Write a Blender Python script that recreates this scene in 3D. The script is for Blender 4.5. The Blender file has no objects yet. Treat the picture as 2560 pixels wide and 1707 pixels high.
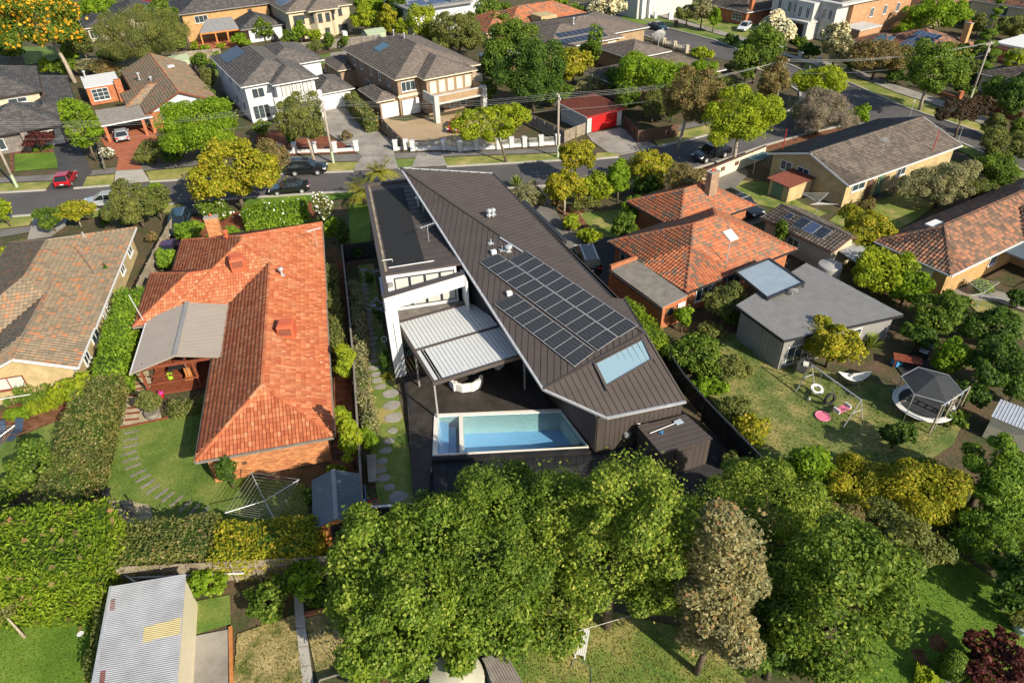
import bpy, math, random
import numpy as np
from mathutils import Vector, Matrix

sc = bpy.context.scene
# ------------------------------------------------------------------ camera
CAM_H, F_PX, PITCH, YAW, ROLL = 34.5, 1740.0, 36.5, 13.0, -1.6
_p, _y, _r = math.radians(PITCH), math.radians(YAW), math.radians(ROLL)
FWD = Vector((math.sin(_y) * math.cos(_p), math.cos(_y) * math.cos(_p), -math.sin(_p)))
_rt = Vector((math.cos(_y), -math.sin(_y), 0.0))
_up = _rt.cross(FWD)
RGT = _rt * math.cos(_r) + _up * math.sin(_r)
UPV = -_rt * math.sin(_r) + _up * math.cos(_r)
cam_data = bpy.data.cameras.new('camera')
cam = bpy.data.objects.new('camera', cam_data)
sc.collection.objects.link(cam)
m = Matrix((RGT, UPV, -FWD)).transposed().to_4x4()
m.translation = Vector((0, 0, CAM_H))
cam.matrix_world = m
cam_data.sensor_width = 36.0
cam_data.lens = F_PX / 2560.0 * 36.0
cam_data.clip_end = 2000.0
cam_data.clip_start = 0.5
sc.camera = cam
# ------------------------------------------------------------------ sky and sun
SUN_EL, SUN_AZ = math.radians(31.0), math.radians(150.0)
world = bpy.data.worlds.new('World')
sc.world = world
world.use_nodes = True
wn = world.node_tree
bg = wn.nodes['Background']
sky = wn.nodes.new('ShaderNodeTexSky')
sky.sky_type = 'NISHITA'
sky.sun_disc = False
sky.sun_elevation = SUN_EL
sky.sun_rotation = SUN_AZ
wn.links.new(sky.outputs[0], bg.inputs[0])
bg.inputs[1].default_value = 0.10
sun_data = bpy.data.lights.new('sun', 'SUN')
sun_data.energy = 4.6
sun_data.angle = math.radians(0.5)
sun_data.color = (1.0, 0.91, 0.74)
sun = bpy.data.objects.new('sun', sun_data)
sc.collection.objects.link(sun)
sun.rotation_euler = Vector((math.sin(SUN_AZ) * math.cos(SUN_EL), math.cos(SUN_AZ) * math.cos(SUN_EL),
                             math.sin(SUN_EL))).to_track_quat('Z', 'Y').to_euler()
sc.view_settings.view_transform = 'Standard'
sc.view_settings.look = 'None'
sc.view_settings.gamma = 1.0
sc.view_settings.exposure = 0.8

# ------------------------------------------------------------------ survey: site plan read off the photograph
def site(u, v, z=0.0):
    """ground position (metres) of a surveyed point at height z"""
    k = 2560.0 / 2352.0
    d = FWD + RGT * ((u * k - 1280.0) / F_PX) + UPV * ((853.5 - v * k) / F_PX)
    t = (z - CAM_H) / d.z
    return Vector((d.x * t, d.y * t, z))
def px_per_m(p):
    return F_PX * 2352.0 / 2560.0 / (Vector(p) - Vector((0, 0, CAM_H))).dot(FWD)
rng = np.random.default_rng(11)
random.seed(5)
C = sc.collection

# ------------------------------------------------------------------ materials
MATS = {}
def nt(name, rough=0.7, metal=0.0, spec=0.4):
    mt = bpy.data.materials.new(name)
    mt.use_nodes = True
    n = mt.node_tree
    b = n.nodes['Principled BSDF']
    b.inputs['Roughness'].default_value = rough
    b.inputs['Metallic'].default_value = metal
    b.inputs['Specular IOR Level'].default_value = spec
    MATS[name] = mt
    return mt, n, b
def N(n, t, **k):
    x = n.nodes.new('ShaderNode' + t)
    for a, b in k.items():
        if a in x.inputs.keys():
            x.inputs[a].default_value = b
        else:
            setattr(x, a, b)
    return x
def ramp(n, src, stops):
    r = N(n, 'ValToRGB')
    e = r.color_ramp.elements
    while len(e) < len(stops):
        e.new(0.5)
    for q, (p, c) in zip(e, stops):
        q.position = p
        q.color = (*c, 1)
    n.links.new(src, r.inputs[0])
    return r.outputs[0]
def mix(n, f, a, b, mode='MIX'):
    x = N(n, 'MixRGB', blend_type=mode)
    for i, s in enumerate((f, a, b)):
        if isinstance(s, (int, float)):
            x.inputs[i].default_value = s
        elif isinstance(s, tuple):
            x.inputs[i].default_value = (*s, 1)
        else:
            n.links.new(s, x.inputs[i])
    return x.outputs[0]
def noise(n, scale, detail=4, coord='Object', rough=0.55):
    tc = N(n, 'TexCoord')
    x = N(n, 'TexNoise', Scale=scale, Detail=detail, Roughness=rough)
    n.links.new(tc.outputs[coord], x.inputs['Vector'])
    return x.outputs['Fac']
def bump(n, b, h, strength=0.3, dist=0.02):
    x = N(n, 'Bump', Strength=strength, Distance=dist)
    n.links.new(h, x.inputs['Height'])
    n.links.new(x.outputs[0], b.inputs['Normal'])
def plain(name, col, rough=0.6, metal=0.0, var=0.18, scale=3.0, spec=0.4, bmp=0.0):
    """a paint or metal with faint uneven weathering"""
    if name in MATS:
        return MATS[name]
    mt, n, b = nt(name, rough, metal, spec)
    f = noise(n, scale, 5)
    lo = tuple(c * (1 - var) for c in col)
    hi = tuple(min(1, c * (1 + var)) for c in col)
    n.links.new(ramp(n, f, [(0.3, lo), (0.7, hi)]), b.inputs['Base Color'])
    if bmp:
        bump(n, b, noise(n, scale * 8, 3), bmp)
    return mt
def blotchy(name, cols, scale=0.6, fine=14.0, rough=0.9, bmp=0.25, dist=0.03, fade=0.45, spec=0.25):
    """ground like material: big patches of several colours plus fine grain"""
    mt, n, b = nt(name, rough, 0, spec)
    f = noise(n, scale, 6, rough=0.65)
    k = len(cols)
    big = ramp(n, f, [(0.36 + 0.28 * i / max(1, k - 1), c) for i, c in enumerate(cols)])
    g = noise(n, fine, 4, rough=0.7)
    gr = ramp(n, g, [(0.3, (1 - fade,) * 3), (0.7, (1 + fade * 0.4,) * 3)])
    n.links.new(mix(n, 1.0, big, gr, 'MULTIPLY'), b.inputs['Base Color'])
    bump(n, b, g, bmp, dist)
    return mt
def brick(name, c1, c2, mortar, w=0.24, h=0.085, rough=0.85):
    mt, n, b = nt(name, rough, 0, 0.2)
    uv = N(n, 'UVMap')
    t = N(n, 'TexBrick', Scale=1.0)
    t.inputs['Mortar Size'].default_value = 0.011
    t.inputs['Brick Width'].default_value = w
    t.inputs['Row Height'].default_value = h
    t.inputs['Color1'].default_value = (*c1, 1)
    t.inputs['Color2'].default_value = (*c2, 1)
    t.inputs['Mortar'].default_value = (*mortar, 1)
    t.inputs['Bias'].default_value = -0.1
    n.links.new(uv.outputs[0], t.inputs['Vector'])
    f = noise(n, 1.3, 5)
    w_ = ramp(n, f, [(0.3, (0.78,) * 3), (0.7, (1.1,) * 3)])
    n.links.new(mix(n, 1.0, t.outputs['Color'], w_, 'MULTIPLY'), b.inputs['Base Color'])
    bump(n, b, t.outputs['Fac'], 0.4, -0.01)
    return mt
def island_rand(n):
    g = N(n, 'NewGeometry')
    o = N(n, 'ObjectInfo')
    a = N(n, 'Math', operation='ADD')
    n.links.new(g.outputs['Random Per Island'], a.inputs[0])
    n.links.new(o.outputs['Random'], a.inputs[1])
    fr = N(n, 'Math', operation='FRACT')
    n.links.new(a.outputs[0], fr.inputs[0])
    return fr.outputs[0]
def tiles(name, stops, lichen=(0.16, 0.14, 0.09), amount=0.3, rough=0.8):
    """terracotta or concrete tiles: each tile its own tone, lichen in patches"""
    mt, n, b = nt(name, rough, 0, 0.25)
    base = ramp(n, island_rand(n), stops)
    f = noise(n, 0.35, 7, 'Object', 0.7)
    li = ramp(n, f, [(0.62 - 0.3 * amount, (0, 0, 0)), (0.80 - 0.3 * amount, (1, 1, 1))])
    fine = noise(n, 16, 4)
    fl = ramp(n, fine, [(0.4, (0.35,) * 3), (0.62, (1,) * 3)])
    k = mix(n, 1.0, li, fl, 'MULTIPLY')
    sc_ = mix(n, 1.0, k, (amount * 1.5,) * 3, 'MULTIPLY')
    n.links.new(mix(n, sc_, base, lichen), b.inputs['Base Color'])
    bump(n, b, fine, 0.25, 0.01)
    return mt
def leaf(name, c_dark, c_mid, c_light, trans=0.35, rough=0.5, tip=None):
    mt, n, b = nt(name, 0.55, 0, 0.14)
    r = island_rand(n)
    st = [(0.0, c_dark), (0.5, c_mid), (0.92, c_light)]
    if tip:
        st = [(0.0, c_dark), (0.45, c_mid), (0.84, c_light), (0.93, tip)]
    col = ramp(n, r, st)
    f = noise(n, 0.5, 3)
    g = ramp(n, f, [(0.35, (0.72, 0.78, 0.8)), (0.65, (1.15, 1.08, 1.0))])
    col = mix(n, 1.0, mix(n, 1.0, col, g, 'MULTIPLY'), (1.28, 1.25, 1.1), 'MULTIPLY')
    n.links.new(col, b.inputs['Base Color'])
    tr = N(n, 'BsdfTranslucent')
    n.links.new(mix(n, 1.0, col, (1.5, 1.5, 0.7), 'MULTIPLY'), tr.inputs['Color'])
    ms = N(n, 'MixShader')
    ms.inputs[0].default_value = trans
    n.links.new(b.outputs[0], ms.inputs[1])
    n.links.new(tr.outputs[0], ms.inputs[2])
    n.links.new(ms.outputs[0], n.nodes['Material Output'].inputs[0])
    return mt
def glass(name, col=(0.03, 0.05, 0.06), rough=0.05):
    mt, n, b = nt(name, rough, 0, 0.8)
    b.inputs['Base Color'].default_value = (*col, 1)
    return mt

# ------------------------------------------------------------------ mesh helpers
def frame(x, y, ang=0.0, z=0.0):
    return Matrix.Translation((x, y, z)) @ Matrix.Rotation(math.radians(ang), 4, 'Z')
K = frame(0, 0, 17.5)
I4 = Matrix.Identity(4)
ROOTM = {}
class MB:
    """collects boxes, bars, tubes and polygons given in frame M, links them as ONE mesh object"""
    def __init__(s, M=I4):
        s.M, s.v, s.f, s.mi, s.cur = M, [], [], [], 0
    def add(s, vs, fs):
        o = len(s.v)
        s.v += [s.M @ Vector(p) for p in vs]
        for f in fs:
            s.f.append([o + i for i in f]); s.mi.append(s.cur)
        return s
    def poly(s, pts): return s.add(pts, [list(range(len(pts)))])
    def box(s, x0, x1, y0, y1, z0, z1):
        return s.add([(x, y, z) for z in (z0, z1) for x, y in ((x0, y0), (x1, y0), (x1, y1), (x0, y1))],
                     [(3, 2, 1, 0), (4, 5, 6, 7), (0, 1, 5, 4), (1, 2, 6, 5), (2, 3, 7, 6), (3, 0, 4, 7)])
    def obox(s, c, size, ang=0.0, tilt=None):
        R = Matrix.Rotation(math.radians(ang), 4, 'Z')
        if tilt is not None: R = R @ Matrix.Rotation(math.radians(tilt[1]), 4, tilt[0])
        T = Matrix.Translation(c) @ R
        a, b, d = (q / 2 for q in size)
        return s.add([T @ Vector((x, y, z)) for z in (-d, d) for x, y in ((-a, -b), (a, -b), (a, b), (-a, b))],
                     [(3, 2, 1, 0), (4, 5, 6, 7), (0, 1, 5, 4), (1, 2, 6, 5), (2, 3, 7, 6), (3, 0, 4, 7)])
    def prism(s, pts, z0, z1):
        """vertical prism; z0, z1 may be numbers or lists"""
        k = len(pts)
        a = z0 if isinstance(z0, (list, tuple)) else [z0] * k
        b = z1 if isinstance(z1, (list, tuple)) else [z1] * k
        if sum(pts[i][0] * pts[(i + 1) % k][1] - pts[(i + 1) % k][0] * pts[i][1] for i in range(k)) < 0:
            pts, a, b = list(pts)[::-1], list(a)[::-1], list(b)[::-1]
        vs = [(p[0], p[1], q) for p, q in zip(pts, a)] + [(p[0], p[1], q) for p, q in zip(pts, b)]
        return s.add(vs, [list(range(k))[::-1], [k + i for i in range(k)]] +
                     [(i, (i + 1) % k, k + (i + 1) % k, k + i) for i in range(k)])
    def tube(s, pts, r, seg=6, cap=True):
        pts = [Vector(p) for p in pts]
        rs = r if isinstance(r, (list, tuple)) else [r] * len(pts)
        rings = []
        for i, p in enumerate(pts):
            d = (pts[min(i + 1, len(pts) - 1)] - pts[max(i - 1, 0)])
            if d.length < 1e-6: d = Vector((0, 0, 1))
            d.normalize()
            a = d.cross(Vector((0, 0, 1)) if abs(d.z) < 0.9 else Vector((1, 0, 0))).normalized()
            b = d.cross(a)
            rings.append([p + (a * math.cos(t) + b * math.sin(t)) * rs[i] for t in [2 * math.pi * j / seg for j in range(seg)]])
        vs = [q for g in rings for q in g]
        fs = [(i * seg + j, i * seg + (j + 1) % seg, (i + 1) * seg + (j + 1) % seg, (i + 1) * seg + j)
              for i in range(len(pts) - 1) for j in range(seg)]
        if cap: fs += [list(range(seg))[::-1], [(len(pts) - 1) * seg + j for j in range(seg)]]
        return s.add(vs, fs)
    def bar(s, a, b, w, h=None):
        """rectangular bar from a to b, w across, h high"""
        a, b = Vector(a), Vector(b); h = h or w
        d = (b - a).normalized()
        sd = d.cross(Vector((0, 0, 1)) if abs(d.z) < 0.95 else Vector((1, 0, 0))).normalized() * (w / 2)
        up = sd.cross(d).normalized() * (h / 2)
        return s.add([a - sd - up, a + sd - up, a + sd + up, a - sd + up, b - sd - up, b + sd - up, b + sd + up, b - sd + up],
                     [(0, 1, 2, 3), (7, 6, 5, 4), (0, 4, 5, 1), (1, 5, 6, 2), (2, 6, 7, 3), (3, 7, 4, 0)])
    def lathe(s, prof, c=(0, 0, 0), seg=20, cap=True):
        vs = [(c[0] + r * math.cos(2 * math.pi * j / seg), c[1] + r * math.sin(2 * math.pi * j / seg), c[2] + z)
              for r, z in prof for j in range(seg)]
        k = len(prof)
        fs = [(i * seg + j, i * seg + (j + 1) % seg, (i + 1) * seg + (j + 1) % seg, (i + 1) * seg + j)
              for i in range(k - 1) for j in range(seg)]
        if cap: fs += [list(range(seg))[::-1], [(k - 1) * seg + j for j in range(seg)]]
        else: fs += [((k - 1) * seg + j, (k - 1) * seg + (j + 1) % seg, (j + 1) % seg, j) for j in range(seg)]
        return s.add(vs, fs)
    def build(s, name, mats, parent=None, smooth=False, root=None, bevel=0.0):
        r = root or parent
        inv = ROOTM.get(r, I4).inverted() if r is not None else I4
        while r is not None and r not in ROOTM and r.parent is not None:
            r = r.parent
            inv = ROOTM.get(r, I4).inverted()
        P = [inv @ p for p in s.v]
        me = bpy.data.meshes.new(name)
        me.from_pydata([tuple(p) for p in P], [], s.f)
        uvl = me.uv_layers.new(name='UVMap')
        co = np.empty(len(me.loops) * 2, dtype=np.float32)
        W = s.v
        for f in me.polygons:
            a = [W[i] for i in f.vertices]
            nrm = Vector((0, 0, 0))
            for i in range(1, len(a) - 1): nrm += (a[i] - a[0]).cross(a[i + 1] - a[0])
            if nrm.length > 0: nrm.normalize()
            if abs(nrm.z) < 0.75:
                t = Vector((-nrm.y, nrm.x, 0)).normalized()
                for li, p in zip(f.loop_indices, a): co[2 * li] = p.dot(t); co[2 * li + 1] = p.z
            else:
                for li, p in zip(f.loop_indices, a): co[2 * li] = p.x; co[2 * li + 1] = p.y
        uvl.data.foreach_set('uv', co)
        for mt in (mats if isinstance(mats, (list, tuple)) else [mats]): me.materials.append(MATS[mt] if isinstance(mt, str) else mt)
        me.polygons.foreach_set('material_index', s.mi)
        if smooth: me.polygons.foreach_set('use_smooth', [True] * len(me.polygons))
        o = bpy.data.objects.new(name, me)
        C.objects.link(o)
        if parent is not None: o.parent = parent
        if bevel:
            bv = o.modifiers.new('bevel', 'BEVEL'); bv.width = bevel; bv.segments = 2; bv.limit_method = 'ANGLE'
        return o
def np_mesh(name, verts, quads, mat, parent=None, root=None, smooth=False, mi=None):
    """large mesh straight from arrays; verts in world metres"""
    r = root or parent
    if r is not None and r in ROOTM:
        iv = np.array(ROOTM[r].inverted())
        verts = verts @ iv[:3, :3].T + iv[:3, 3]
    me = bpy.data.meshes.new(name)
    k = quads.shape[1]
    me.vertices.add(len(verts)); me.vertices.foreach_set('co', verts.astype(np.float32).ravel())
    me.loops.add(quads.size); me.loops.foreach_set('vertex_index', quads.astype(np.int32).ravel())
    me.polygons.add(len(quads))
    me.polygons.foreach_set('loop_start', np.arange(0, quads.size, k, dtype=np.int32))
    me.polygons.foreach_set('loop_total', np.full(len(quads), k, dtype=np.int32))
    me.update(calc_edges=True)
    for q in (mat if isinstance(mat, tuple) else (mat,)): me.materials.append(MATS[q])
    if mi is not None: me.polygons.foreach_set('material_index', mi.astype(np.int32))
    if smooth: me.polygons.foreach_set('use_smooth', np.ones(len(quads), dtype=bool))
    o = bpy.data.objects.new(name, me)
    C.objects.link(o)
    if parent is not None: o.parent = parent
    return o
def tag(o, label=None, cat=None, group=None, kind=None):
    if label: o['label'] = label
    if cat: o['category'] = cat
    if group: o['group'] = group
    if kind: o['kind'] = kind
    return o
def thing(name, label, cat, loc=(0, 0, 0), rz=0.0, group=None):
    o = bpy.data.objects.new(name, None)
    o.empty_display_size = 0.2
    C.objects.link(o)
    M = frame(loc[0], loc[1], rz, loc[2] if len(loc) > 2 else 0.0)
    o.matrix_world = M
    ROOTM[o] = M
    return tag(o, label, cat, group)
def dup(root, loc, rz=0.0, label=None):
    r = root.copy(); C.objects.link(r)
    M = frame(loc[0], loc[1], rz, loc[2] if len(loc) > 2 else 0.0)
    r.matrix_world = M; ROOTM[r] = M
    if label: r['label'] = label
    for ch in list(root.children):
        c = ch.copy(); C.objects.link(c); c.parent = r
        for g in ch.children:
            d = g.copy(); C.objects.link(d); d.parent = c
    return r
def struct(name, mb, mat, parent=None):
    o = mb.build(name, mat, parent)
    if parent is None: o['kind'] = 'structure'
    return o
# ------------------------------------------------------------------ the site's materials
blotchy('lawn_green', [(0.085, 0.135, 0.022), (0.13, 0.19, 0.034), (0.21, 0.235, 0.06)], 0.35, 9, bmp=0.5, dist=0.05)
blotchy('lawn_lush', [(0.075, 0.145, 0.014), (0.105, 0.19, 0.018), (0.16, 0.24, 0.032)], 0.3, 10, bmp=0.5, dist=0.05)
blotchy('lawn_dry', [(0.085, 0.13, 0.028), (0.17, 0.19, 0.055), (0.33, 0.27, 0.10)], 0.45, 9, bmp=0.5, dist=0.05)
blotchy('lawn_mixed', [(0.096, 0.168, 0.026), (0.176, 0.216, 0.045), (0.352, 0.288, 0.104)], 0.4, 9, bmp=0.5, dist=0.05)
blotchy('lawn_straw', [(0.11, 0.13, 0.03), (0.32, 0.255, 0.105), (0.42, 0.33, 0.15)], 0.8, 8, bmp=0.6, dist=0.06)
blotchy('verge_grass', [(0.128, 0.176, 0.032), (0.256, 0.256, 0.064), (0.416, 0.336, 0.128)], 0.25, 8, bmp=0.5, dist=0.05)
blotchy('garden_soil', [(0.055, 0.075, 0.022), (0.09, 0.075, 0.038), (0.13, 0.085, 0.05)], 0.5, 7, bmp=0.7, dist=0.08)
blotchy('bark_mulch', [(0.10, 0.045, 0.022), (0.19, 0.08, 0.04), (0.26, 0.13, 0.07)], 1.5, 18, bmp=0.7, dist=0.05)
blotchy('red_mulch', [(0.16, 0.05, 0.025), (0.28, 0.09, 0.045)], 1.5, 18, bmp=0.7, dist=0.05)
blotchy('gravel_path', [(0.36, 0.28, 0.18), (0.50, 0.42, 0.30)], 2.0, 22, bmp=0.7, dist=0.03)
blotchy('dark_gravel', [(0.026, 0.026, 0.027), (0.045, 0.043, 0.042)], 1.2, 22, bmp=0.6, dist=0.03)
blotchy('asphalt', [(0.082, 0.076, 0.076), (0.10, 0.092, 0.091), (0.12, 0.11, 0.107)], 0.12, 30, fade=0.25, rough=0.85, bmp=0.2, dist=0.01)
blotchy('dark_drive', [(0.05, 0.05, 0.052), (0.075, 0.073, 0.072)], 0.3, 26, fade=0.25, rough=0.85, bmp=0.2, dist=0.01)
blotchy('concrete', [(0.20, 0.18, 0.155), (0.28, 0.255, 0.22), (0.33, 0.30, 0.26)], 0.35, 20, fade=0.22, rough=0.85, bmp=0.15, dist=0.01)
blotchy('concrete_pale', [(0.33, 0.31, 0.27), (0.42, 0.39, 0.34)], 0.5, 20, fade=0.18, rough=0.85, bmp=0.15, dist=0.01)
blotchy('footpath_grey', [(0.13, 0.12, 0.11), (0.19, 0.175, 0.16)], 0.3, 24, fade=0.25, rough=0.85, bmp=0.15, dist=0.01)
blotchy('aggregate_tan', [(0.33, 0.24, 0.14), (0.41, 0.31, 0.19)], 0.4, 28, fade=0.2, rough=0.8, bmp=0.15, dist=0.01)
blotchy('stone_grey', [(0.23, 0.21, 0.185), (0.33, 0.31, 0.275)], 0.9, 20, fade=0.2, bmp=0.25, dist=0.02)
blotchy('bark', [(0.10, 0.075, 0.05), (0.18, 0.14, 0.10)], 2.0, 14, bmp=0.8, dist=0.05)
blotchy('bark_pale', [(0.28, 0.23, 0.17), (0.42, 0.36, 0.28)], 2.0, 14, bmp=0.6, dist=0.04)
blotchy('paling', [(0.21, 0.165, 0.115), (0.30, 0.25, 0.185), (0.36, 0.31, 0.24)], 1.4, 25, fade=0.35, bmp=0.4, dist=0.02)
blotchy('timber_grey', [(0.17, 0.15, 0.13), (0.26, 0.23, 0.20)], 1.5, 25, fade=0.3, bmp=0.4, dist=0.02)
blotchy('timber_red', [(0.17, 0.045, 0.022), (0.24, 0.07, 0.035)], 2.0, 20, fade=0.25, rough=0.6, bmp=0.2, dist=0.01)
blotchy('timber_orange', [(0.40, 0.15, 0.04), (0.52, 0.22, 0.07)], 2.0, 20, fade=0.25, rough=0.6, bmp=0.2, dist=0.01)
blotchy('black_timber', [(0.016, 0.016, 0.018), (0.028, 0.027, 0.028)], 1.5, 18, fade=0.3, rough=0.6, bmp=0.3, dist=0.01)
blotchy('deck_timber', [(0.035, 0.030, 0.026), (0.062, 0.052, 0.045)], 1.3, 20, fade=0.3, rough=0.6, bmp=0.3, dist=0.01)
blotchy('render_white', [(0.52, 0.52, 0.525), (0.58, 0.58, 0.585)], 0.8, 10, fade=0.05, rough=0.8, bmp=0.05, dist=0.01)
blotchy('render_cream', [(0.42, 0.36, 0.25), (0.49, 0.42, 0.30)], 0.6, 10, fade=0.08, rough=0.85, bmp=0.05, dist=0.01)
blotchy('render_stone', [(0.42, 0.41, 0.385), (0.49, 0.475, 0.445)], 0.6, 10, fade=0.08, rough=0.85, bmp=0.05, dist=0.01)
brick('brick_red', (0.40, 0.12, 0.04), (0.62, 0.28, 0.11), (0.34, 0.22, 0.13), 0.30, 0.105)
brick('brick_orange', (0.36, 0.095, 0.035), (0.46, 0.15, 0.055), (0.32, 0.21, 0.13), 0.3, 0.105)
brick('brick_tan', (0.30, 0.195, 0.10), (0.36, 0.24, 0.125), (0.31, 0.25, 0.18), 0.3, 0.105)
brick('brick_cream', (0.42, 0.31, 0.145), (0.48, 0.36, 0.18), (0.42, 0.35, 0.22), 0.3, 0.105)
brick('brick_brown', (0.25, 0.155, 0.095), (0.31, 0.20, 0.125), (0.30, 0.25, 0.19), 0.3, 0.105)
brick('brick_ochre', (0.42, 0.235, 0.085), (0.47, 0.275, 0.11), (0.38, 0.28, 0.16), 0.3, 0.105)
brick('brick_apricot', (0.38, 0.19, 0.09), (0.44, 0.235, 0.12), (0.36, 0.26, 0.17), 0.3, 0.105)
brick('brick_paving', (0.34, 0.10, 0.05), (0.44, 0.145, 0.075), (0.24, 0.12, 0.07), 0.24, 0.12)
brick('slate_wall', (0.16, 0.14, 0.13), (0.22, 0.19, 0.17), (0.10, 0.09, 0.08), 0.4, 0.4)
tiles('tile_red', [(0, (0.30, 0.078, 0.034)), (0.45, (0.375, 0.112, 0.048)), (0.85, (0.44, 0.15, 0.066)), (0.96, (0.47, 0.205, 0.105))], (0.37, 0.215, 0.12), 0.4)
tiles('tile_weathered', [(0, (0.155, 0.122, 0.084)), (0.55, (0.225, 0.175, 0.12)), (0.85, (0.265, 0.18, 0.11)), (0.96, (0.36, 0.15, 0.07))], (0.195, 0.175, 0.125), 0.5)
tiles('tile_orange', [(0, (0.27, 0.085, 0.042)), (0.5, (0.40, 0.135, 0.06)), (0.74, (0.33, 0.12, 0.06)), (0.86, (0.15, 0.105, 0.075))], (0.16, 0.125, 0.085), 0.55)
tiles('tile_mixed', [(0, (0.085, 0.06, 0.046)), (0.5, (0.15, 0.088, 0.06)), (0.85, (0.28, 0.125, 0.07))], (0.13, 0.105, 0.08), 0.4)
tiles('tile_brown', [(0, (0.062, 0.052, 0.044)), (0.5, (0.092, 0.076, 0.063)), (0.9, (0.125, 0.10, 0.083))], (0.19, 0.165, 0.135), 0.4)
tiles('tile_taupe', [(0, (0.10, 0.084, 0.074)), (0.5, (0.125, 0.105, 0.092)), (0.9, (0.15, 0.126, 0.11))], (0.18, 0.16, 0.135), 0.1)
tiles('tile_slate', [(0, (0.070, 0.066, 0.064)), (0.5, (0.092, 0.086, 0.082)), (0.9, (0.12, 0.11, 0.103))], (0.17, 0.15, 0.13), 0.12)
tiles('tile_charcoal', [(0, (0.038, 0.038, 0.042)), (0.5, (0.055, 0.055, 0.058)), (0.9, (0.080, 0.078, 0.078))], (0.16, 0.15, 0.13), 0.12)
plain('metal_bronze', (0.115, 0.094, 0.084), 0.62, 0.6, 0.10, 0.7)

plain('metal_dark', (0.028, 0.029, 0.032), 0.45, 0.1, 0.1, 1.5)
plain('metal_grey', (0.25, 0.24, 0.23), 0.45, 0.1, 0.1, 1.2)
plain('metal_blue', (0.33, 0.40, 0.45), 0.35, 0.1, 0.08, 1.2)
plain('metal_taupe', (0.30, 0.255, 0.215), 0.45, 0.1, 0.05, 1.0)
plain('metal_teal', (0.10, 0.125, 0.14), 0.4, 0.1, 0.08, 1.2)
plain('zinc_sheet', (0.36, 0.365, 0.38), 0.5, 0.15, 0.16, 0.9)
plain('zinc_yellow', (0.46, 0.39, 0.20), 0.6, 0.0, 0.08, 2)
plain('rust_sheet', (0.16, 0.045, 0.028), 0.8, 0.0, 0.35, 4)
plain('galvanised', (0.55, 0.56, 0.57), 0.4, 0.5, 0.12, 4)
plain('white_paint', (0.60, 0.60, 0.59), 0.5, 0, 0.04)
plain('cream_paint', (0.62, 0.55, 0.40), 0.55, 0, 0.06)
plain('red_paint', (0.40, 0.012, 0.012), 0.45, 0, 0.06)
plain('brown_paint', (0.12, 0.065, 0.045), 0.5, 0, 0.1)
plain('black_paint', (0.02, 0.02, 0.022), 0.45, 0, 0.1)
plain('grey_paint', (0.22, 0.22, 0.22), 0.5, 0, 0.08)
plain('green_paint', (0.10, 0.16, 0.11), 0.55, 0, 0.08)
plain('pale_green', (0.34, 0.40, 0.27), 0.55, 0, 0.06)
plain('terracotta_plastic', (0.46, 0.10, 0.042), 0.55, 0, 0.06)
plain('rubber', (0.018, 0.018, 0.018), 0.8, 0, 0.1)
plain('fibre_cement', (0.26, 0.235, 0.20), 0.85, 0, 0.2, 1.5, bmp=0.3)
plain('wire', (0.30, 0.30, 0.29), 0.5, 0.3, 0.05)
plain('pole_timber', (0.30, 0.255, 0.205), 0.85, 0, 0.2, 5, bmp=0.5)
plain('fabric_black', (0.03, 0.033, 0.036), 0.9, 0, 0.15, 3)
plain('fabric_navy', (0.03, 0.05, 0.085), 0.85, 0, 0.15, 3)
plain('fabric_white', (0.62, 0.61, 0.58), 0.85, 0, 0.05, 3)
plain('fabric_teal', (0.10, 0.17, 0.19), 0.8, 0, 0.1, 3)
plain('pink_plastic', (0.62, 0.16, 0.24), 0.5, 0, 0.1)
plain('lime_plastic', (0.30, 0.62, 0.03), 0.45, 0, 0.05)
plain('magenta_petal', (0.60, 0.03, 0.25), 0.6, 0, 0.1)
plain('white_petal', (0.72, 0.68, 0.62), 0.6, 0, 0.1)
plain('blue_petal', (0.34, 0.38, 0.60), 0.6, 0, 0.1)
plain('blue_plastic', (0.05, 0.22, 0.45), 0.5, 0, 0.05)
plain('teal_plastic', (0.05, 0.42, 0.40), 0.5, 0, 0.05)
plain('cast_iron', (0.022, 0.024, 0.026), 0.55, 0.2, 0.2, 6)
plain('coping_stone', (0.62, 0.59, 0.53), 0.7, 0, 0.05)
plain('pool_shell', (0.36, 0.48, 0.70), 0.5, 0, 0.04)
plain('louvre_white', (0.52, 0.53, 0.535), 0.45, 0, 0.02)
plain('tank_cream', (0.42, 0.40, 0.31), 0.55, 0, 0.05)
plain('tank_grey', (0.30, 0.29, 0.27), 0.55, 0, 0.05)
plain('chrome', (0.65, 0.65, 0.66), 0.25, 0.9, 0.03)
plain('head_lamp', (0.7, 0.72, 0.74), 0.12, 0.3, 0.02)
plain('tail_lamp', (0.45, 0.01, 0.01), 0.2, 0, 0.02)
glass('window_glass', (0.035, 0.05, 0.058))
glass('car_glass', (0.012, 0.016, 0.019))
glass('skylight_glass', (0.20, 0.30, 0.36), 0.03)
glass('blue_glass', (0.05, 0.11, 0.14))
plain('curtain_pane', (0.46, 0.47, 0.43), 0.12, 0, 0.1, 2.0, 0.6)
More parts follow.
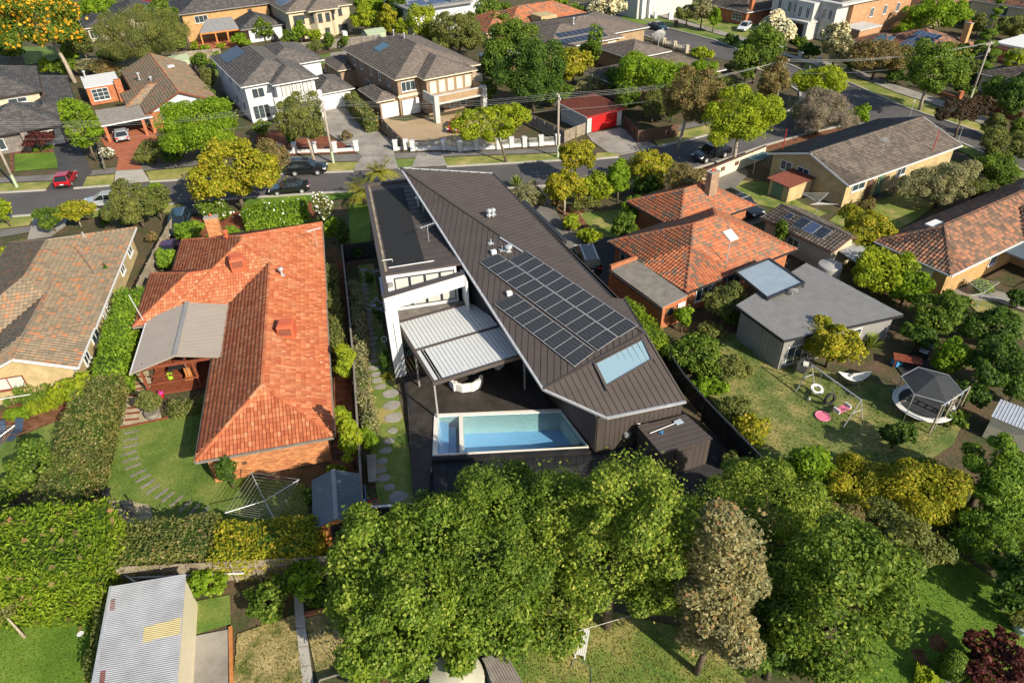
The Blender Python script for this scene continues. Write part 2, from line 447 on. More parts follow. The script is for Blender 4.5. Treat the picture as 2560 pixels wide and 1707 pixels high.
# photovoltaic cells: dark glass ruled by fine pale lines
def pv(name, base, line, rows, cols_):
    mt, n, b = nt(name, 0.3, 0.0, 0.3)
    uv = N(n, 'UVMap')
    t = N(n, 'TexBrick', Scale=1.0, offset=0.0)
    t.inputs['Mortar Size'].default_value = 0.004
    t.inputs['Mortar Smooth'].default_value = 0.0
    t.inputs['Brick Width'].default_value = 1.0 / cols_
    t.inputs['Row Height'].default_value = 1.0 / rows
    t.inputs['Color1'].default_value = (*base, 1)
    t.inputs['Color2'].default_value = (*[c * 1.25 for c in base], 1)
    t.inputs['Mortar'].default_value = (*line, 1)
    n.links.new(uv.outputs[0], t.inputs['Vector'])
    n.links.new(t.outputs[0], b.inputs['Base Color'])
pv('pv_black', (0.014, 0.016, 0.020), (0.13, 0.135, 0.14), 12, 6)
pv('pv_blue', (0.025, 0.045, 0.10), (0.20, 0.24, 0.30), 10, 6)
pv('pv_navy', (0.018, 0.024, 0.038), (0.04, 0.05, 0.065), 10, 6)
# foliage
leaf('leaf_cherry', (0.040, 0.080, 0.010), (0.095, 0.155, 0.017), (0.165, 0.23, 0.03), tip=(0.25, 0.30, 0.07))
leaf('leaf_pear', (0.050, 0.090, 0.012), (0.115, 0.175, 0.022), (0.19, 0.25, 0.038), tip=(0.30, 0.32, 0.075))
leaf('leaf_olive', (0.070, 0.094, 0.026), (0.125, 0.145, 0.041), (0.204, 0.210, 0.070))
leaf('leaf_dark', (0.028, 0.058, 0.012), (0.050, 0.096, 0.017), (0.091, 0.152, 0.026))
leaf('leaf_mid', (0.034, 0.070, 0.010), (0.082, 0.138, 0.018), (0.145, 0.205, 0.03), tip=(0.20, 0.25, 0.05))
leaf('leaf_lime', (0.125, 0.175, 0.012), (0.215, 0.275, 0.018), (0.32, 0.36, 0.035), trans=0.45)
leaf('leaf_bright', (0.090, 0.155, 0.012), (0.145, 0.235, 0.017), (0.225, 0.315, 0.03), trans=0.45)
leaf('leaf_gold', (0.125, 0.145, 0.012), (0.225, 0.235, 0.018), (0.33, 0.315, 0.03), tip=(0.40, 0.30, 0.05), trans=0.4)
leaf('leaf_grey', (0.117, 0.123, 0.065), (0.196, 0.196, 0.109), (0.313, 0.290, 0.181))
leaf('leaf_brown', (0.085, 0.078, 0.032), (0.145, 0.125, 0.05), (0.215, 0.175, 0.08), tip=(0.27, 0.15, 0.09))
leaf('leaf_purple', (0.035, 0.010, 0.012), (0.075, 0.020, 0.022), (0.14, 0.045, 0.040))
leaf('leaf_plum', (0.030, 0.022, 0.018), (0.060, 0.042, 0.032), (0.10, 0.07, 0.05))
leaf('leaf_conifer', (0.047, 0.094, 0.014), (0.094, 0.167, 0.020), (0.180, 0.254, 0.032))
leaf('leaf_cypress', (0.080, 0.135, 0.012), (0.135, 0.205, 0.015), (0.20, 0.275, 0.026))
leaf('leaf_hedge', (0.080, 0.145, 0.014), (0.135, 0.225, 0.020), (0.215, 0.315, 0.036))
leaf('leaf_hedge_dull', (0.075, 0.095, 0.028), (0.12, 0.145, 0.042), (0.185, 0.20, 0.07), tip=(0.25, 0.20, 0.11))
leaf('leaf_palm', (0.117, 0.138, 0.020), (0.204, 0.210, 0.032), (0.313, 0.275, 0.043), trans=0.2)
leaf('leaf_yucca', (0.094, 0.145, 0.032), (0.172, 0.225, 0.051), (0.282, 0.319, 0.087), trans=0.2)
leaf('petal_orange', (0.50, 0.20, 0.010), (0.62, 0.28, 0.012), (0.70, 0.36, 0.03), trans=0.3)
leaf('petal_cream', (0.40, 0.37, 0.27), (0.52, 0.48, 0.36), (0.62, 0.57, 0.44), trans=0.2)
leaf('twig', (0.10, 0.085, 0.065), (0.15, 0.125, 0.10), (0.20, 0.17, 0.14), trans=0.0)
leaf('grass_blade', (0.055, 0.10, 0.012), (0.085, 0.14, 0.018), (0.13, 0.17, 0.035), trans=0.3)
leaf('blade_dry', (0.09, 0.11, 0.028), (0.16, 0.15, 0.05), (0.23, 0.195, 0.08), trans=0.25)
# water
mt, n, b = nt('pool_water', 0.03, 0, 0.5)
tp = N(n, 'BsdfTransparent'); tp.inputs[0].default_value = (0.62, 0.86, 0.93, 1)
gl_ = N(n, 'BsdfGlossy'); gl_.inputs['Roughness'].default_value = 0.04
fr_ = N(n, 'Fresnel', IOR=1.33)
bp = N(n, 'Bump', Strength=0.3, Distance=0.03)
n.links.new(noise(n, 9.0, 4), bp.inputs['Height'])
n.links.new(bp.outputs[0], fr_.inputs['Normal']); n.links.new(bp.outputs[0], gl_.inputs['Normal'])
ms = N(n, 'MixShader'); n.links.new(fr_.outputs[0], ms.inputs[0]); n.links.new(tp.outputs[0], ms.inputs[1]); n.links.new(gl_.outputs[0], ms.inputs[2])
n.links.new(ms.outputs[0], n.nodes['Material Output'].inputs[0])
plain('tile_lip_shade', (0.075, 0.045, 0.032), 0.9, 0, 0.25, 2.0)  # dark tile lips: shade line under each course painted into the colour

# ------------------------------------------------------------------ building helpers
def clip(poly, fn):
    out = []
    for i in range(len(poly)):
        a, b = poly[i], poly[(i + 1) % len(poly)]
        fa, fb = fn(*a), fn(*b)
        if fa >= 0: out.append(a)
        if (fa >= 0) != (fb >= 0):
            t = fa / (fa - fb)
            out.append((a[0] + (b[0] - a[0]) * t, a[1] + (b[1] - a[1]) * t))
    return out
SIDE = {'S': ((1, 0), (0, 1)), 'N': ((-1, 0), (0, -1)), 'W': ((0, -1), (1, 0)), 'E': ((0, 1), (-1, 0))}
class Blk:
    """one roof volume: rectangle, eave height, pitch, sides that slope"""
    def __init__(s, x0, x1, y0, y1, z, sl, sides='WESN'):
        s.r, s.z, s.sl, s.sides = (x0, x1, y0, y1), z, sl, sides
    def plane(s, q, x, y):
        x0, x1, y0, y1 = s.r
        return s.z + s.sl * {'S': y - y0, 'N': y1 - y, 'W': x - x0, 'E': x1 - x}[q]
    def h(s, x, y):
        x0, x1, y0, y1 = s.r
        if not (x0 - 1e-6 <= x <= x1 + 1e-6 and y0 - 1e-6 <= y <= y1 + 1e-6): return -9
        return min(s.plane(q, x, y) for q in s.sides)
    def poly(s, q):
        x0, x1, y0, y1 = s.r
        p = [(x0, y0), (x1, y0), (x1, y1), (x0, y1)]
        for o in s.sides:
            if o != q and len(p) > 2:
                p = clip(p, lambda x, y: s.plane(o, x, y) - s.plane(q, x, y) + 1e-9)
        return p
def inside(poly, x, y):
    c = False
    for i in range(len(poly)):
        (x0, y0), (x1, y1) = poly[i], poly[i - 1]
        if (y0 > y) != (y1 > y) and x < (x1 - x0) * (y - y0) / (y1 - y0) + x0: c = not c
    return c
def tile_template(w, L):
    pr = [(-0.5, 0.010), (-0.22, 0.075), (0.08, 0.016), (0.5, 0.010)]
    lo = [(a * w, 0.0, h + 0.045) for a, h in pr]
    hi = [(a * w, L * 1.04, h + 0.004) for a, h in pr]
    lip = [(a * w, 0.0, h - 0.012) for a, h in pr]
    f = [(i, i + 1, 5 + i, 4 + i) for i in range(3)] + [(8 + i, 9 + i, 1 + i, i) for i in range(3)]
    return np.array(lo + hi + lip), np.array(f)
def tiled_roof(root, M, blocks, mat, tw=0.30, tl=0.33, n_parts=0, cap=None, gutter='white_paint', under='brown_paint', caps=True):
    cap = cap or mat
    T, TF = tile_template(tw, tl)
    tm = None
    Rm = ROOTM[root].inverted()
    base, cp = MB(M), MB(M)
    allt = []
    camp = np.array((0, 0, CAM_H))
    for bi, b in enumerate(blocks):
        oth = [o for o in blocks if o is not b]
        top = lambda x, y, z, e=0.02: all(o.h(x, y) <= z + e for o in oth)
        x0, x1, y0, y1 = b.r
        cth = 1 / math.sqrt(1 + b.sl ** 2); sth = b.sl * cth
        for q in b.sides:
            p = b.poly(q)
            if len(p) < 3: continue
            base.poly([(x, y, b.plane(q, x, y) - 0.03 - 0.002 * bi) for x, y in p])
            a, d = SIDE[q]
            nrm = M.to_3x3() @ Vector((-d[0] * sth, -d[1] * sth, cth))
            cx, cy = sum(v[0] for v in p) / len(p), sum(v[1] for v in p) / len(p)
            wc = M @ Vector((cx, cy, b.plane(q, cx, cy)))
            # gutter along the eave
            e0 = {'S': (x0, y0), 'N': (x1, y1), 'W': (x0, y1), 'E': (x1, y0)}[q]
            ln = (x1 - x0) if q in 'SN' else (y1 - y0)
            k = max(1, int(ln / 0.5)); run = None
            for i in range(k + 1):
                t = (i + 0.5) * ln / k
                gx, gy = e0[0] + a[0] * t, e0[1] + a[1] * t
                okk = i < k and top(gx + d[0] * 0.1, gy + d[1] * 0.1, b.z + 0.05, 0.0)
                if okk and run is None: run = i * ln / k
                if not okk and run is not None:
                    t1 = i * ln / k
                    pa = (e0[0] + a[0] * run - d[0] * 0.05, e0[1] + a[1] * run - d[1] * 0.05, b.z - 0.06)
                    pb = (e0[0] + a[0] * t1 - d[0] * 0.05, e0[1] + a[1] * t1 - d[1] * 0.05, b.z - 0.06)
                    MB(M).bar(pa, pb, 0.12, 0.13).build('gutter', gutter, root); run = None
            if nrm.dot(Vector((0, 0, CAM_H)) - wc) < 0: continue
            st = tl * cth
            aa = [(v[0] * a[0] + v[1] * a[1]) for v in p]
            bb = [(v[0] * d[0] + v[1] * d[1]) for v in p]
            b0 = e0[0] * d[0] + e0[1] * d[1]
            for r in range(int((max(bb) - b0) / st) + 1):
                bm_ = b0 + (r + 0.45) * st
                for c in range(int((max(aa) - min(aa)) / tw) + 1):
                    am = min(aa) + (c + 0.5) * tw
                    x, y = am * a[0] + bm_ * d[0], am * a[1] + bm_ * d[1]
                    if not inside(p, x, y): continue
                    z = b.plane(q, x, y)
                    if not top(x, y, z): continue
                    bo = b0 + r * st
                    ox, oy = am * a[0] + bo * d[0], am * a[1] + bo * d[1]
                    o3 = M @ Vector((ox, oy, b.plane(q, ox, oy)))
                    A3 = M.to_3x3() @ Vector((a[0], a[1], 0)); S3 = M.to_3x3() @ Vector((d[0] * cth, d[1] * cth, sth))
                    allt.append((o3, A3, S3, nrm))
        # ridge and hip caps
        if caps:
            seen = set()
            for q in b.sides:
                p = b.poly(q)
                for i in range(len(p)):
                    u, v = p[i], p[(i + 1) % len(p)]
                    mx, my = (u[0] + v[0]) / 2, (u[1] + v[1]) / 2
                    key = (round(mx, 2), round(my, 2))
                    on_edge = min(abs(mx - x0), abs(mx - x1), abs(my - y0), abs(my - y1)) < 1e-3
                    if on_edge or key in seen: continue
                    seen.add(key)
                    L = math.hypot(u[0] - v[0], u[1] - v[1])
                    if L < 0.2: continue
                    k = max(1, int(L / 0.38))
                    for j in range(k):
                        pa = [u[w] + (v[w] - u[w]) * j / k for w in (0, 1)]; pb = [u[w] + (v[w] - u[w]) * (j + 1.08) / k for w in (0, 1)]
                        za, zb = b.h(*pa), b.plane(q, *pb)
                        pm = [(pa[w] + pb[w]) / 2 for w in (0, 1)]
                        if za < 0 or not top(pm[0], pm[1], b.plane(q, *pm), 0.05): continue
                        A = Vector((pa[0], pa[1], za + 0.05)); B = Vector((pb[0], pb[1], zb + 0.05))
                        dd = (B - A).normalized(); sd = dd.cross(Vector((0, 0, 1))).normalized(); up = sd.cross(dd)
                        w_ = 0.13; vs = []
                        for P, e in ((A, 0.02), (B, 0.0)):
                            vs += [P - sd * w_ - up * 0.06, P - sd * w_ * 0.6 + up * (0.05 + e), P + sd * w_ * 0.6 + up * (0.05 + e), P + sd * w_ - up * 0.06]
                        cp.add(vs, [(0, 1, 5, 4), (1, 2, 6, 5), (2, 3, 7, 6), (0, 3, 2, 1), (4, 5, 6, 7)])
        # barge boards on the gable ends
        for q in 'WESN':
            if q in b.sides: continue
            gx = {'W': x0, 'E': x1}.get(q); gy = {'S': y0, 'N': y1}.get(q)
            if gy is not None:
                xm = (x0 + x1) / 2; pts = [(x0, gy), (xm, gy), (x1, gy)]
            else:
                ym = (y0 + y1) / 2; pts = [(gx, y0), (gx, ym), (gx, y1)]
            if ('S' in q or 'N' in q) and not ('W' in b.sides and 'E' in b.sides):
                pts = [pts[0], pts[2]]
            for u, v in zip(pts, pts[1:]):
                if not top((u[0] + v[0]) / 2, (u[1] + v[1]) / 2, b.h((u[0] + v[0]) / 2, (u[1] + v[1]) / 2), 0.0): continue
                MB(M).bar((u[0], u[1], b.h(*u) - 0.06), (v[0], v[1], b.h(*v) - 0.06), 0.06, 0.2).build('barge_board', gutter, root)
    ro = base.build('roof', under, root)
    if cp.v: tag(cp.build('ridge_capping', cap, root), kind='stuff')
    if allt:
        O = np.array([t[0][:] for t in allt]); A = np.array([t[1][:] for t in allt]); S = np.array([t[2][:] for t in allt]); Nn = np.array([t[3][:] for t in allt])
        order = np.argsort(np.linalg.norm(O - camp, axis=1))
        near, rest = order[:n_parts], order[n_parts:]
        if n_parts:
            me = bpy.data.meshes.new('tile')
            me.from_pydata([tuple(v) for v in T], [], [tuple(f) for f in TF]); me.materials.append(MATS[mat]); me.materials.append(MATS['tile_lip_shade']); me.polygons.foreach_set('material_index', [0, 0, 0, 1, 1, 1])
            for i in near:
                o = bpy.data.objects.new('tile', me); C.objects.link(o); o.parent = root
                Mx = Matrix((A[i], S[i], Nn[i])).transposed().to_4x4(); Mx.translation = Vector(O[i] + Nn[i] * rng.uniform(-0.004, 0.006))
                o.matrix_local = Rm @ Mx
        if len(rest):
            jit = rng.uniform(-0.005, 0.007, len(rest))[:, None]
            V = (O[rest] + Nn[rest] * jit)[:, None, :] + T[None, :, 0:1] * A[rest][:, None, :] + T[None, :, 1:2] * S[rest][:, None, :] + T[None, :, 2:3] * Nn[rest][:, None, :]
            Q = (np.arange(len(rest)) * len(T))[:, None, None] + TF[None]
            tag(np_mesh('roof_tiles', V.reshape(-1, 3), Q.reshape(-1, 4), (mat, 'tile_lip_shade'), root, mi=np.tile([0, 0, 0, 1, 1, 1], len(rest))), kind='stuff')
    return ro
def walls(root, M, rects, z1, mat, z0=0.0, name='wall'):
    for i, (x0, x1, y0, y1) in enumerate(rects):
        e = 0.004 * i
        MB(M).box(x0 + e, x1 - e, y0 + e, y1 - e, z0, z1 - 0.03 - e).build(name, mat, root)
def gable(root, M, p0, p1, pk, z, zk, mat, name='gable_wall', t=0.2):
    """triangular wall from p0 to p1 (xy) with its peak over pk"""
    a, b, k = Vector((*p0, z)), Vector((*p1, z)), Vector((*pk, zk))
    nn = (b - a).cross(Vector((0, 0, 1))).normalized() * (t / 2)
    return MB(M).add([a - nn, b - nn, k - nn, a + nn, b + nn, k + nn], [(0, 1, 2), (5, 4, 3), (0, 3, 4, 1), (1, 4, 5, 2), (2, 5, 3, 0)]).build(name, mat, root)
def window(root, M, x, y, ang, w, h, z, cols=2, rows=1, fr='white_paint', gl='window_glass', sill=True, name='window'):
    W = M @ frame(x, y, ang)
    f = MB(W); t = 0.07
    f.box(-0.05, 0.05, -w / 2, w / 2, z, z + t).box(-0.05, 0.05, -w / 2, w / 2, z + h - t, z + h)
    f.box(-0.05, 0.05, -w / 2, -w / 2 + t, z + t, z + h - t).box(-0.05, 0.05, w / 2 - t, w / 2, z + t, z + h - t)
    for i in range(1, cols):
        c = -w / 2 + w * i / cols
        f.box(-0.05, 0.045, c - 0.03, c + 0.03, z + t, z + h - t)
    for i in range(1, rows):
        c = z + h * i / rows
        f.box(-0.05, 0.04, -w / 2 + t, w / 2 - t, c - 0.025, c + 0.025)
    o = f.build(name, fr, root)
    for i in range(cols):
        a = -w / 2 + t * 0.7 + i * (w - 1.4 * t) / cols
        MB(W).box(-0.02, 0.012, a, a + (w - 1.4 * t) / cols, z + t * 0.7, z + h - t * 0.7).build('pane', gl, o, root=root)
    if sill: MB(W).box(-0.02, 0.13, -w / 2 - 0.06, w / 2 + 0.06, z - 0.07, z - 0.004).build('sill', fr, o, root=root)
    return o
def garage_door(root, M, x, y, ang, w, h, mat='white_paint', z=0.0, n=5):
    W = M @ frame(x, y, ang)
    o = None
    o = MB(W).box(-0.03, 0.03, -w / 2, w / 2, z, z + h).build('garage_door', mat, root)
    for i in range(n):
        MB(W).box(0.03, 0.05, -w / 2 + 0.03, w / 2 - 0.03, z + h * i / n + 0.02, z + h * (i + 1) / n - 0.02).build('panel', mat, o, root=root)
    return o
def door(root, M, x, y, ang, w=0.9, h=2.1, mat='timber_orange', z=0.1):
    W = M @ frame(x, y, ang)
    o = MB(W).box(-0.03, 0.05, -w / 2, w / 2, z, z + h).box(0.05, 0.065, -w / 2 + 0.15, w / 2 - 0.15, z + 0.2, z + 0.9).box(0.05, 0.065, -w / 2 + 0.15, w / 2 - 0.15, z + 1.1, z + h - 0.2).build('door', mat, root)
    MB(W).box(0.05, 0.11, w / 2 - 0.14, w / 2 - 0.08, z + 0.95, z + 1.1).build('handle', 'chrome', o, root=root)
    return o
def metal_roof(root, pts, sdir, pitch, mat, rib=(0.05, 0.05), per=1, name='roof_panel', thick=0.04, off=0.0):
    """sheet roof laid as single panels: pts world polygon, seams along sdir"""
    P = [Vector(p) for p in pts]
    n = Vector((0, 0, 0))
    for i in range(1, len(P) - 1): n += (P[i] - P[0]).cross(P[i + 1] - P[0])
    n.normalize()
    if n.z < 0: n = -n
    d = Vector(sdir); d = (d - n * d.dot(n)).normalized()
    e = d.cross(n)
    o = P[0]
    q = [((p - o).dot(e), (p - o).dot(d)) for p in P]
    lo, hi = min(a for a, _ in q), max(a for a, _ in q)
    W = lambda a, b, h=0.0: o + e * a + d * b + n * (h + off)
    step = pitch * per
    k = int(math.ceil((hi - lo) / step - 1e-6))
    for i in range(k):
        a0, a1 = lo + i * step, min(hi, lo + (i + 1) * step)
        s = clip(clip(q, lambda x, y: x - a0), lambda x, y: a1 - x)
        if len(s) < 3: continue
        mb = MB()
        ar = sum(s[j][0] * s[(j + 1) % len(s)][1] - s[(j + 1) % len(s)][0] * s[j][1] for j in range(len(s)))
        if abs(ar) < 0.01: continue
        m_ = len(s)
        vs = [W(*p) for p in s] + [W(p[0], p[1], -thick) for p in s]
        mb.add(vs, [list(range(m_)) , list(range(m_, 2 * m_))[::-1]] + [(j, j + m_, (j + 1) % m_ + m_, (j + 1) % m_) for j in range(m_)])
        for r in range(per):
            c = a0 + (r + 0.02) * pitch + rib[0] * 0.6
            if c > a1: continue
            bs = []
            for j in range(len(q)):
                (xa, ya), (xb, yb) = q[j], q[(j + 1) % len(q)]
                if (xa - c) * (xb - c) < 0: bs.append(ya + (yb - ya) * (c - xa) / (xb - xa))
            bs.sort()
            for ya, yb in zip(bs[::2], bs[1::2]):
                w_, h_ = rib
                mb.add([W(c - w_ / 2, ya), W(c + w_ / 2, ya), W(c + w_ / 4, ya, h_), W(c - w_ / 4, ya, h_),
                        W(c - w_ / 2, yb), W(c + w_ / 2, yb), W(c + w_ / 4, yb, h_), W(c - w_ / 4, yb, h_)],
                       [(0, 1, 2, 3), (7, 6, 5, 4), (1, 5, 6, 2), (2, 6, 7, 3), (3, 7, 4, 0)])
        mb.build(name, mat, root)
def solar(root, c, nx, ny, n, mat='pv_black', fr='galvanised', lift=0.12, gap=0.015, name='solar_panel'):
    """panels between four world corners c (a-b along nx, a-d along ny) lifted off the roof plane of normal n"""
    A, B, Cc, D = [Vector(p) for p in c]
    n = Vector(n).normalized()
    def at(s, t): return (A * (1 - s) + B * s) * (1 - t) + (D * (1 - s) + Cc * s) * t
    for i in range(nx):
        for j in range(ny):
            q = [at(i / nx, j / ny), at((i + 1) / nx, j / ny), at((i + 1) / nx, (j + 1) / ny), at(i / nx, (j + 1) / ny)]
            ce = sum(q, Vector()) / 4
            outer = [p + (ce - p).normalized() * gap for p in q]
            inner = [p + (ce - p).normalized() * (gap + 0.03) for p in q]
            vs = [p + n * lift for p in outer] + [p + n * (lift + 0.002) for p in inner] + [p + n * (lift - 0.04) for p in outer]
            mb = MB(); mb.cur = 0
            mb.add(vs, [(0, 1, 5, 4), (1, 2, 6, 5), (2, 3, 7, 6), (3, 0, 4, 7), (0, 8, 9, 1), (1, 9, 10, 2), (2, 10, 11, 3), (3, 11, 8, 0), (11, 10, 9, 8)])
            mb.cur = 1; mb.f.append([4, 5, 6, 7]); mb.mi.append(1)
            o = mb.build(name, [fr, mat], root)
            uv = o.data.uv_layers[0].data
            for li, co in zip(o.data.polygons[-1].loop_indices, ((0, 0), (0, 1), (1, 1), (1, 0)) if nx < 0 else ((0, 0), (1, 0), (1, 1), (0, 1))): uv[li].uv = co
def chimney(root, M, x, y, w, d, z0, z1, mat='brick_orange', pots=1):
    o = MB(M).box(x - w / 2, x + w / 2, y - d / 2, y + d / 2, z0, z1).build('chimney', mat, root)
    MB(M).box(x - w / 2 - 0.05, x + w / 2 + 0.05, y - d / 2 - 0.05, y + d / 2 + 0.05, z1, z1 + 0.1).build('chimney_cap', 'concrete', o, root=root)
    for i in range(pots):
        MB(M).lathe([(0.1, 0), (0.1, 0.25), (0.08, 0.3)], (x + (i - (pots - 1) / 2) * 0.35, y, z1 + 0.1), 10).build('flue', 'terracotta_plastic', o, root=root)
def vent(root, p, h=0.5, r=0.07, cowl=True, mat='galvanised'):
    mb = MB(frame(p[0], p[1], 0, p[2])).lathe([(r, -0.2), (r, h)], seg=10)
    if cowl: mb.lathe([(r * 1.2, h), (r * 2.2, h + 0.06), (r * 2.2, h + 0.2), (r * 1.0, h + 0.3)], seg=12)
    mb.box(-0.22, 0.22, -0.22, 0.22, -0.02, 0.03)
    return mb.build('roof_vent', mat, root, smooth=False)
def antenna(root, p, h=1.6, n=6, ang=30, mat='galvanised', name='antenna'):
    mb = MB(frame(p[0], p[1], ang, p[2])).tube([(0, 0, 0), (0, 0, h)], 0.025, 6)
    mb.tube([(-0.7, 0, h), (0.7, 0, h)], 0.02, 5)
    for i in range(n): mb.tube([(-0.65 + 1.3 * i / (n - 1), -0.55 + 0.05 * i, h + 0.02), (-0.65 + 1.3 * i / (n - 1), 0.55 - 0.05 * i, h + 0.02)], 0.014, 4)
    return mb.build(name, mat, root)
def cooler(root, p, ang, mat='terracotta_plastic'):
    M = frame(p[0], p[1], ang, p[2])
    o = MB(M).prism([(-0.62, -0.62), (0.62, -0.62), (0.62, 0.62), (-0.62, 0.62)], -0.6, 0.75).build('rooftop_cooler', mat, root, bevel=0.12)
    MB(M).prism([(-0.45, -0.45), (0.45, -0.45), (0.45, 0.45), (-0.45, 0.45)], 0.75, 0.83).build('cooler_lid', mat, o, root=root)
    for i in range(5):
        MB(M).box(-0.46, 0.46, -0.655, -0.62, 0.0 + i * 0.12, 0.06 + i * 0.12).build('louvre', 'brown_paint', o, root=root)
    return o
def sheet(name, pts, mat, z=0.0, kind='structure', parent=None, thick=None):
    """a surveyed ground polygon (u, v pairs) laid at height z"""
    W = [site(u, v, z) for u, v in pts]
    mb = MB()
    if thick: mb.prism([(p.x, p.y) for p in W], z - thick, z)
    else:
        ar = sum(W[i].x * W[(i + 1) % len(W)].y - W[(i + 1) % len(W)].x * W[i].y for i in range(len(W)))
        mb.poly(W if ar > 0 else W[::-1])
    o = mb.build(name, mat, parent)
    if kind and parent is None: o['kind'] = kind
    return o
def strip(name, pts, w, mat, z0, z1, parent=None):
    """a kerb or edging: surveyed or world polyline given a width"""
    mb = MB()
    P = [Vector((p[0], p[1], 0)) for p in pts]
    nrm = []
    for i in range(len(P)):
        d = (P[min(i + 1, len(P) - 1)] - P[max(i - 1, 0)]).normalized()
        nrm.append(Vector((-d.y, d.x, 0)) * (w / 2))
    for i in range(len(P) - 1):
        a, b = P[i], P[i + 1]
        q = [a - nrm[i], b - nrm[i + 1], b + nrm[i + 1], a + nrm[i]]
        mb.prism([(p.x, p.y) for p in q], z0, z1)
    o = mb.build(name, mat, parent)
    if parent is None: o['kind'] = 'structure'
    return o
# ------------------------------------------------------------------ vegetation
def unit(a): return a / np.maximum(np.linalg.norm(a, axis=1, keepdims=True), 1e-9)
def rdir(n): return unit(rng.normal(size=(n, 3)))
def leaf_arrays(P, Nr, size, aspect=0.55, tdir=None):
    """diamond leaves at P facing Nr"""
    n = len(P)
    r = rdir(n) if tdir is None else unit(tdir + 0.35 * rng.normal(size=(n, 3)))
    t = unit(r - Nr * np.sum(r * Nr, 1)[:, None])
    b = np.cross(Nr, t)
    s = (np.asarray(size) * rng.uniform(0.65, 1.3, n))[:, None] / 2
    V = np.stack([P - t * s, P + b * s * aspect - t * s * 0.1, P + t * s, P - b * s * aspect - t * s * 0.1], 1).reshape(-1, 3)
    return V, np.arange(4 * n).reshape(-1, 4)
def crown_points(c, r, n, clump, shape='round', fill=0.62, low=-0.55):
    """leaf positions and normals gathered in uneven clumps through the crown's volume"""
    c, r = np.array(c, float), np.array(r, float)
    rm = (r[0] * r[1] * r[2]) ** (1 / 3)
    k = int(np.clip(3.0 * (rm / clump) ** 2, 12, 260))
    if shape == 'cone':
        h = rng.uniform(0, 1, k) ** 1.25
        a = rng.uniform(0, 2 * np.pi, k)
        rad = (1 - h) ** 0.85 * np.sqrt(rng.uniform(0.25, 1, k)) + 0.02
        D = np.stack([np.cos(a) * rad, np.sin(a) * rad, h * 2 - 1], 1)
        cen = c + D * (r - np.array([clump, clump, 0.2]) * 0.6)
    else:                                                           # several uneven lobes, clumps over the outside of each
        m_ = int(np.clip(6 + 1.8 * rm, 7, 16))
        ld = rdir(m_ * 4); ld = ld[ld[:, 2] > -0.35][:m_]; m_ = len(ld)
        lf = rng.uniform(0.30, 0.52, m_); lf[0] = 0.60
        lc = ld * (1.06 - lf)[:, None] * rng.uniform(0.88, 1.22, m_)[:, None]; lc[0] *= 0.2
        def outer(q):
            j = rng.choice(m_, q * 4, p=lf ** 2 / np.sum(lf ** 2)); d = rdir(q * 4)
            p = lc[j] + d * lf[j][:, None]
            o = np.min(np.linalg.norm(p[:, None, :] - lc[None], axis=2) / lf[None], axis=1)
            ok = (o > 0.88) & (p[:, 2] > low)
            return p[ok][:q], d[ok][:q]
        D, dd = outer(k)
        k = len(D)
        cen = c + D * np.maximum(r - clump * 0.35, r * 0.4)
        if shape == 'flat': cen[:, 2] = c[2] + (cen[:, 2] - c[2]) * np.where(cen[:, 2] < c[2], 0.35, 1.0)
    cr = clump * rng.uniform(0.45, 1.2, k)
    if shape == 'cone': cr *= (0.4 + 0.9 * (1 - h))
    w = cr ** 2; w /= w.sum()
    ns = 0 if shape == 'cone' else int(n * 0.34)
    n -= ns
    i = rng.choice(k, n, p=w)
    out = unit(cen - c + 1e-6)
    d = unit(rdir(n) + out[i] * 0.55 + np.array([0, 0, 0.25]))
    P = cen[i] + d * (cr[i] * (0.35 + 0.65 * np.sqrt(rng.uniform(0, 1, n))))[:, None] * np.array([1, 1, 0.8 if shape != 'cone' else 0.5])
    Nr = unit(d * 0.9 + np.array([0, 0, 0.45]) + rng.normal(size=(n, 3)) * 0.55)
    if ns:                                                          # thinner growth between the clumps and a few shoots
        p, d = outer(ns)
        f = rng.uniform(0.72, 1.0, len(p)); f[rng.uniform(0, 1, len(p)) < 0.10] *= 1.14
        S = c + p * r * f[:, None]
        if shape == 'flat': S[:, 2] = c[2] + (S[:, 2] - c[2]) * np.where(S[:, 2] < c[2], 0.35, 1.0)
        P = np.concatenate([P, S]); Nr = np.concatenate([Nr, unit(d * 0.7 + np.array([0, 0, 0.4]) + rng.normal(size=d.shape) * 0.6)])
    return P, Nr, cen
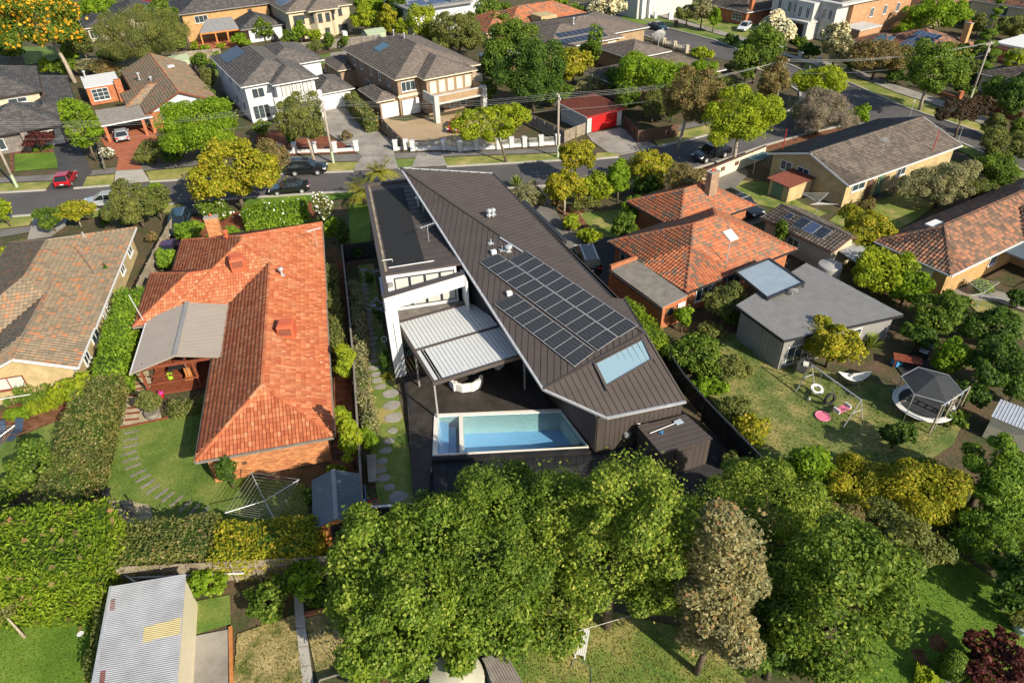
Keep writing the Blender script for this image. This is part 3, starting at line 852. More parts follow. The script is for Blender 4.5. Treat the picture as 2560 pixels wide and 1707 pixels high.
STY = {  # material, leaf length, leaf aspect, clump radius factor, cover, shape
    'cherry': ('leaf_cherry', 0.27, 0.6, 0.20, 2.3, 'round'), 'pear': ('leaf_pear', 0.22, 0.6, 0.17, 2.0, 'round'),
    'olive': ('leaf_olive', 0.20, 0.42, 0.20, 2.3, 'round'), 'dark': ('leaf_dark', 0.24, 0.6, 0.2, 2.3, 'round'),
    'mid': ('leaf_mid', 0.24, 0.6, 0.2, 2.2, 'round'), 'lime': ('leaf_lime', 0.30, 0.6, 0.24, 2.2, 'round'),
    'bright': ('leaf_bright', 0.28, 0.6, 0.24, 2.2, 'round'), 'gold': ('leaf_gold', 0.22, 0.65, 0.2, 2.4, 'round'),
    'grey': ('leaf_grey', 0.22, 0.4, 0.22, 2.0, 'round'), 'brown': ('leaf_brown', 0.24, 0.5, 0.22, 2.0, 'round'),
    'purple': ('leaf_purple', 0.22, 0.55, 0.2, 2.2, 'flat'), 'plum': ('leaf_plum', 0.22, 0.5, 0.2, 1.7, 'round'),
    'conifer': ('leaf_conifer', 0.26, 0.32, 0.24, 2.4, 'cone'), 'cypress': ('leaf_cypress', 0.26, 0.35, 0.24, 2.8, 'round'),
    'bare': ('twig', 0.55, 0.07, 0.25, 0.9, 'round'), 'ball': ('leaf_mid', 0.14, 0.6, 0.12, 3.2, 'ball'),
    'gum': ('leaf_olive', 0.34, 0.3, 0.26, 1.7, 'round'), 'hedgeball': ('leaf_hedge', 0.2, 0.6, 0.16, 2.8, 'round'),
    'feather': ('leaf_olive', 0.42, 0.16, 0.2, 2.0, 'round')}
def fit(u, v, ru, rv, trunk):
    zc = trunk + 2.0
    for _ in range(8):
        p = site(u, v, zc)
        k = px_per_m(p)
        rx = ru / k; hy = rv / k
        w = p - Vector((0, 0, CAM_H)); ph = math.atan2(-w.z, math.hypot(w.x, w.y))
        rz2 = (hy * hy - (rx * math.sin(ph)) ** 2) / math.cos(ph) ** 2
        rz = math.sqrt(max(rz2, (0.5 * rx) ** 2)); ry = rx
        if rz2 < (0.5 * rx) ** 2:
            ry = math.sqrt(max(hy * hy - (rz * math.cos(ph)) ** 2, (0.3 * rx * math.sin(ph)) ** 2)) / math.sin(ph)
        zc = trunk + rz
    return p, rx, ry, rz, zc
def plant(u, v, ru, rv, style, label, trunk=0.5, name=None, cat='tree', group=None, bark='bark', blossom=None, dens=1.0, size=None, clump=None, fill=0.62, limbs=6, mat=None, lean=(0, 0), low=-0.55, cap=45000):
    """a tree or shrub surveyed by the outline of its crown (u, v, half width, half height)"""
    p, rx, ry, rz, zc = fit(u, v, ru, rv, trunk)
    mt, ls, asp, cf, cov, shape = STY[style]
    if shape in ('round', 'flat'): rx, ry, rz = rx * 1.06, ry * 1.06, rz * 1.06
    mt = mat or mt
    k = px_per_m(p)
    ls = size or max(ls, 5.0 / k)
    if name is None: name = cat.replace(' ', '_')
    root = thing(name, label, cat, (p.x + lean[0], p.y + lean[1], 0), 0, group)
    rm = (rx * ry * rz) ** (1 / 3)
    area = 4 * math.pi * ((rx * ry) ** 1.6 / 3 + (rx * rz) ** 1.6 / 3 + (ry * rz) ** 1.6 / 3) ** (1 / 1.6)
    n = int(np.clip(cov * dens * area / (ls * ls * asp * 0.5) * 1.05, 250, cap))
    cl = clump or max(cf * rm * 1.25, ls * 0.9)
    if shape == 'ball':
        d = rdir(n); Pn = np.array(p[:]) + d * np.array([rx, ry, rz]) * rng.uniform(0.9, 1.0, n)[:, None]; Nr = unit(d + 0.4 * rng.normal(size=(n, 3))); cen = Pn[:8]
    else:
        Pn, Nr, cen = crown_points((p.x, p.y, zc), (rx, ry, rz), n, cl, shape, fill, low)
    Pn[:, 2] = np.maximum(Pn[:, 2], 0.04)
    n = len(Pn)
    if style in ('cypress',): Vv, Q = leaf_arrays(Pn, Nr, ls, asp, np.tile([0, 0, 1.0], (n, 1)))
    elif style == 'feather': Vv, Q = leaf_arrays(Pn, Nr, ls, asp, np.tile([0, 0, -1.0], (n, 1)))
    else: Vv, Q = leaf_arrays(Pn, Nr, ls, asp)
    np_mesh('crown', Vv, Q, mt, root)
    if blossom:
        bm_, frac, bs = blossom
        j = rng.choice(n, int(n * frac), replace=False)
        j = j[np.argsort(-(Pn[j, 2] + 0.8 * rz * rng.normal(size=len(j))))][:int(n * frac * 0.7)]
        Vv, Q = leaf_arrays(Pn[j] + unit(Pn[j] - np.array((p.x, p.y, zc))) * 0.08, unit(Nr[j] + np.array([0, -0.3, 0.6])), bs, 0.8)
        np_mesh('blossom', Vv, Q, bm_, root)
    # trunk and limbs
    tb = MB()
    r0 = max(0.05, 0.045 * rm + 0.03)
    base = Vector((p.x + lean[0], p.y + lean[1], -0.05)); fork = Vector((p.x + lean[0] * 0.3, p.y + lean[1] * 0.3, max(0.3, zc - rz * 0.45)))
    tb.tube([base, base.lerp(fork, 0.5) + Vector((rng.uniform(-.1, .1) * rm, rng.uniform(-.1, .1) * rm, 0)) * 0.4, fork], [r0 * 1.25, r0, r0 * 0.8], 7)
    for q in cen[rng.choice(len(cen), min(limbs, len(cen)), replace=False)]:
        q = Vector(q); mid = fork.lerp(q, 0.5) + Vector((0, 0, 0.12 * rm))
        tb.tube([fork, mid, q], [r0 * 0.6, r0 * 0.35, r0 * 0.12], 5)
    tb.build('trunk', bark, root, smooth=True)
    return root
def hedge(pts, width, z1, mat, label, ls=0.2, asp=0.6, cov=1.7, name='hedge', cat='hedge', group=None, z0=0.0, blossom=None, rough=0.12, extra=None, world=False, dens_up=None):
    """clipped hedge along a surveyed line; leaves over its top and sides, inner growth as a solid body"""
    W = [Vector(p) if world else site(*p, z1) for p in pts]
    for w in W: w.z = 0
    root = thing(name, label, cat, (W[0].x, W[0].y, 0), 0, group)
    Ps, Ns = [], []
    core = MB()
    for a, b in zip(W, W[1:]):
        L = (b - a).length; d = (b - a) / L; s = Vector((-d.y, d.x, 0)); hw = width / 2
        k = px_per_m((a + b) / 2); l_ = max(ls, 4.5 / k)
        per = cov / (l_ * l_ * asp * 0.5)
        def put(n, f, nr):
            t = rng.uniform(0, 1, (n, 2)); q = f(t)
            Ps.append(q + rng.normal(size=(n, 3)) * rough); Ns.append(unit(np.array(nr) + rng.normal(size=(n, 3)) * 0.55))
        A, D, S = np.array(a[:]), np.array(d[:]), np.array(s[:])
        put(int(per * L * width), lambda t: A + D * (t[:, :1] * L) + S * ((t[:, 1:] - .5) * width) + np.array([0, 0, z1]), (0, 0, 1))
        for sg in (1, -1):
            put(int(per * L * (z1 - z0)), lambda t: A + D * (t[:, :1] * L) + S * (sg * hw) + np.array([0, 0, 1.0]) * (z0 + t[:, 1:] * (z1 - z0)), S * sg)
        for e, sg in ((a, -1), (b, 1)):
            E_ = np.array(e[:])
            put(int(per * width * (z1 - z0)), lambda t: E_ + S * ((t[:, :1] - .5) * width) + np.array([0, 0, 1.0]) * (z0 + t[:, 1:] * (z1 - z0)), D * sg)
        c = 0.14
        q = [a + s * (hw - c) + d * c * 0.5, a - s * (hw - c) + d * c * 0.5, b - s * (hw - c) - d * c * 0.5, b + s * (hw - c) - d * c * 0.5]
        core.prism([(p.x, p.y) for p in q], z0 + 0.02, z1 - c)
    P = np.concatenate(Ps); Nn = np.concatenate(Ns); P[:, 2] = np.maximum(P[:, 2], 0.03)
    j = rng.uniform(0, 1, len(P)) < 0.05; P[j] += Nn[j] * rng.uniform(0.05, 0.3, j.sum())[:, None]
    wob = 0.14 * np.sin(P[:, 0] * 1.7 + P[:, 1] * 1.1) + 0.07 * np.sin(P[:, 1] * 3.1 - P[:, 0] * 2.2)
    P[:, 2] += wob * (P[:, 2] > z1 * 0.6)
    Vv, Q = leaf_arrays(P, Nn, l_, asp)
    np_mesh('foliage', Vv, Q, mat, root)
    if extra:
        em, fr, es = extra
        j = rng.choice(len(P), int(len(P) * fr), replace=False)
        Vv, Q = leaf_arrays(P[j] + Nn[j] * 0.04, Nn[j], es, 0.8); np_mesh('blossom', Vv, Q, em, root)
    core.build('inner_growth', 'leaf_dark', root)
    return root
def palm(p, h, n, L, mat, label, name='palm', cat='palm', bark='bark', droop=0.6, wid=0.5, group=None):
    root = thing(name, label, cat, (p[0], p[1], 0), 0, group)
    MB().tube([(p[0], p[1], -.05), (p[0], p[1], h)], [0.2, 0.16], 8).build('trunk', bark, root, smooth=True)
    Vs = []; Qs = []
    for i in range(n):
        a = 2 * math.pi * i / n + rng.uniform(-.2, .2); el = rng.uniform(0.1, 1.2); l_ = L * rng.uniform(0.8, 1.1)
        d = np.array([math.cos(a), math.sin(a), 0])
        pts = []
        for t in np.linspace(0, 1, 9):
            r = t * l_
            pts.append(np.array([p[0], p[1], h]) + d * r * math.cos(el * (1 - 0.2 * t)) + np.array([0, 0, 1]) * (r * math.sin(el) - droop * l_ * t * t * math.cos(el)))
        pts = np.array(pts); sd = np.cross(d, [0, 0, 1.0])
        Pn, Td, Nn = [], [], []
        for j in range(1, 9):
            for k_ in np.linspace(0, 1, 4):
                q = pts[j - 1] * (1 - k_) + pts[j] * k_
                for sg in (-1, 1):
                    w = wid * (1 - (j / 9) ** 3) * 0.5
                    td = sd * sg + d * 0.6 - np.array([0, 0, 0.25])
                    Pn.append(q + unit(td[None])[0] * w); Td.append(td); Nn.append(np.array([0, 0, 1.0]) + d * 0.2)
        Pn, Td, Nn = np.array(Pn), unit(np.array(Td)), unit(np.array(Nn))
        V, Q = leaf_arrays(Pn, Nn, wid * 1.1, 0.16, Td)
        Qs.append(Q + sum(len(x) for x in Vs)); Vs.append(V)
    np_mesh('crown', np.concatenate(Vs), np.concatenate(Qs), mat, root)
    return root
def spiky(p, r, h, n, mat, label, name='shrub', cat='shrub', group=None, w=0.07):
    """rosette of upright strap leaves"""
    root = thing(name, label, cat, (p[0], p[1], 0), 0, group)
    V, Q = [], []
    for i in range(n):
        a = rng.uniform(0, 6.283); e = rng.uniform(0.25, 1.45)
        d = np.array([math.cos(a) * math.cos(e), math.sin(a) * math.cos(e), math.sin(e)]); s = np.cross(d, [0, 0, 1.0]); s = s / (np.linalg.norm(s) + 1e-6) * w
        b = np.array([p[0], p[1], 0.05]); m_ = b + d * np.array([r, r, h]) * 0.6; t = b + d * np.array([r * 1.1, r * 1.1, h * 0.95])
        o = len(V); V += [b - s * .6, b + s * .6, m_ + s, t, t, m_ - s]; Q += [(o, o + 1, o + 2, o + 5), (o + 5, o + 2, o + 3, o + 4)]
    np_mesh('foliage', np.array(V), np.array(Q), mat, root)
    return root
def blades(name, polys, n_m2, h, mat, z=0.01, label=None):
    """stuff: short upright blades over surveyed polygons"""
    V, Q = [], []
    for pl in polys:
        W = [site(u, v) for u, v in pl]; xy = [(p.x, p.y) for p in W]
        x0, x1 = min(p[0] for p in xy), max(p[0] for p in xy); y0, y1 = min(p[1] for p in xy), max(p[1] for p in xy)
        n = int((x1 - x0) * (y1 - y0) * n_m2)
        P = np.stack([rng.uniform(x0, x1, n), rng.uniform(y0, y1, n)], 1)
        keep = np.array([inside(xy, *q) for q in P]); P = P[keep]; n = len(P)
        a = rng.uniform(0, 6.283, n); hh = h * rng.uniform(0.5, 1.3, n); w = 0.035
        b = np.stack([P[:, 0], P[:, 1], np.full(n, z)], 1)
        s = np.stack([np.cos(a), np.sin(a), np.zeros(n)], 1) * w
        t = b + np.stack([rng.normal(size=n) * h * 0.5, rng.normal(size=n) * h * 0.5, hh], 1)
        o = sum(len(x) for x in V)
        V.append(np.stack([b - s, b + s, t + s * 0.15, t - s * 0.15], 1).reshape(-1, 3)); Q.append(np.arange(4 * n).reshape(-1, 4) + o)
    ob = np_mesh(name, np.concatenate(V), np.concatenate(Q), mat)
    return tag(ob, label, 'grass', None, 'stuff')
# ------------------------------------------------------------------ vehicles
CARP = {  # roofline profile (x from the rear, z) of body and of glass house, half width, wheel radius, wheel positions
    'hatch': dict(L=4.1, W=1.74, body=[(0, .35), (0, .85), (.08, .95), (1.1, .98), (2.9, .92), (3.8, .78), (4.1, .62), (4.1, .3)], cab=[(.12, .93), (.45, 1.42), (.9, 1.5), (1.9, 1.48), (2.9, .9)], roof=(.55, 1.95, 1.5), wh=(.72, 3.3), r=.31),
    'sedan': dict(L=4.7, W=1.8, body=[(0, .4), (0, .88), (.15, .98), (1.0, 1.0), (3.4, .93), (4.4, .78), (4.7, .6), (4.7, .3)], cab=[(.75, .97), (1.4, 1.4), (1.9, 1.45), (2.5, 1.42), (3.4, .92)], roof=(1.45, 2.55, 1.45), wh=(.9, 3.75), r=.32),
    'suv': dict(L=4.8, W=1.88, body=[(0, .45), (0, 1.05), (.06, 1.12), (1.5, 1.12), (3.5, 1.08), (4.5, 1.0), (4.8, .8), (4.8, .42)], cab=[(.06, 1.1), (.2, 1.75), (.6, 1.84), (2.5, 1.82), (3.45, 1.08)], roof=(.3, 2.6, 1.84), wh=(.95, 3.75), r=.38),
    'van': dict(L=5.0, W=1.92, body=[(0, .45), (0, 1.1), (.05, 1.15), (1.5, 1.15), (3.9, 1.1), (4.7, .98), (5.0, .8), (5.0, .4)], cab=[(.03, 1.13), (.12, 1.8), (.4, 1.9), (3.0, 1.88), (3.95, 1.1)], roof=(.25, 3.1, 1.9), wh=(.9, 4.0), r=.34),
    'pickup': dict(L=5.3, W=1.88, body=[(0, .55), (0, 1.12), (.05, 1.15), (1.7, 1.15), (3.9, 1.12), (5.0, 1.05), (5.3, .85), (5.3, .5)], cab=[(1.65, 1.13), (1.85, 1.72), (2.2, 1.82), (3.1, 1.8), (3.95, 1.1)], roof=(1.95, 3.2, 1.82), wh=(1.15, 4.35), r=.4)}
def car(kind, paint, label, loc, ang, name='car', cat='car', canopy=False, rack=False, plate=True):
    q = CARP[kind]; L, W = q['L'], q['W']; hw = W / 2
    root = thing(name, label, cat, loc, ang)
    M = ROOTM[root] @ Matrix.Translation((-L / 2, 0, 0))
    z0 = q['body'][0][1]
    prof = q['body']
    mb = MB(M)
    def loft(pr, secs):
        rings = []
        for y, s_, dz in secs: rings.append([(x * s_ + L / 2 * (1 - s_), y, z + dz * (1 if z > 0.5 else 0)) for x, z in pr])
        k = len(pr); vs = [v for r in rings for v in r]
        fs = [(i * k + j, (i + 1) * k + j, (i + 1) * k + (j + 1) % k, i * k + (j + 1) % k) for i in range(len(rings) - 1) for j in range(k)]
        fs += [list(range(k)), [(len(rings) - 1) * k + j for j in range(k)][::-1]]
        mb.add(vs, fs)
    loft(prof, [(-hw, .965, -.06), (-hw * .94, .99, -.01), (-hw * .6, 1, 0), (hw * .6, 1, 0), (hw * .94, .99, -.01), (hw, .965, -.06)])
    body = mb.build('body', paint, root, smooth=False)
    # glass house
    cb = q['cab']; a = MB(M); t = 0.76
    k = len(cb); vs = []
    for sg in (-1, 1):
        for i, (x, z) in enumerate(cb):
            f = 0.93 if i in (0, k - 1) else t
            vs.append((x, sg * hw * f, z))
    a.add(vs, [tuple(range(k)), tuple(range(2 * k - 1, k - 1, -1))] + [(i, i + k, i + k + 1, i + 1) for i in range(k - 1)])
    a.build('windows', 'car_glass', root)
    r0, r1, rz = q['roof']; b = MB(M)
    b.prism([(r0, -hw * t * 1.01), (r1, -hw * t * 1.01), (r1, hw * t * 1.01), (r0, hw * t * 1.01)], rz - 0.05, rz + 0.03)
    b.build('car_roof', paint, root, bevel=0.03)
    for sg in (-1, 1):                                               # pillars
        c = MB(M); y0, y1 = sg * hw * 0.94, sg * hw * t * 1.01
        for (xa, za), (xb, zb) in ((cb[0], cb[1]), (cb[-1], cb[-2])): c.bar((xa, y0, za), (xb, y1, zb), 0.09, 0.06)
        xm = (cb[0][0] + cb[-1][0]) / 2; c.bar((xm, y0, cb[0][1] - .02), (xm - .05, y1, rz - .03), 0.08, 0.05)
        c.build('pillar', paint, root)
    for x in q['wh']:
        for sg in (-1, 1):
            w = MB(M @ Matrix.Translation((x, sg * (hw - 0.1), q['r'])) @ Matrix.Rotation(math.pi / 2, 4, 'X'))
            w.lathe([(q['r'] * .6, -.11), (q['r'], -.1), (q['r'], .1), (q['r'] * .6, .11)], seg=16)
            wo = w.build('wheel', 'rubber', root)
            MB(M @ Matrix.Translation((x, sg * (hw - 0.1), q['r'])) @ Matrix.Rotation(math.pi / 2, 4, 'X')).lathe([(q['r'] * .58, -.125), (q['r'] * .58, .125)], seg=12).build('rim', 'galvanised', wo, root=root)
    zl = prof[-2][1] - 0.05
    for sg in (-1, 1):
        MB(M).box(L - .16, L + .01, sg * hw * .72 - .17, sg * hw * .72 + .17, zl - .02, zl + .14).build('headlight', 'head_lamp', root, bevel=0.02)
        MB(M).box(-.015, .1, sg * hw * .78 - .14, sg * hw * .78 + .14, prof[1][1] - .22, prof[1][1] + .02).build('tail_light', 'tail_lamp', root, bevel=0.02)
        MB(M).box(cb[-1][0] - .35, cb[-1][0] - .2, sg * (hw + .1) - .09, sg * (hw + .1) + .09, cb[-1][1] + .02, cb[-1][1] + .15).build('mirror', paint, root)
    MB(M).box(L - .06, L + .03, -hw * .8, hw * .8, z0, z0 + .2).build('bumper', 'black_paint', root)
    MB(M).box(-.03, .06, -hw * .8, hw * .8, z0, z0 + .2).build('bumper', 'black_paint', root)
    if plate: MB(M).box(-.045, -.03, -.2, .2, prof[1][1] - .3, prof[1][1] - .19).build('number_plate', 'white_paint', root)
    if kind == 'pickup':
        if canopy:
            MB(M).prism([(.05, -hw * .92), (1.75, -hw * .92), (1.75, hw * .92), (.05, hw * .92)], 1.15, 1.75).build('tray_canopy', paint, root, bevel=0.08)
        else:
            MB(M).box(.08, 1.7, -hw * .88, hw * .88, 1.152, 1.17).build('tray_cover', 'black_paint', root)
    if rack:
        for x in (r0 + .2, r1 - .2): MB(M).box(x - .03, x + .03, -hw * t, hw * t, rz + .06, rz + .1).build('roof_rack', 'galvanised', root)
        MB(M).box(r0 + .25, r1 - .25, -hw * .5, hw * .5, rz + .1, rz + .13).build('solar_panel', 'pv_navy', root)
    if kind in ('suv', 'van') and not rack:
        for sg in (-1, 1): MB(M).box(r0 + .1, r1, sg * hw * .62 - .025, sg * hw * .62 + .025, rz + .03, rz + .07).build('roof_rail', 'chrome', root)
    return root
def paintm(name, col, rough=0.25):
    mt, n, b = nt(name, rough, 0.15, 0.6)
    b.inputs['Base Color'].default_value = (*col, 1)
    b.inputs['Coat Weight'].default_value = 0.6
    b.inputs['Coat Roughness'].default_value = 0.06
paintm('car_red', (0.36, 0.006, 0.012)); paintm('car_silver', (0.38, 0.40, 0.42)); paintm('car_black', (0.010, 0.011, 0.013))
paintm('car_teal', (0.012, 0.035, 0.045)); paintm('car_purple', (0.05, 0.015, 0.055)); paintm('car_white', (0.62, 0.64, 0.66)); paintm('car_maroon', (0.16, 0.008, 0.02))
# ------------------------------------------------------------------ ground, streets, yards
gq = [(-450, -150), (450, -150), (450, 500), (-450, 500)]; gh = [(2.12, 33.86), (12.4, 31.86), (11.66, 35.92), (2.86, 37.8)]   # opening for the pool
struct('ground', MB().add([(*p, -.08) for p in gq + gh], [(i, (i + 1) % 4, 4 + (i + 1) % 4, 4 + i) for i in range(4)]), 'garden_soil')
FARK = [(-120, 453), (0, 443), (105, 437), (250, 427), (450, 411), (640, 400), (760, 396), (890, 390), (1050, 382), (1176, 375), (1282, 369), (1367, 366), (1428, 359), (1461, 351), (1491, 340), (1569, 325), (1619, 312), (1700, 292), (1777, 270), (1812, 254), (1838, 232), (1838, 212)]
BLOW = [(1815, 198), (1764, 168), (1695, 145), (1637, 131), (1560, 108), (1491, 86), (1420, 62), (1360, 40)]
BUP = [(1320, 5), (1443, 35), (1534, 65), (1642, 93), (1692, 113), (1814, 149), (1842, 161), (1953, 191), (2016, 219), (2066, 242), (2139, 267), (2243, 302), (2293, 330), (2390, 372)]
NEARK = [(2390, 410), (2200, 325), (2080, 290), (2000, 283), (1930, 290), (1850, 308), (1755, 335), (1680, 362), (1592, 389), (1500, 405), (1400, 417), (1300, 424), (1209, 430), (1000, 437), (790, 441), (560, 455), (400, 468), (75, 494), (0, 500), (-120, 510)]
sheet('road', FARK + BLOW + BUP + NEARK, 'asphalt', -0.03)
def kerb(pts, a=0.10):
    strip('kerb', [site(*p) for p in pts], 0.32, 'concrete_pale', -0.08, a)
kerb(FARK[:3]); kerb([(170, 433), (250, 427), (262, 426)]); kerb([(345, 418), (450, 411), (640, 400), (760, 396), (812, 394)]); kerb([(915, 388), (946, 386)]); kerb([(1026, 383), (1050, 382), (1176, 375), (1282, 369), (1367, 366), (1420, 361)])
kerb([(1511, 337), (1569, 325), (1619, 312), (1700, 292), (1777, 270), (1812, 254), (1838, 232), (1838, 212), (1815, 198), (1764, 168), (1695, 145)]); kerb([(1637, 131), (1560, 108), (1491, 86), (1420, 62)])
kerb(BUP); kerb([(2390, 410), (2200, 325), (2080, 290), (2000, 283), (1930, 290), (1850, 308), (1755, 335), (1680, 362), (1592, 389), (1500, 405)])
kerb([(1400, 417), (1300, 424), (1209, 430), (1000, 437), (790, 441), (560, 455), (470, 463)]); kerb([(400, 468), (160, 487)]); kerb([(75, 494), (0, 500), (-120, 510)])
# verges
sheet('verge', [(-120, 451), (0, 441), (105, 435), (120, 417), (0, 422), (-120, 432)], 'verge_grass', 0.0)
sheet('verge', [(185, 431), (258, 425), (265, 400), (192, 407)], 'verge_grass', 0.0)
sheet('verge', [(345, 416), (450, 409), (640, 398), (760, 394), (808, 392), (828, 372), (640, 376), (450, 383), (335, 394)], 'verge_grass', 0.0)
sheet('verge', [(916, 386), (944, 384), (960, 364), (908, 366)], 'lawn_green', 0.0)
sheet('verge', [(1027, 381), (1176, 373), (1282, 367), (1286, 352), (1176, 356), (1012, 362)], 'verge_grass', 0.0)
sheet('verge', [(1368, 364), (1425, 358), (1432, 344), (1395, 350), (1370, 352)], 'verge_grass', 0.0)
sheet('verge', [(1513, 335), (1569, 323), (1619, 310), (1700, 290), (1777, 268), (1808, 250), (1790, 244), (1700, 268), (1640, 284), (1560, 302), (1500, 322)], 'verge_grass', 0.0)
sheet('verge', [(1815, 196), (1764, 166), (1695, 143), (1690, 128), (1760, 150), (1825, 185)], 'verge_grass', 0.0)
sheet('verge', [(1450, 34), (1534, 63), (1642, 91), (1690, 111), (1720, 100), (1640, 78), (1545, 50), (1465, 22)], 'lawn_green', 0.0)
sheet('verge', [(1842, 159), (1953, 189), (2066, 240), (2139, 265), (2243, 300), (2290, 325), (2300, 305), (2140, 240), (2060, 215), (1955, 172), (1850, 145)], 'verge_grass', 0.0)
sheet('verge', [(0, 502), (75, 496), (78, 516), (0, 526)], 'verge_grass', 0.0)
sheet('verge', [(165, 489), (400, 470), (425, 470), (422, 488), (330, 490), (160, 505)], 'verge_grass', 0.0)
sheet('verge', [(560, 457), (790, 443), (840, 440), (840, 452), (780, 458), (560, 472)], 'lawn_lush', 0.0)
sheet('verge', [(1240, 431), (1300, 426), (1400, 419), (1500, 407), (1560, 398), (1560, 410), (1450, 425), (1240, 445)], 'verge_grass', 0.0)
sheet('verge', [(1592, 391), (1680, 364), (1755, 337), (1850, 310), (1930, 292), (1990, 288), (1960, 300), (1860, 320), (1760, 348), (1690, 372), (1600, 400)], 'bark_mulch', 0.0)
sheet('verge', [(2080, 292), (2200, 327), (2390, 412), (2390, 430), (2200, 345), (2090, 305)], 'lawn_green', 0.0)
# footpaths
sheet('footpath', [(-120, 430), (0, 420), (120, 415), (192, 405), (262, 398), (335, 392), (450, 381), (640, 374), (828, 370), (960, 362), (1176, 354), (1286, 350), (1288, 338), (1176, 345), (1050, 349), (815, 354), (640, 361), (450, 369), (320, 378), (192, 394), (105, 402), (0, 408), (-120, 416)], 'footpath_grey', 0.006)
sheet('footpath', [(1500, 320), (1560, 300), (1640, 282), (1700, 266), (1790, 242), (1800, 232), (1700, 254), (1640, 270), (1560, 288), (1490, 308)], 'footpath_grey', 0.006)
sheet('footpath', [(1850, 143), (1955, 170), (2060, 213), (2140, 238), (2300, 303), (2310, 288), (2140, 222), (2060, 196), (1960, 158), (1855, 132)], 'concrete', 0.006)
sheet('footpath', [(1470, 20), (1545, 48), (1640, 76), (1725, 100), (1735, 92), (1650, 70), (1550, 42), (1480, 14)], 'concrete', 0.006)
sheet('footpath', [(0, 528), (78, 518), (150, 508), (150, 520), (75, 532), (0, 545)], 'footpath_grey', 0.006)
# driveways and crossings
sheet('driveway', [(117, 331), (177, 325), (196, 362), (212, 398), (200, 405), (188, 432), (108, 437), (135, 398), (130, 365)], 'dark_drive', 0.012)
sheet('driveway', [(228, 312), (234, 298), (345, 280), (362, 322), (330, 345), (318, 372), (327, 388), (266, 392), (272, 363), (240, 335)], 'brick_paving', 0.012)
sheet('driveway', [(266, 393), (327, 389), (345, 417), (262, 425)], 'concrete_pale', 0.012)
sheet('driveway', [(739, 252), (805, 244), (850, 285), (905, 328), (905, 356), (830, 357), (790, 330), (745, 300), (735, 275)], 'concrete', 0.012)
sheet('driveway', [(832, 358), (905, 357), (916, 388), (810, 393)], 'concrete', 0.016)
sheet('driveway', [(870, 262), (895, 275), (930, 279), (1069, 258), (1112, 250), (1150, 338), (925, 340), (900, 300)], 'aggregate_tan', 0.012)
sheet('driveway', [(960, 351), (1014, 349), (1027, 381), (945, 385)], 'concrete', 0.016)
sheet('driveway', [(1347, 308), (1424, 293), (1466, 312), (1511, 337), (1461, 350), (1428, 357), (1393, 348), (1360, 325)], 'concrete', 0.012)
sheet('driveway', [(425, 468), (470, 463), (500, 470), (430, 500), (400, 560), (360, 600), (340, 640), (320, 640), (350, 570), (395, 495)], 'dark_drive', 0.012)
sheet('driveway', [(78, 494), (160, 487), (150, 520), (95, 560), (0, 690), (0, 640), (60, 560)], 'concrete', 0.012)
sheet('driveway', [(1209, 431), (1245, 429), (1260, 450), (1285, 500), (1340, 560), (1400, 600), (1395, 660), (1340, 640), (1240, 520), (1205, 460)], 'footpath_grey', 0.012)
sheet('driveway', [(1640, 380), (1700, 362), (1720, 400), (1690, 430), (1740, 470), (1770, 500), (1700, 530), (1610, 490), (1600, 440)], 'footpath_grey', 0.012)
sheet('driveway', [(1335, 545), (1420, 545), (1440, 600), (1400, 660), (1340, 640)], 'dark_drive', 0.014)
# front gardens across the street
sheet('lawn', [(34, 354), (125, 350), (138, 385), (34, 394)], 'lawn_lush', 0.004)
sheet('garden_bed', [(22, 345), (120, 335), (128, 350), (30, 355), (32, 394), (24, 394)], 'bark_mulch', 0.003)
sheet('garden_bed', [(660, 325), (740, 310), (790, 330), (828, 350), (650, 356)], 'red_mulch', 0.003)
sheet('garden_bed', [(588, 310), (650, 300), (660, 335), (640, 352), (588, 352)], 'red_mulch', 0.003)
sheet('garden_bed', [(858, 270), (875, 275), (925, 318), (922, 332), (905, 322)], 'red_mulch', 0.013)
sheet('lawn', [(480, 128), (510, 120), (520, 180), (490, 170)], 'lawn_green', 0.003)
sheet('lawn', [(700, 135), (780, 118), (790, 135), (740, 150)], 'lawn_green', 0.003)
sheet('patio', [(760, 122), (830, 112), (850, 140), (790, 178), (745, 165)], 'concrete', 0.004)
sheet('lawn', [(40, 108), (150, 108), (160, 135), (60, 150)], 'lawn_green', 0.003)
sheet('lawn', [(1560, 0), (1700, 20), (1790, 80), (1720, 92), (1600, 55), (1480, 10)], 'lawn_mixed', 0.003)
sheet('lawn', [(1410, 55), (1440, 30), (1500, 52), (1460, 60)], 'lawn_lush', 0.003)
# near lots
sheet('lawn', [(525, 540), (610, 515), (745, 500), (750, 530), (640, 545), (530, 560)], 'lawn_green', 0.004)
sheet('garden_bed', [(430, 500), (760, 460), (770, 500), (610, 514), (520, 530), (480, 560), (430, 550)], 'red_mulch', 0.002)
sheet('lawn', [(262, 985), (375, 964), (480, 935), (500, 1000), (520, 1090), (700, 1110), (720, 1250), (240, 1250), (215, 1140)], 'lawn_green', 0.004)
sheet('gravel_path', [(302, 862), (340, 850), (372, 962), (262, 986)], 'gravel_path', 0.006)
sheet('gravel_bed', [(222, 1160), (250, 1148), (300, 1150), (345, 1160), (352, 1200), (330, 1225), (240, 1225), (215, 1190)], 'gravel_path', 0.006)
sheet('side_path', [(770, 600), (790, 600), (815, 1000), (840, 1200), (740, 1200), (765, 1010)], 'bark_mulch', 0.002)
sheet('lawn', [(0, 1020), (160, 955), (150, 1000), (130, 1060), (40, 1110), (0, 1150)], 'lawn_green', 0.004)
sheet('garden_bed', [(0, 950), (60, 900), (185, 900), (165, 955), (0, 1015)], 'bark_mulch', 0.003)
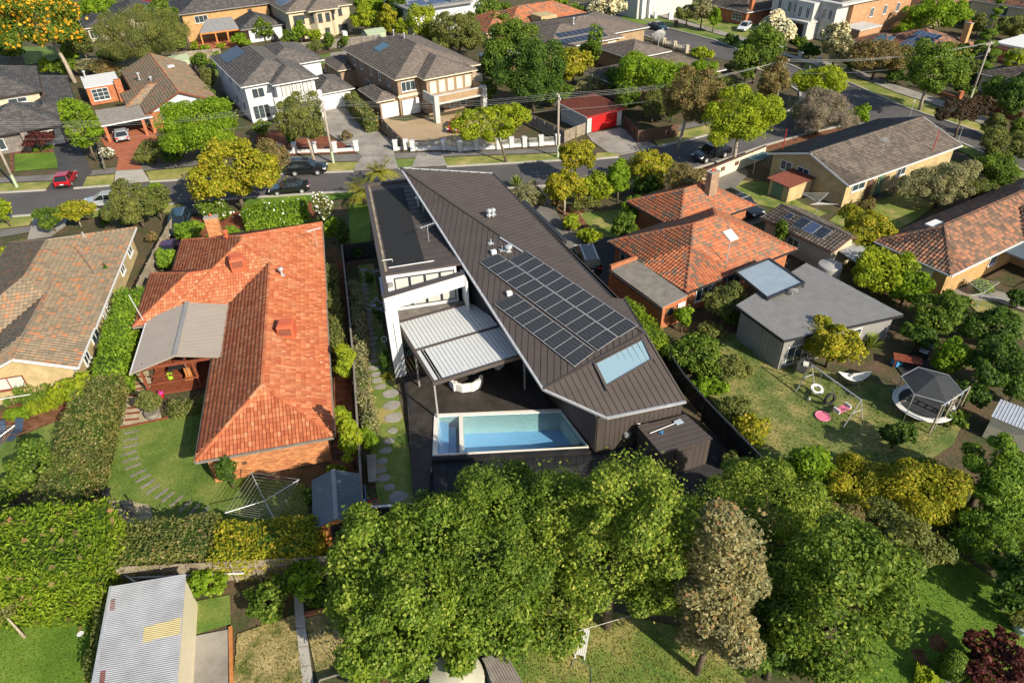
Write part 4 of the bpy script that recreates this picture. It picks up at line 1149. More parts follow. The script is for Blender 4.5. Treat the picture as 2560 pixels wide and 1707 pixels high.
sheet('lawn', [(0, 1432), (222, 1405), (215, 1440), (195, 1580), (-40, 1580), (-40, 1440)], 'lawn_lush', 0.004)
sheet('lawn', [(800, 470), (850, 470), (850, 555), (805, 570)], 'lawn_lush', 0.004)
sheet('garden_bed', [(775, 500), (835, 440), (845, 480), (810, 500), (800, 570), (780, 570)], 'garden_soil', 0.003)
sheet('lawn', [(822, 610), (858, 605), (905, 860), (935, 1000), (960, 1155), (870, 1165), (845, 1000), (848, 860), (835, 700)], 'lawn_mixed', 0.004)
sheet('garden_bed', [(858, 605), (890, 605), (920, 860), (905, 862), (880, 760)], 'garden_soil', 0.006)
sheet('lawn', [(1330, 490), (1440, 480), (1450, 540), (1400, 560), (1360, 530)], 'lawn_mixed', 0.003)
sheet('garden_bed', [(1255, 455), (1345, 480), (1360, 530), (1320, 510), (1290, 490)], 'bark_mulch', 0.002)
sheet('lawn', [(1560, 800), (1620, 770), (1690, 765), (1850, 840), (2050, 890), (2220, 950), (2190, 1020), (2100, 1080), (1900, 1110), (1800, 1110), (1700, 1010), (1620, 900)], 'lawn_dry', 0.004)
sheet('lawn', [(1690, 415), (1760, 418), (1790, 440), (1850, 470), (1900, 490), (1850, 510), (1790, 480), (1740, 470), (1690, 432)], 'lawn_mixed', 0.004)
sheet('lawn', [(1925, 490), (1990, 470), (2080, 440), (2150, 470), (2110, 500), (2040, 540), (1990, 545), (1900, 510)], 'lawn_mixed', 0.004)
sheet('lawn', [(2215, 690), (2270, 688), (2352, 720), (2352, 780), (2260, 730)], 'lawn_dry', 0.004)
sheet('patio', [(2170, 670), (2230, 655), (2300, 670), (2360, 690), (2360, 715), (2280, 690), (2215, 690)], 'concrete', 0.006)
sheet('lawn', [(1150, 1430), (1350, 1390), (1560, 1440), (1680, 1500), (1720, 1580), (1100, 1580)], 'lawn_mixed', 0.004)
sheet('lawn', [(2020, 1290), (2180, 1260), (2300, 1340), (2400, 1400), (2400, 1580), (1950, 1580), (1980, 1420)], 'lawn_lush', 0.004)
sheet('bare_soil', [(2092, 1488), (2118, 1490), (2140, 1530), (2120, 1535), (2100, 1512)], 'bark_mulch', 0.007)
sheet('bare_soil', [(2130, 1460), (2160, 1455), (2180, 1480), (2165, 1500), (2135, 1485)], 'bark_mulch', 0.007)
sheet('stepping_pavers', [(2165, 1548), (2195, 1522), (2245, 1568), (2180, 1580)], 'concrete', 0.01)
sheet('lawn', [(545, 1455), (620, 1430), (676, 1410), (715, 1580), (535, 1580)], 'lawn_straw', 0.004)
sheet('lawn', [(700, 1420), (800, 1390), (860, 1450), (900, 1500), (890, 1545), (730, 1565)], 'lawn_straw', 0.004)
sheet('lawn', [(448, 1380), (528, 1365), (530, 1432), (445, 1458)], 'lawn_mixed', 0.004)
sheet('concrete_slab', [(428, 1395), (446, 1390), (446, 1520), (420, 1520)], 'concrete', 0.008)
sheet('concrete_slab', [(446, 1460), (526, 1444), (524, 1580), (440, 1580)], 'concrete', 0.01)
for i, (a, b, c, d) in enumerate([((674, 1362), (694, 1362), (702, 1440), (680, 1440)), ((680, 1442), (702, 1442), (708, 1482), (685, 1484)), ((685, 1486), (708, 1484), (714, 1524), (690, 1530)), ((690, 1532), (714, 1526), (722, 1580), (698, 1580))]):
    sheet('paving_slab', [a, b, c, d], 'concrete_pale', 0.03, thick=0.06)
sheet('black_paving', [(990, 1060), (1100, 1040), (1240, 1030), (1480, 1000), (1640, 990), (1700, 1060), (1650, 1180), (1350, 1200), (960, 1150)], 'dark_gravel', 0.003)
sheet('patio', [(2050, 830), (2110, 800), (2150, 850), (2080, 870)], 'dark_gravel', 0.006)
# ------------------------------------------------------------------ red tiled house (near, left of the pool house)
r = thing('brick_house', 'long brick house with red terracotta hip roof and two rooftop coolers', 'house', (-8.4, 50, 0))
B = [Blk(-12.7, -4.1, 35, 58, 2.6, .43, 'WES'), Blk(-17.5, -4.02, 52.2, 66.9, 2.6, .43), Blk(-19.4, -12, 52.21, 60.8, 2.6, .43, 'WSN')]
walls(r, I4, [(-12.2, -4.6, 35.5, 53), (-17, -4.6, 52.7, 66.4), (-18.9, -13, 52.75, 60.3)], 2.6, 'brick_red')
tiled_roof(r, I4, B, 'tile_red', n_parts=300, tw=.23, tl=.35, gutter='timber_grey')
chimney(r, I4, -13.8, 64.9, 1.2, 0.6, 0, 5.5, 'brick_red')
cooler(r, (-11.0, 56.4, 4.75), 8); cooler(r, (-6.9, 46.0, 4.1), -8)
vent(r, (-7.4, 54.6, 4.05), 0.5, .1); vent(r, (-12.2, 61.2, 5.2), 0.3, .12, mat='terracotta_plastic')
antenna(r, (-4.5, 61.0, 2.9), 1.9, 6, 20)
MB().tube([(-5.6, 43.4, 3.25), (-4.2, 42.8, 2.66)], .035, 6).build('conduit', 'white_paint', r)
MB().tube([(-18.6, 52.6, 2.9), (-19.0, 52.9, 5.2)], .04, 6).build('mast', 'galvanised', r)
for y, w in ((60, 1.6), (56, 1.2), (46.5, 1.6), (40.5, 1.2)): window(r, I4, -4.6, y, 0, w, 1.2, 0.9, 2)
MB().obox((-4.35, 46.5, 2.0), (0.6, 1.7, .04), 0, ('Y', 35)).build('awning', 'pale_green', r)
MB().box(-10.2, -9.9, 35.42, 35.5, 1.2, 1.4).build('air_brick', 'brown_paint', r)
# gable pergola
r = thing('pergola', 'grey metal gable pergola on red timber posts behind the red roofed house', 'pergola', (-15, 49, 0))
metal_roof(r, [(-18.35, 45.6, 2.75), (-15.0, 45.6, 3.75), (-15.0, 52.9, 3.75), (-18.35, 52.9, 2.75)], (1, 0, .3), .19, 'metal_taupe', (.03, .02), 4)
metal_roof(r, [(-15.0, 45.6, 3.75), (-11.8, 45.6, 2.95), (-11.8, 52.9, 2.95), (-15.0, 52.9, 3.75)], (1, 0, -.25), .19, 'metal_taupe', (.03, .02), 4)
MB().bar((-15, 45.55, 3.8), (-15, 52.95, 3.8), .3, .05).build('ridge_flashing', 'metal_grey', r)
for a, b in (((-18.38, 45.55, 2.7), (-15, 45.55, 3.7)), ((-15, 45.55, 3.7), (-11.75, 45.55, 2.9))): MB().bar(a, b, .05, .14).build('barge_board', 'metal_taupe', r)
MB().bar((-18.4, 45.55, 2.68), (-18.4, 52.9, 2.68), .12, .12).build('gutter', 'white_paint', r)
for x, y in ((-17.9, 46.2), (-17.9, 49.2), (-17.9, 52.3), (-14.2, 46.2)): MB().box(x - .08, x + .08, y - .08, y + .08, 0, 2.62 if x < -15 else 2.62).build('post', 'timber_red', r)
MB().bar((-18.1, 46.2, 2.55), (-12.2, 46.2, 2.55), .09, .22).build('beam', 'timber_red', r)
MB().bar((-17.9, 46.2, 2.55), (-17.9, 52.6, 2.55), .09, .2).build('beam', 'timber_red', r)
for i in range(6): MB().bar((-17.6 + i * 1.0, 46.15, 2.62), (-17.6 + i * 1.0, 46.15, 3.05 + .25 * min(i, 5 - i)), .06, .06).build('strut', 'timber_red', r)
MB().bar((-17.8, 46.2, 1.0), (-14.2, 46.2, 1.0), .07, .12).build('rail', 'timber_red', r)
MB().bar((-17.8, 47.4, .9), (-15.6, 47.0, .9), .07, .12).build('rail', 'timber_red', r)
r = thing('timber_deck', 'red stained timber deck under the grey gable pergola', 'deck', (-15, 49, 0))
for i in range(42): MB().box(-18.0, -12.25, 46.0 + i * .155, 46.14 + i * .155, .02, .16).build('board', 'timber_red', r)
# weathered tile house at the left border
r = thing('brick_house', 'cream brick house with weathered grey tile roof at the left border', 'house', (-28, 58, 0))
tiled_roof(r, I4, [Blk(-34, -22.42, 53, 71.2, 2.6, .42), Blk(-30.2, -22.5, 47.6, 60, 2.6, .42, 'WE')], 'tile_weathered', n_parts=220, tw=.33, tl=.36)
walls(r, I4, [(-33.5, -22.95, 53.5, 70.7), (-29.7, -22.99, 48.1, 60)], 2.6, 'brick_cream')
gable(r, I4, (-29.7, 48.21), (-22.99, 48.21), (-26.35, 48.21), 2.55, 4.1, 'brick_cream')
for y, w in ((68.6, 1.5), (64.9, 1.3), (58.2, .7), (56.9, .7), (53.6, 1.7), (50.6, 1.2)): window(r, I4, -22.93, y, 0, w, 1.2, 1.0, 2)
window(r, I4, -27.6, 48.08, -90, 2.2, 1.1, 1.3, 2, fr='timber_red', gl='curtain_pane')
MB().obox((-27.3, 47.5, 1.0), (2.3, .9, .05), 0, ('X', -30)).build('awning', 'white_paint', r)
vent(r, (-25.9, 67.3, 4.05), .5, .07, False)
MB().tube([(-23.6, 60.5, 3.0), (-25.0, 63.0, 5.6)], .035, 6).build('mast', 'timber_grey', r)
MB().tube([(-22.9, 47.9, 2.5), (-22.75, 47.8, .1)], .05, 6).build('downpipe', 'galvanised', r)
r = thing('brick_patio', 'red brick paved side patio between the cream house and the tall hedge', 'patio', (-22.2, 52, 0))
MB().box(-22.85, -21.9, 49.6, 56.5, -.02, .09).build('paving', 'brick_paving', r)

# ------------------------------------------------------------------ the pool house
R0, R1, J, J2, E_, L1, V_, RT = [Vector(p) for p in ((4.2, 61.9, 9.4), (12.85, 61.95, 7.8), (17.35, 41.1, 5.8), (18.25, 41.0, 5.62), (18.2, 36.75, 5.4), (9.88, 34.0, 4.3), (13.42, 31.25, 3.3), (19.07, 31.37, 3.3))]
PH = thing('pool_house', 'dark bronze folded metal roof house with white rear frame and pool', 'house', (9, 48, 0))
rd = Vector((.29, .956, .205))
metal_roof(PH, [R0, L1, E_], rd, .46, 'metal_bronze', (.03, .05))
metal_roof(PH, [R0, E_, J2, J, R1], (E_ - R0).cross(Vector((0, 0, 1))), .46, 'metal_bronze', (.03, .05))
metal_roof(PH, [L1, V_, RT, E_], RT - E_, .46, 'metal_bronze', (.03, .05))
def edge(a, b, nm, mat, w=.12, h=.14, dz=-.02): MB().bar(a + Vector((0, 0, dz)), b + Vector((0, 0, dz)), w, h).build(nm, mat, PH)
edge(R0, L1, 'gutter', 'galvanised', .16); edge(L1, V_, 'gutter', 'galvanised', .16); edge(V_, RT, 'gutter', 'galvanised', .16); edge(R0, R1, 'gutter', 'galvanised')
edge(R0, E_, 'ridge_flashing', 'metal_bronze', .3, .05, .06); edge(L1, E_, 'ridge_flashing', 'metal_bronze', .2, .05, .06); edge(R1, J, 'fascia', 'metal_dark'); edge(J2, E_, 'fascia', 'metal_dark'); edge(E_, RT, 'fascia', 'metal_bronze')
# clad walls, board by board
def clad(a, b, z0, za, zb, w=.33, nm='cladding_board', mat='metal_bronze', t=.06):
    a, b = Vector((*a, 0)), Vector((*b, 0)); L = (b - a).length; d = (b - a) / L; n_ = max(1, int(L / w)); s = Vector((d.y, -d.x, 0)) * t
    for i in range(n_):
        p, q = a + d * (L * i / n_ + .012), a + d * (L * (i + 1) / n_ - .012)
        z1, z2 = za + (zb - za) * i / n_, za + (zb - za) * (i + 1) / n_
        MB().prism([(p.x, p.y), (q.x, q.y), ((q + s).x, (q + s).y), ((p + s).x, (p + s).y)], z0, [z1, z2, z2, z1] if True else z1).build(nm, mat, PH)
clad((11.3, 38.2), (12.85, 31.42), .2, 4.5, 3.35); clad((12.85, 31.42), (13.42, 31.38), .2, 3.28, 3.28); clad((13.42, 31.38), (18.9, 31.5), .2, 3.22, 3.22)
MB().prism([(11.45, 38.2), (12.95, 31.6), (13.4, 31.55), (18.85, 31.65), (18.0, 36.75), (17.9, 41.1), (17.2, 41.2), (12.9, 61.6), (6.0, 61.6), (7.0, 47.5)], 0.0, [4.4, 3.2, 3.15, 3.15, 5.1, 5.5, 5.6, 7.6, 8.8, 6.3]).build('wall', 'metal_dark', PH)
clad((18.93, 31.6), (18.1, 36.7), .2, 3.2, 5.2); clad((18.0, 41.0), (13.0, 61.7), .2, 5.5, 7.6)
# flat roofed street wing
FZ = 6.85
MB().box(.86, 6.6, 47.5, 64.7, 0, FZ - .12).build('wall', 'render_white', PH)
for i in range(36): MB().box(1.2, 8.0, 47.75 + i * .46, 48.2 + i * .46, FZ - .1, FZ + .02 + .03 * (i % 2)).build('roof_panel', 'metal_bronze', PH)
MB().box(.72, 1.05, 44.1, 64.85, FZ - .3, FZ + .28).build('parapet', 'metal_bronze', PH); MB().box(1.05, 8.0, 64.5, 64.85, FZ - .3, FZ + .24).build('parapet', 'metal_bronze', PH)
MB().box(1.05, 7.0, 47.42, 47.75, FZ - .1, FZ + .06).build('parapet', 'metal_bronze', PH)
MB().box(1.08, 1.25, 47.9, 64.4, FZ + .03, FZ + .07).build('box_gutter', 'paling', PH)
# solar pool heating mat: rows of black tubes
mt_ = MB()
for i in range(46): mt_.box(1.45 + i * .062, 1.50 + i * .062, 48.3, 63.2, FZ + .06, FZ + .1)
tag(mt_.build('pool_heating_mat', 'rubber', PH), kind='stuff')
MB().tube([(1.4, 48.25, FZ + .12), (5.0, 48.35, FZ + .12)], .05, 8).build('pipe', 'galvanised', PH); MB().tube([(1.0, 49.2, FZ + .3), (1.8, 49.2, FZ + .3), (1.8, 49.2, FZ)], .035, 6).build('pipe', 'white_paint', PH)
antenna(PH, (5.1, 51.8, FZ), 1.5, 6, 25); vent(PH, (5.2, 58.6, FZ), .8, .12); vent(PH, (5.5, 57.6, FZ), .6, .05, False)
# rear glazing, balcony and white portal frame
for i in range(4): window(PH, I4, 2.25 + i * 1.2, 47.47, -90, 1.15, 2.7, 3.72, 1, 1, 'black_paint', 'curtain_pane', False)
MB().box(.9, 8.2, 45.7, 47.45, 3.2, 3.42).build('balcony_floor', 'slate_wall', PH)
d12 = Vector((math.cos(math.radians(13)), math.sin(math.radians(13)), 0))
a = Vector((.62, 43.6, 0)); b = a + d12 * 6.35
MB().prism([(a.x, a.y), (b.x, b.y), (b.x - .1, b.y + .45), (a.x - .1, a.y + .45)], [6.0, 6.3, 6.3, 6.0], [7.15, 7.3, 7.3, 7.15]).build('portal_beam', 'render_white', PH)
MB().prism([(a.x - .06, a.y - .04), (b.x, b.y - .04), (b.x - .1, b.y + .5), (a.x - .16, a.y + .5)], [7.153, 7.303, 7.303, 7.153], [7.22, 7.37, 7.37, 7.22]).build('capping', 'metal_bronze', PH)
MB().box(.55, 1.45, 43.25, 43.9, 0.0, 6.02).build('portal_leg', 'render_white', PH); MB().box(.56, .84, 43.9, 47.5, 0.0, 6.7).build('blade_wall', 'render_white', PH)
MB().tube([(1.05, 43.2, 5.2), (1.05, 43.2, .3)], .045, 6).build('downpipe', 'white_paint', PH)
MB().box(6.95, 7.15, 45.6, 47.6, 3.6, 6.3).build('blade_wall', 'render_white', PH)
MB().obox((1.35, 47.3, 6.0), (.35, .3, .3)).build('security_light', 'metal_grey', PH)
# ground floor glazing under the pergola
for i in range(4): window(PH, I4, 10.05 + i * .28, 43.2 - i * 1.35, 192, 1.3, 2.6, .35, 1, 1, 'black_paint', 'blue_glass', False)
for i in range(4): window(PH, I4, 2.4 + i * 1.8, 45.3 + i * .28, -80, 1.75, 2.6, .35, 1, 1, 'black_paint', 'window_glass', False)
MB().prism([(10.2, 44.5), (11.4, 38.5), (11.6, 38.5), (10.4, 46.8), (1.5, 45.6), (1.5, 45.4)], .2, 3.15).build('wall', 'metal_dark', PH)
# roof services
up_n = (L1 - R0).cross(E_ - R0).normalized()
def on(u, v, P=R0, n_=None):
    n_ = n_ or up_n
    a = site(u, v, 0); b = site(u, v, 10); t = (P - a).dot(n_) / (b - a).dot(n_)
    return a + (b - a) * t
def cc(x, y): return (808.5 + x * .5273, 367.5 + y * .5273)
for q in ([(340, 272), (390, 250), (705, 470), (652, 506)], [(418, 268), (464, 243), (757, 440), (707, 471)], [(380, 383), (437, 355), (645, 508), (591, 548)]):
    P4 = [on(804 + .8716 * p[0], 367.5 + .8716 * p[1]) for p in q]; ny = max(1, round((P4[3] - P4[0]).length / 1.05))
    nn = up_n if up_n.z > 0 else -up_n
    solar(PH, P4, 1, ny, nn, 'pv_black', 'galvanised', .16)
for p in ((682, 397), (598, 240), (615, 237)): q = on(*cc(*p)); vent(PH, q, .25, .14 if p[0] == 682 else .1)
for p in ((605, 362), (655, 392)): q = on(*cc(*p)); vent(PH, q, .35, .05, False)
for p in ((617, 410), (685, 590)): q = on(*cc(*p)); MB(frame(q.x, q.y, 10, q.z)).box(-.2, .2, -.15, .15, .05, .35).build('isolator_box', 'white_paint', PH)
MB().tube([on(*cc(645, 343)) + Vector((0, 0, .12)), on(*cc(742, 405)) + Vector((0, 0, .12))], .07, 8).build('conduit', 'galvanised', PH)
# skylight on the rear facet
fn = (V_ - L1).cross(RT - L1).normalized()
sk = [on(*cc(*p), P=L1, n_=fn) for p in ((1062, 892), (1262, 790), (1300, 873), (1108, 985))]
if fn.z < 0: fn = -fn
ce = sum(sk, Vector()) / 4
fo = MB(); k = MB()
out = [p + (p - ce) * .10 for p in sk]
fo.add([p + fn * .03 for p in out] + [p + fn * .22 for p in out] + [p + fn * .22 for p in sk] + [p + fn * .10 for p in sk], [(0, 1, 5, 4), (1, 2, 6, 5), (2, 3, 7, 6), (3, 0, 4, 7), (4, 5, 9, 8), (5, 6, 10, 9), (6, 7, 11, 10), (7, 4, 8, 11), (8, 9, 13, 12), (9, 10, 14, 13), (10, 11, 15, 14), (11, 8, 12, 15)])
so = fo.build('skylight', 'metal_bronze', PH)
MB().poly([p + fn * .12 for p in sk]).build('pane', 'skylight_glass', so, root=PH)
for e0, e1 in ((out[0], out[3]), (out[1], out[2])):
    MB().bar(e0 + fn * .1 + (e0 - e1) * .05, e1 + fn * .1 - (e0 - e1) * .12, .08, .08).build('skylight_rail', 'metal_dark', PH)
# fittings on the rear wall
MB(frame(15.0, 31.3, 0, 1.35)).lathe([(.05, -.22), (.22, -.2), (.28, 0), (.22, .2), (.05, .22)], seg=12).build('hose_reel', 'grey_paint', PH)
MB().tube([(15.7, 31.3, 1.7), (15.7, 31.2, 1.2)], .04, 6).build('tap', 'chrome', PH)
MB().tube([(15.6, 31.35, 2.3), (15.6, 31.15, 2.35), (15.8, 31.15, 2.3)], .03, 6).build('wall_light', 'galvanised', PH)
# louvre roof over the terrace
LR = thing('louvre_pergola', 'white louvred opening roof on slim posts over the dark terrace', 'pergola', (5, 41, 0))
LM = frame(1.25, 45.42, 11.6)
LZ = 3.75
W_, D_ = 7.2, 8.27
for nm, bx in (('frame', (0, W_, -.18, 0)), ('frame', (0, W_, -D_, -D_ + .18)), ('frame', (0, .18, -D_ + .18, -.18)), ('frame', (W_ - .18, W_, -D_ + .18, -.18)), ('frame', (.18, W_ - .18, -D_ / 2 - .09, -D_ / 2 + .09))):
    MB(LM).box(*bx, LZ - .3, LZ).build(nm, 'metal_bronze', LR)
for row in (0, 1):
    y1 = -.2 - row * (D_ / 2 - .1); y0 = y1 - D_ / 2 + .32
    for i in range(22):
        x = .22 + i * .305
        MB(LM).obox((x + .15, (y0 + y1) / 2, LZ - .10), (.262, y1 - y0, .035), 0, ('Y', -5 if not (row == 1 and i == 1) else 70)).build('louvre', 'louvre_white', LR)
for x, y in ((.12, -D_ + .1), (.12, -D_ / 2), (W_ - .1, -D_ + .1)):
    MB(LM).box(x - .06, x + .06, y - .06, y + .06, .3, LZ - .3).build('post', 'metal_grey', LR)
# terrace, pool
TD = thing('terrace_deck', 'dark timber terrace deck beside the swimming pool', 'deck', (4, 40, 0))
def boards(M, poly, w, mat, nm, z0, z1, ang=0):
    R = Matrix.Rotation(-math.radians(ang), 4, 'Z')
    q = [tuple((R @ Vector((*p, 0)))[:2]) for p in poly]
    lo, hi = min(p[1] for p in q), max(p[1] for p in q); mb = MB(M @ R.inverted()); y = lo
    while y < hi:
        s = clip(clip(q, lambda a, b: b - y - .006), lambda a, b: y + w - .006 - b)
        if len(s) > 2: mb.prism(s, z0, z1)
        y += w
    return mb.build(nm, mat, TD)
tag(boards(I4, [(1.4, 43.2), (.75, 36), (.3, 30.3), (1.2, 30.4), (2.0, 33.6), (2.75, 38.05), (11.2, 36.2), (11.2, 38.6), (10.1, 44.3)], .14, 'deck_timber', 'decking', .16, .3, 83), kind='stuff')
MB().prism([(1.45, 43.1), (.8, 36), (.35, 30.4), (1.1, 30.5), (1.9, 33.6), (2.7, 38.0), (11.1, 36.3), (11.1, 38.6), (10.0, 44.2)], .0, .155).build('deck_frame', 'black_timber', TD)
MB().box(1.1, 1.3, 38.3, 42.6, .301, .31).build('channel_drain', 'black_paint', TD)
PL = thing('swimming_pool', 'blue swimming pool with pale coping and shallow ledge beside the terrace', 'pool', (6, 35, 0))
pa, pb, pc, pd = Vector((2.81, 37.88, 0)), Vector((11.75, 36.0, 0)), Vector((12.5, 31.8, 0)), Vector((2.05, 33.81, 0))
def ring(o, i_, z0, z1, nm, mat):
    mb = MB(); n_ = len(o)
    for j in range(n_):
        a, b, c, d = o[j], o[(j + 1) % n_], i_[(j + 1) % n_], i_[j]
        mb.prism([(a.x, a.y), (b.x, b.y), (c.x, c.y), (d.x, d.y)], z0, z1)
    return mb.build(nm, mat, PL)
inn = [pa + Vector((.25, -.32, 0)), pb + Vector((-.02, -.3, 0)), pc + Vector((-.05, .06, 0)), pd + Vector((.35, .05, 0))]
ring([pa, pb, pc, pd], inn, -1.5, .40, 'coping', 'coping_stone')
MB().prism([(p.x, p.y) for p in inn], -1.6, -1.45).build('pool_floor', 'pool_shell', PL)
MB().poly([(p.x, p.y, .34) for p in inn]).build('water', 'pool_water', PL)
s0, s1 = pa.lerp(pb, .19), pd.lerp(pc, .175)
MB().prism([(s0.x, s0.y - .3), (s0.x + .28, s0.y - .36), (s1.x + .28, s1.y), (s1.x, s1.y + .05)], -1.5, .401).build('dividing_wall', 'coping_stone', PL)
MB().prism([(inn[0].x, inn[0].y), (s0.x - .8, s0.y - .3), (s1.x - .8, s1.y + .1), (inn[3].x, inn[3].y)], -1.45, -.1).build('shallow_ledge', 'pool_shell', PL)
MB().prism([(s0.x - .8, s0.y - .3), (s0.x - .3, s0.y - .3), (s1.x - .3, s1.y + .1), (s1.x - .8, s1.y + .1)], -1.45, -.55).build('step', 'pool_shell', PL)
MB().prism([(1.25, 32.7), (1.8, 32.6), (2.5, 37.6), (2.2, 37.85)], -.05, .22).build('overflow_channel', 'concrete_pale', PL)
MB().prism([(2.0, 33.75), (12.45, 31.72), (12.4, 31.4), (1.95, 33.4)], -.1, .36).build('pool_wall', 'black_timber', PL)
MB().tube([(10.9, 36.2, .4), (10.9, 36.2, 1.1), (11.6, 36.0, 1.1), (11.6, 36.0, .4)], .035, 6).build('handrail', 'black_paint', PL)
for i in range(22): MB().prism([(1.95 + i * .48, 33.36 - i * .093), (2.41 + i * .48, 33.27 - i * .093), (2.1 + i * .48, 30.6), (1.64 + i * .48, 30.6)], .0, .1 + .01 * (i % 2)).build('surround_board', 'black_timber', PL)
sw = [site(1203, 466, 3.0), site(1297, 556, 3.0)]
MB().bar(sw[0], sw[1], .45, .5).build('side_parapet', 'metal_dark', PH); MB().bar(sw[0] - Vector((.1, 0, 1.6)), sw[1] - Vector((.1, 0, 1.6)), .2, 2.7).build('side_wall', 'metal_dark', PH)
# pool plant shed
SH = thing('pool_shed', 'bronze clad pool equipment shed beside the dark house wall', 'shed', (17.7, 29.7, 0))
sp = [(15.52, 30.95), (15.99, 28.21), (19.77, 28.57), (19.08, 31.19)]
MB().prism([(15.62, 30.85), (16.07, 28.31), (19.66, 28.66), (19.0, 31.1)], 0, 2.2).build('wall', 'metal_dark', SH)
metal_roof(SH, [(p[0], p[1], 2.34) for p in sp], (1, .1, 0), .42, 'metal_bronze', (.03, .04))
def clad2(a, b, z0, z1):
    a, b = Vector((*a, 0)), Vector((*b, 0)); L = (b - a).length; d = (b - a) / L; n_ = int(L / .33); s = Vector((d.y, -d.x, 0)) * .05
    for i in range(n_):
        p, q = a + d * (L * i / n_ + .012), a + d * (L * (i + 1) / n_ - .012)
        MB().prism([(p.x, p.y), (q.x, q.y), ((q + s).x, (q + s).y), ((p + s).x, (p + s).y)], z0, z1).build('cladding_board', 'metal_bronze', SH)
clad2((15.62, 30.85), (16.07, 28.31), 0, 2.28); clad2((16.07, 28.31), (19.66, 28.66), 0, 2.28)
MB(frame(17.7, 28.4, 5.5)).box(-.6, .6, -.09, -.02, .1, 2.0).build('door', 'metal_bronze', SH)
q = thing('pool_net', 'pool brush and net on a long pole lying on the shed roof', 'pool net', (17.4, 30.3, 2.4))
MB().tube([(16.0, 30.0, 2.45), (18.0, 30.45, 2.45)], .03, 6).build('pole', 'white_paint', q); MB().obox((18.25, 30.5, 2.45), (.55, .4, .05), 12).build('net_head', 'metal_blue', q)
tag(MB().obox((16.75, 29.95, 2.43), (.3, .1, .05), 10).obox((16.75, 29.85, 2.43), (.1, .25, .05), 10).build('pool_brush', 'blue_plastic'), 'small blue brush lying on the pool shed roof', 'brush')
# ------------------------------------------------------------------ orange tiled house right of the pool house
def kw(x, y, z=0.0): return K @ Vector((x, y, z))
c = kw(44, 40)
r = thing('brick_house', 'orange brick house with mottled orange tile hip roof and white skylight', 'house', (c.x, c.y, 0), 17.5)
tiled_roof(r, K, [Blk(37.8, 51.3, 34.95, 45.75, 2.6, .48), Blk(44.7, 55, 43.4, 51.5, 2.65, .46)], 'tile_orange', n_parts=200, tw=.33, tl=.36, gutter='metal_dark')
walls(r, K, [(38.3, 50.8, 35.45, 45.2), (45.2, 54.5, 44, 51)], 2.6, 'brick_orange')
chimney(r, K, 51.2, 46.2, 1.1, .7, 2, 6.2, 'brick_brown', 2)
window(r, K, 40.5, 35.42, -90, 2.2, 1.3, .8, 3); window(r, K, 44.0, 35.42, -90, 1.8, 1.3, .8, 2); window(r, K, 38.27, 43.6, 180, 1.4, 1.1, .9, 2)
MB(K @ Matrix.Translation((45.8, 38.2, 4.17)) @ Matrix.Rotation(math.atan(.48), 4, 'X')).box(-.5, .5, -.6, .6, 0, .12).build('skylight', 'white_paint', r)
MB(K).tube([(43.2, 35.9, 3.0), (43.4, 36.1, 5.2)], .03, 6).build('mast', 'galvanised', r)
# brick lean-to
LT = [kw(34.9, 41.7, 2.55), kw(34.7, 34.5, 2.45), kw(37.6, 34.6, 2.6), kw(37.75, 41.8, 2.62)]
metal_roof(r, LT, kw(0, -1) - kw(0, 0), .18, 'fibre_cement', (.09, .05), 5, 'roof_sheet')
MB(K).box(35.05, 37.7, 34.75, 41.5, 0, 2.42).build('wall', 'brick_orange', r)
MB(K).box(34.9, 37.9, 41.5, 41.75, 0, 2.95).build('parapet', 'brick_orange', r)
MB(K).bar((34.72, 41.7, 2.42), (34.6, 34.4, 2.32), .1, .14).build('fascia', 'metal_dark', r)
window(r, K, 35.9, 34.72, -90, .9, .9, 1.1, 1, fr='timber_orange')
MB(K).box(36.7, 37.5, 34.66, 34.73, .7, 2.0).build('lattice', 'white_paint', r)
# rear extension with grey sheet roof
c = kw(45, 30)
r = thing('metal_roof_extension', 'grey ribbed metal roof extension with satellite dish behind the orange house', 'extension', (c.x, c.y, 0), 17.5)
EX = [site(1690, 701, 3.35), site(1800, 781, 3.2), site(2075, 722, 2.5), site(1852, 604, 2.8)]
metal_roof(r, EX, EX[1] - EX[0], .22, 'metal_grey', (.05, .035), 4, 'roof_sheet')
ex = [Vector((p.x, p.y, 0)) for p in EX]; ce = sum(ex, Vector()) / 4
inn = [p + (ce - p) * .09 for p in ex]
MB().prism([(p.x, p.y) for p in inn], 0, [3.0, 2.85, 2.2, 2.5]).build('wall', 'metal_grey', r)
for a, b in ((0, 1), (1, 2)): MB().bar(EX[a] - Vector((0, 0, .12)), EX[b] - Vector((0, 0, .12)), .1, .24).build('fascia', 'metal_dark', r)
i0, i1, i2 = inn[1], inn[2], inn[0]
d = (i1 - i0).normalized(); nn = Vector((d.y, -d.x, 0))
ang = math.degrees(math.atan2(nn.y, nn.x))
for t, w in ((.12, 1.5), (.32, 1.5), (.62, 2.0)):
    p = i0.lerp(i1, t); window(r, I4, p.x, p.y, ang, w, 1.7, .3, 2, 1, 'white_paint', 'window_glass', False)
d2 = (i2 - i0).normalized()
for k_ in range(8):
    p, q = i0 + d2 * (.15 + .4 * k_), i0 + d2 * (.53 + .4 * k_); n2 = Vector((-d2.y, d2.x, 0)) * .05
    if k_ < 6: MB().prism([(p.x, p.y), (q.x, q.y), ((q + n2).x, (q + n2).y), ((p + n2).x, (p + n2).y)], 0, 2.8).build('cladding_board', 'metal_grey', r)
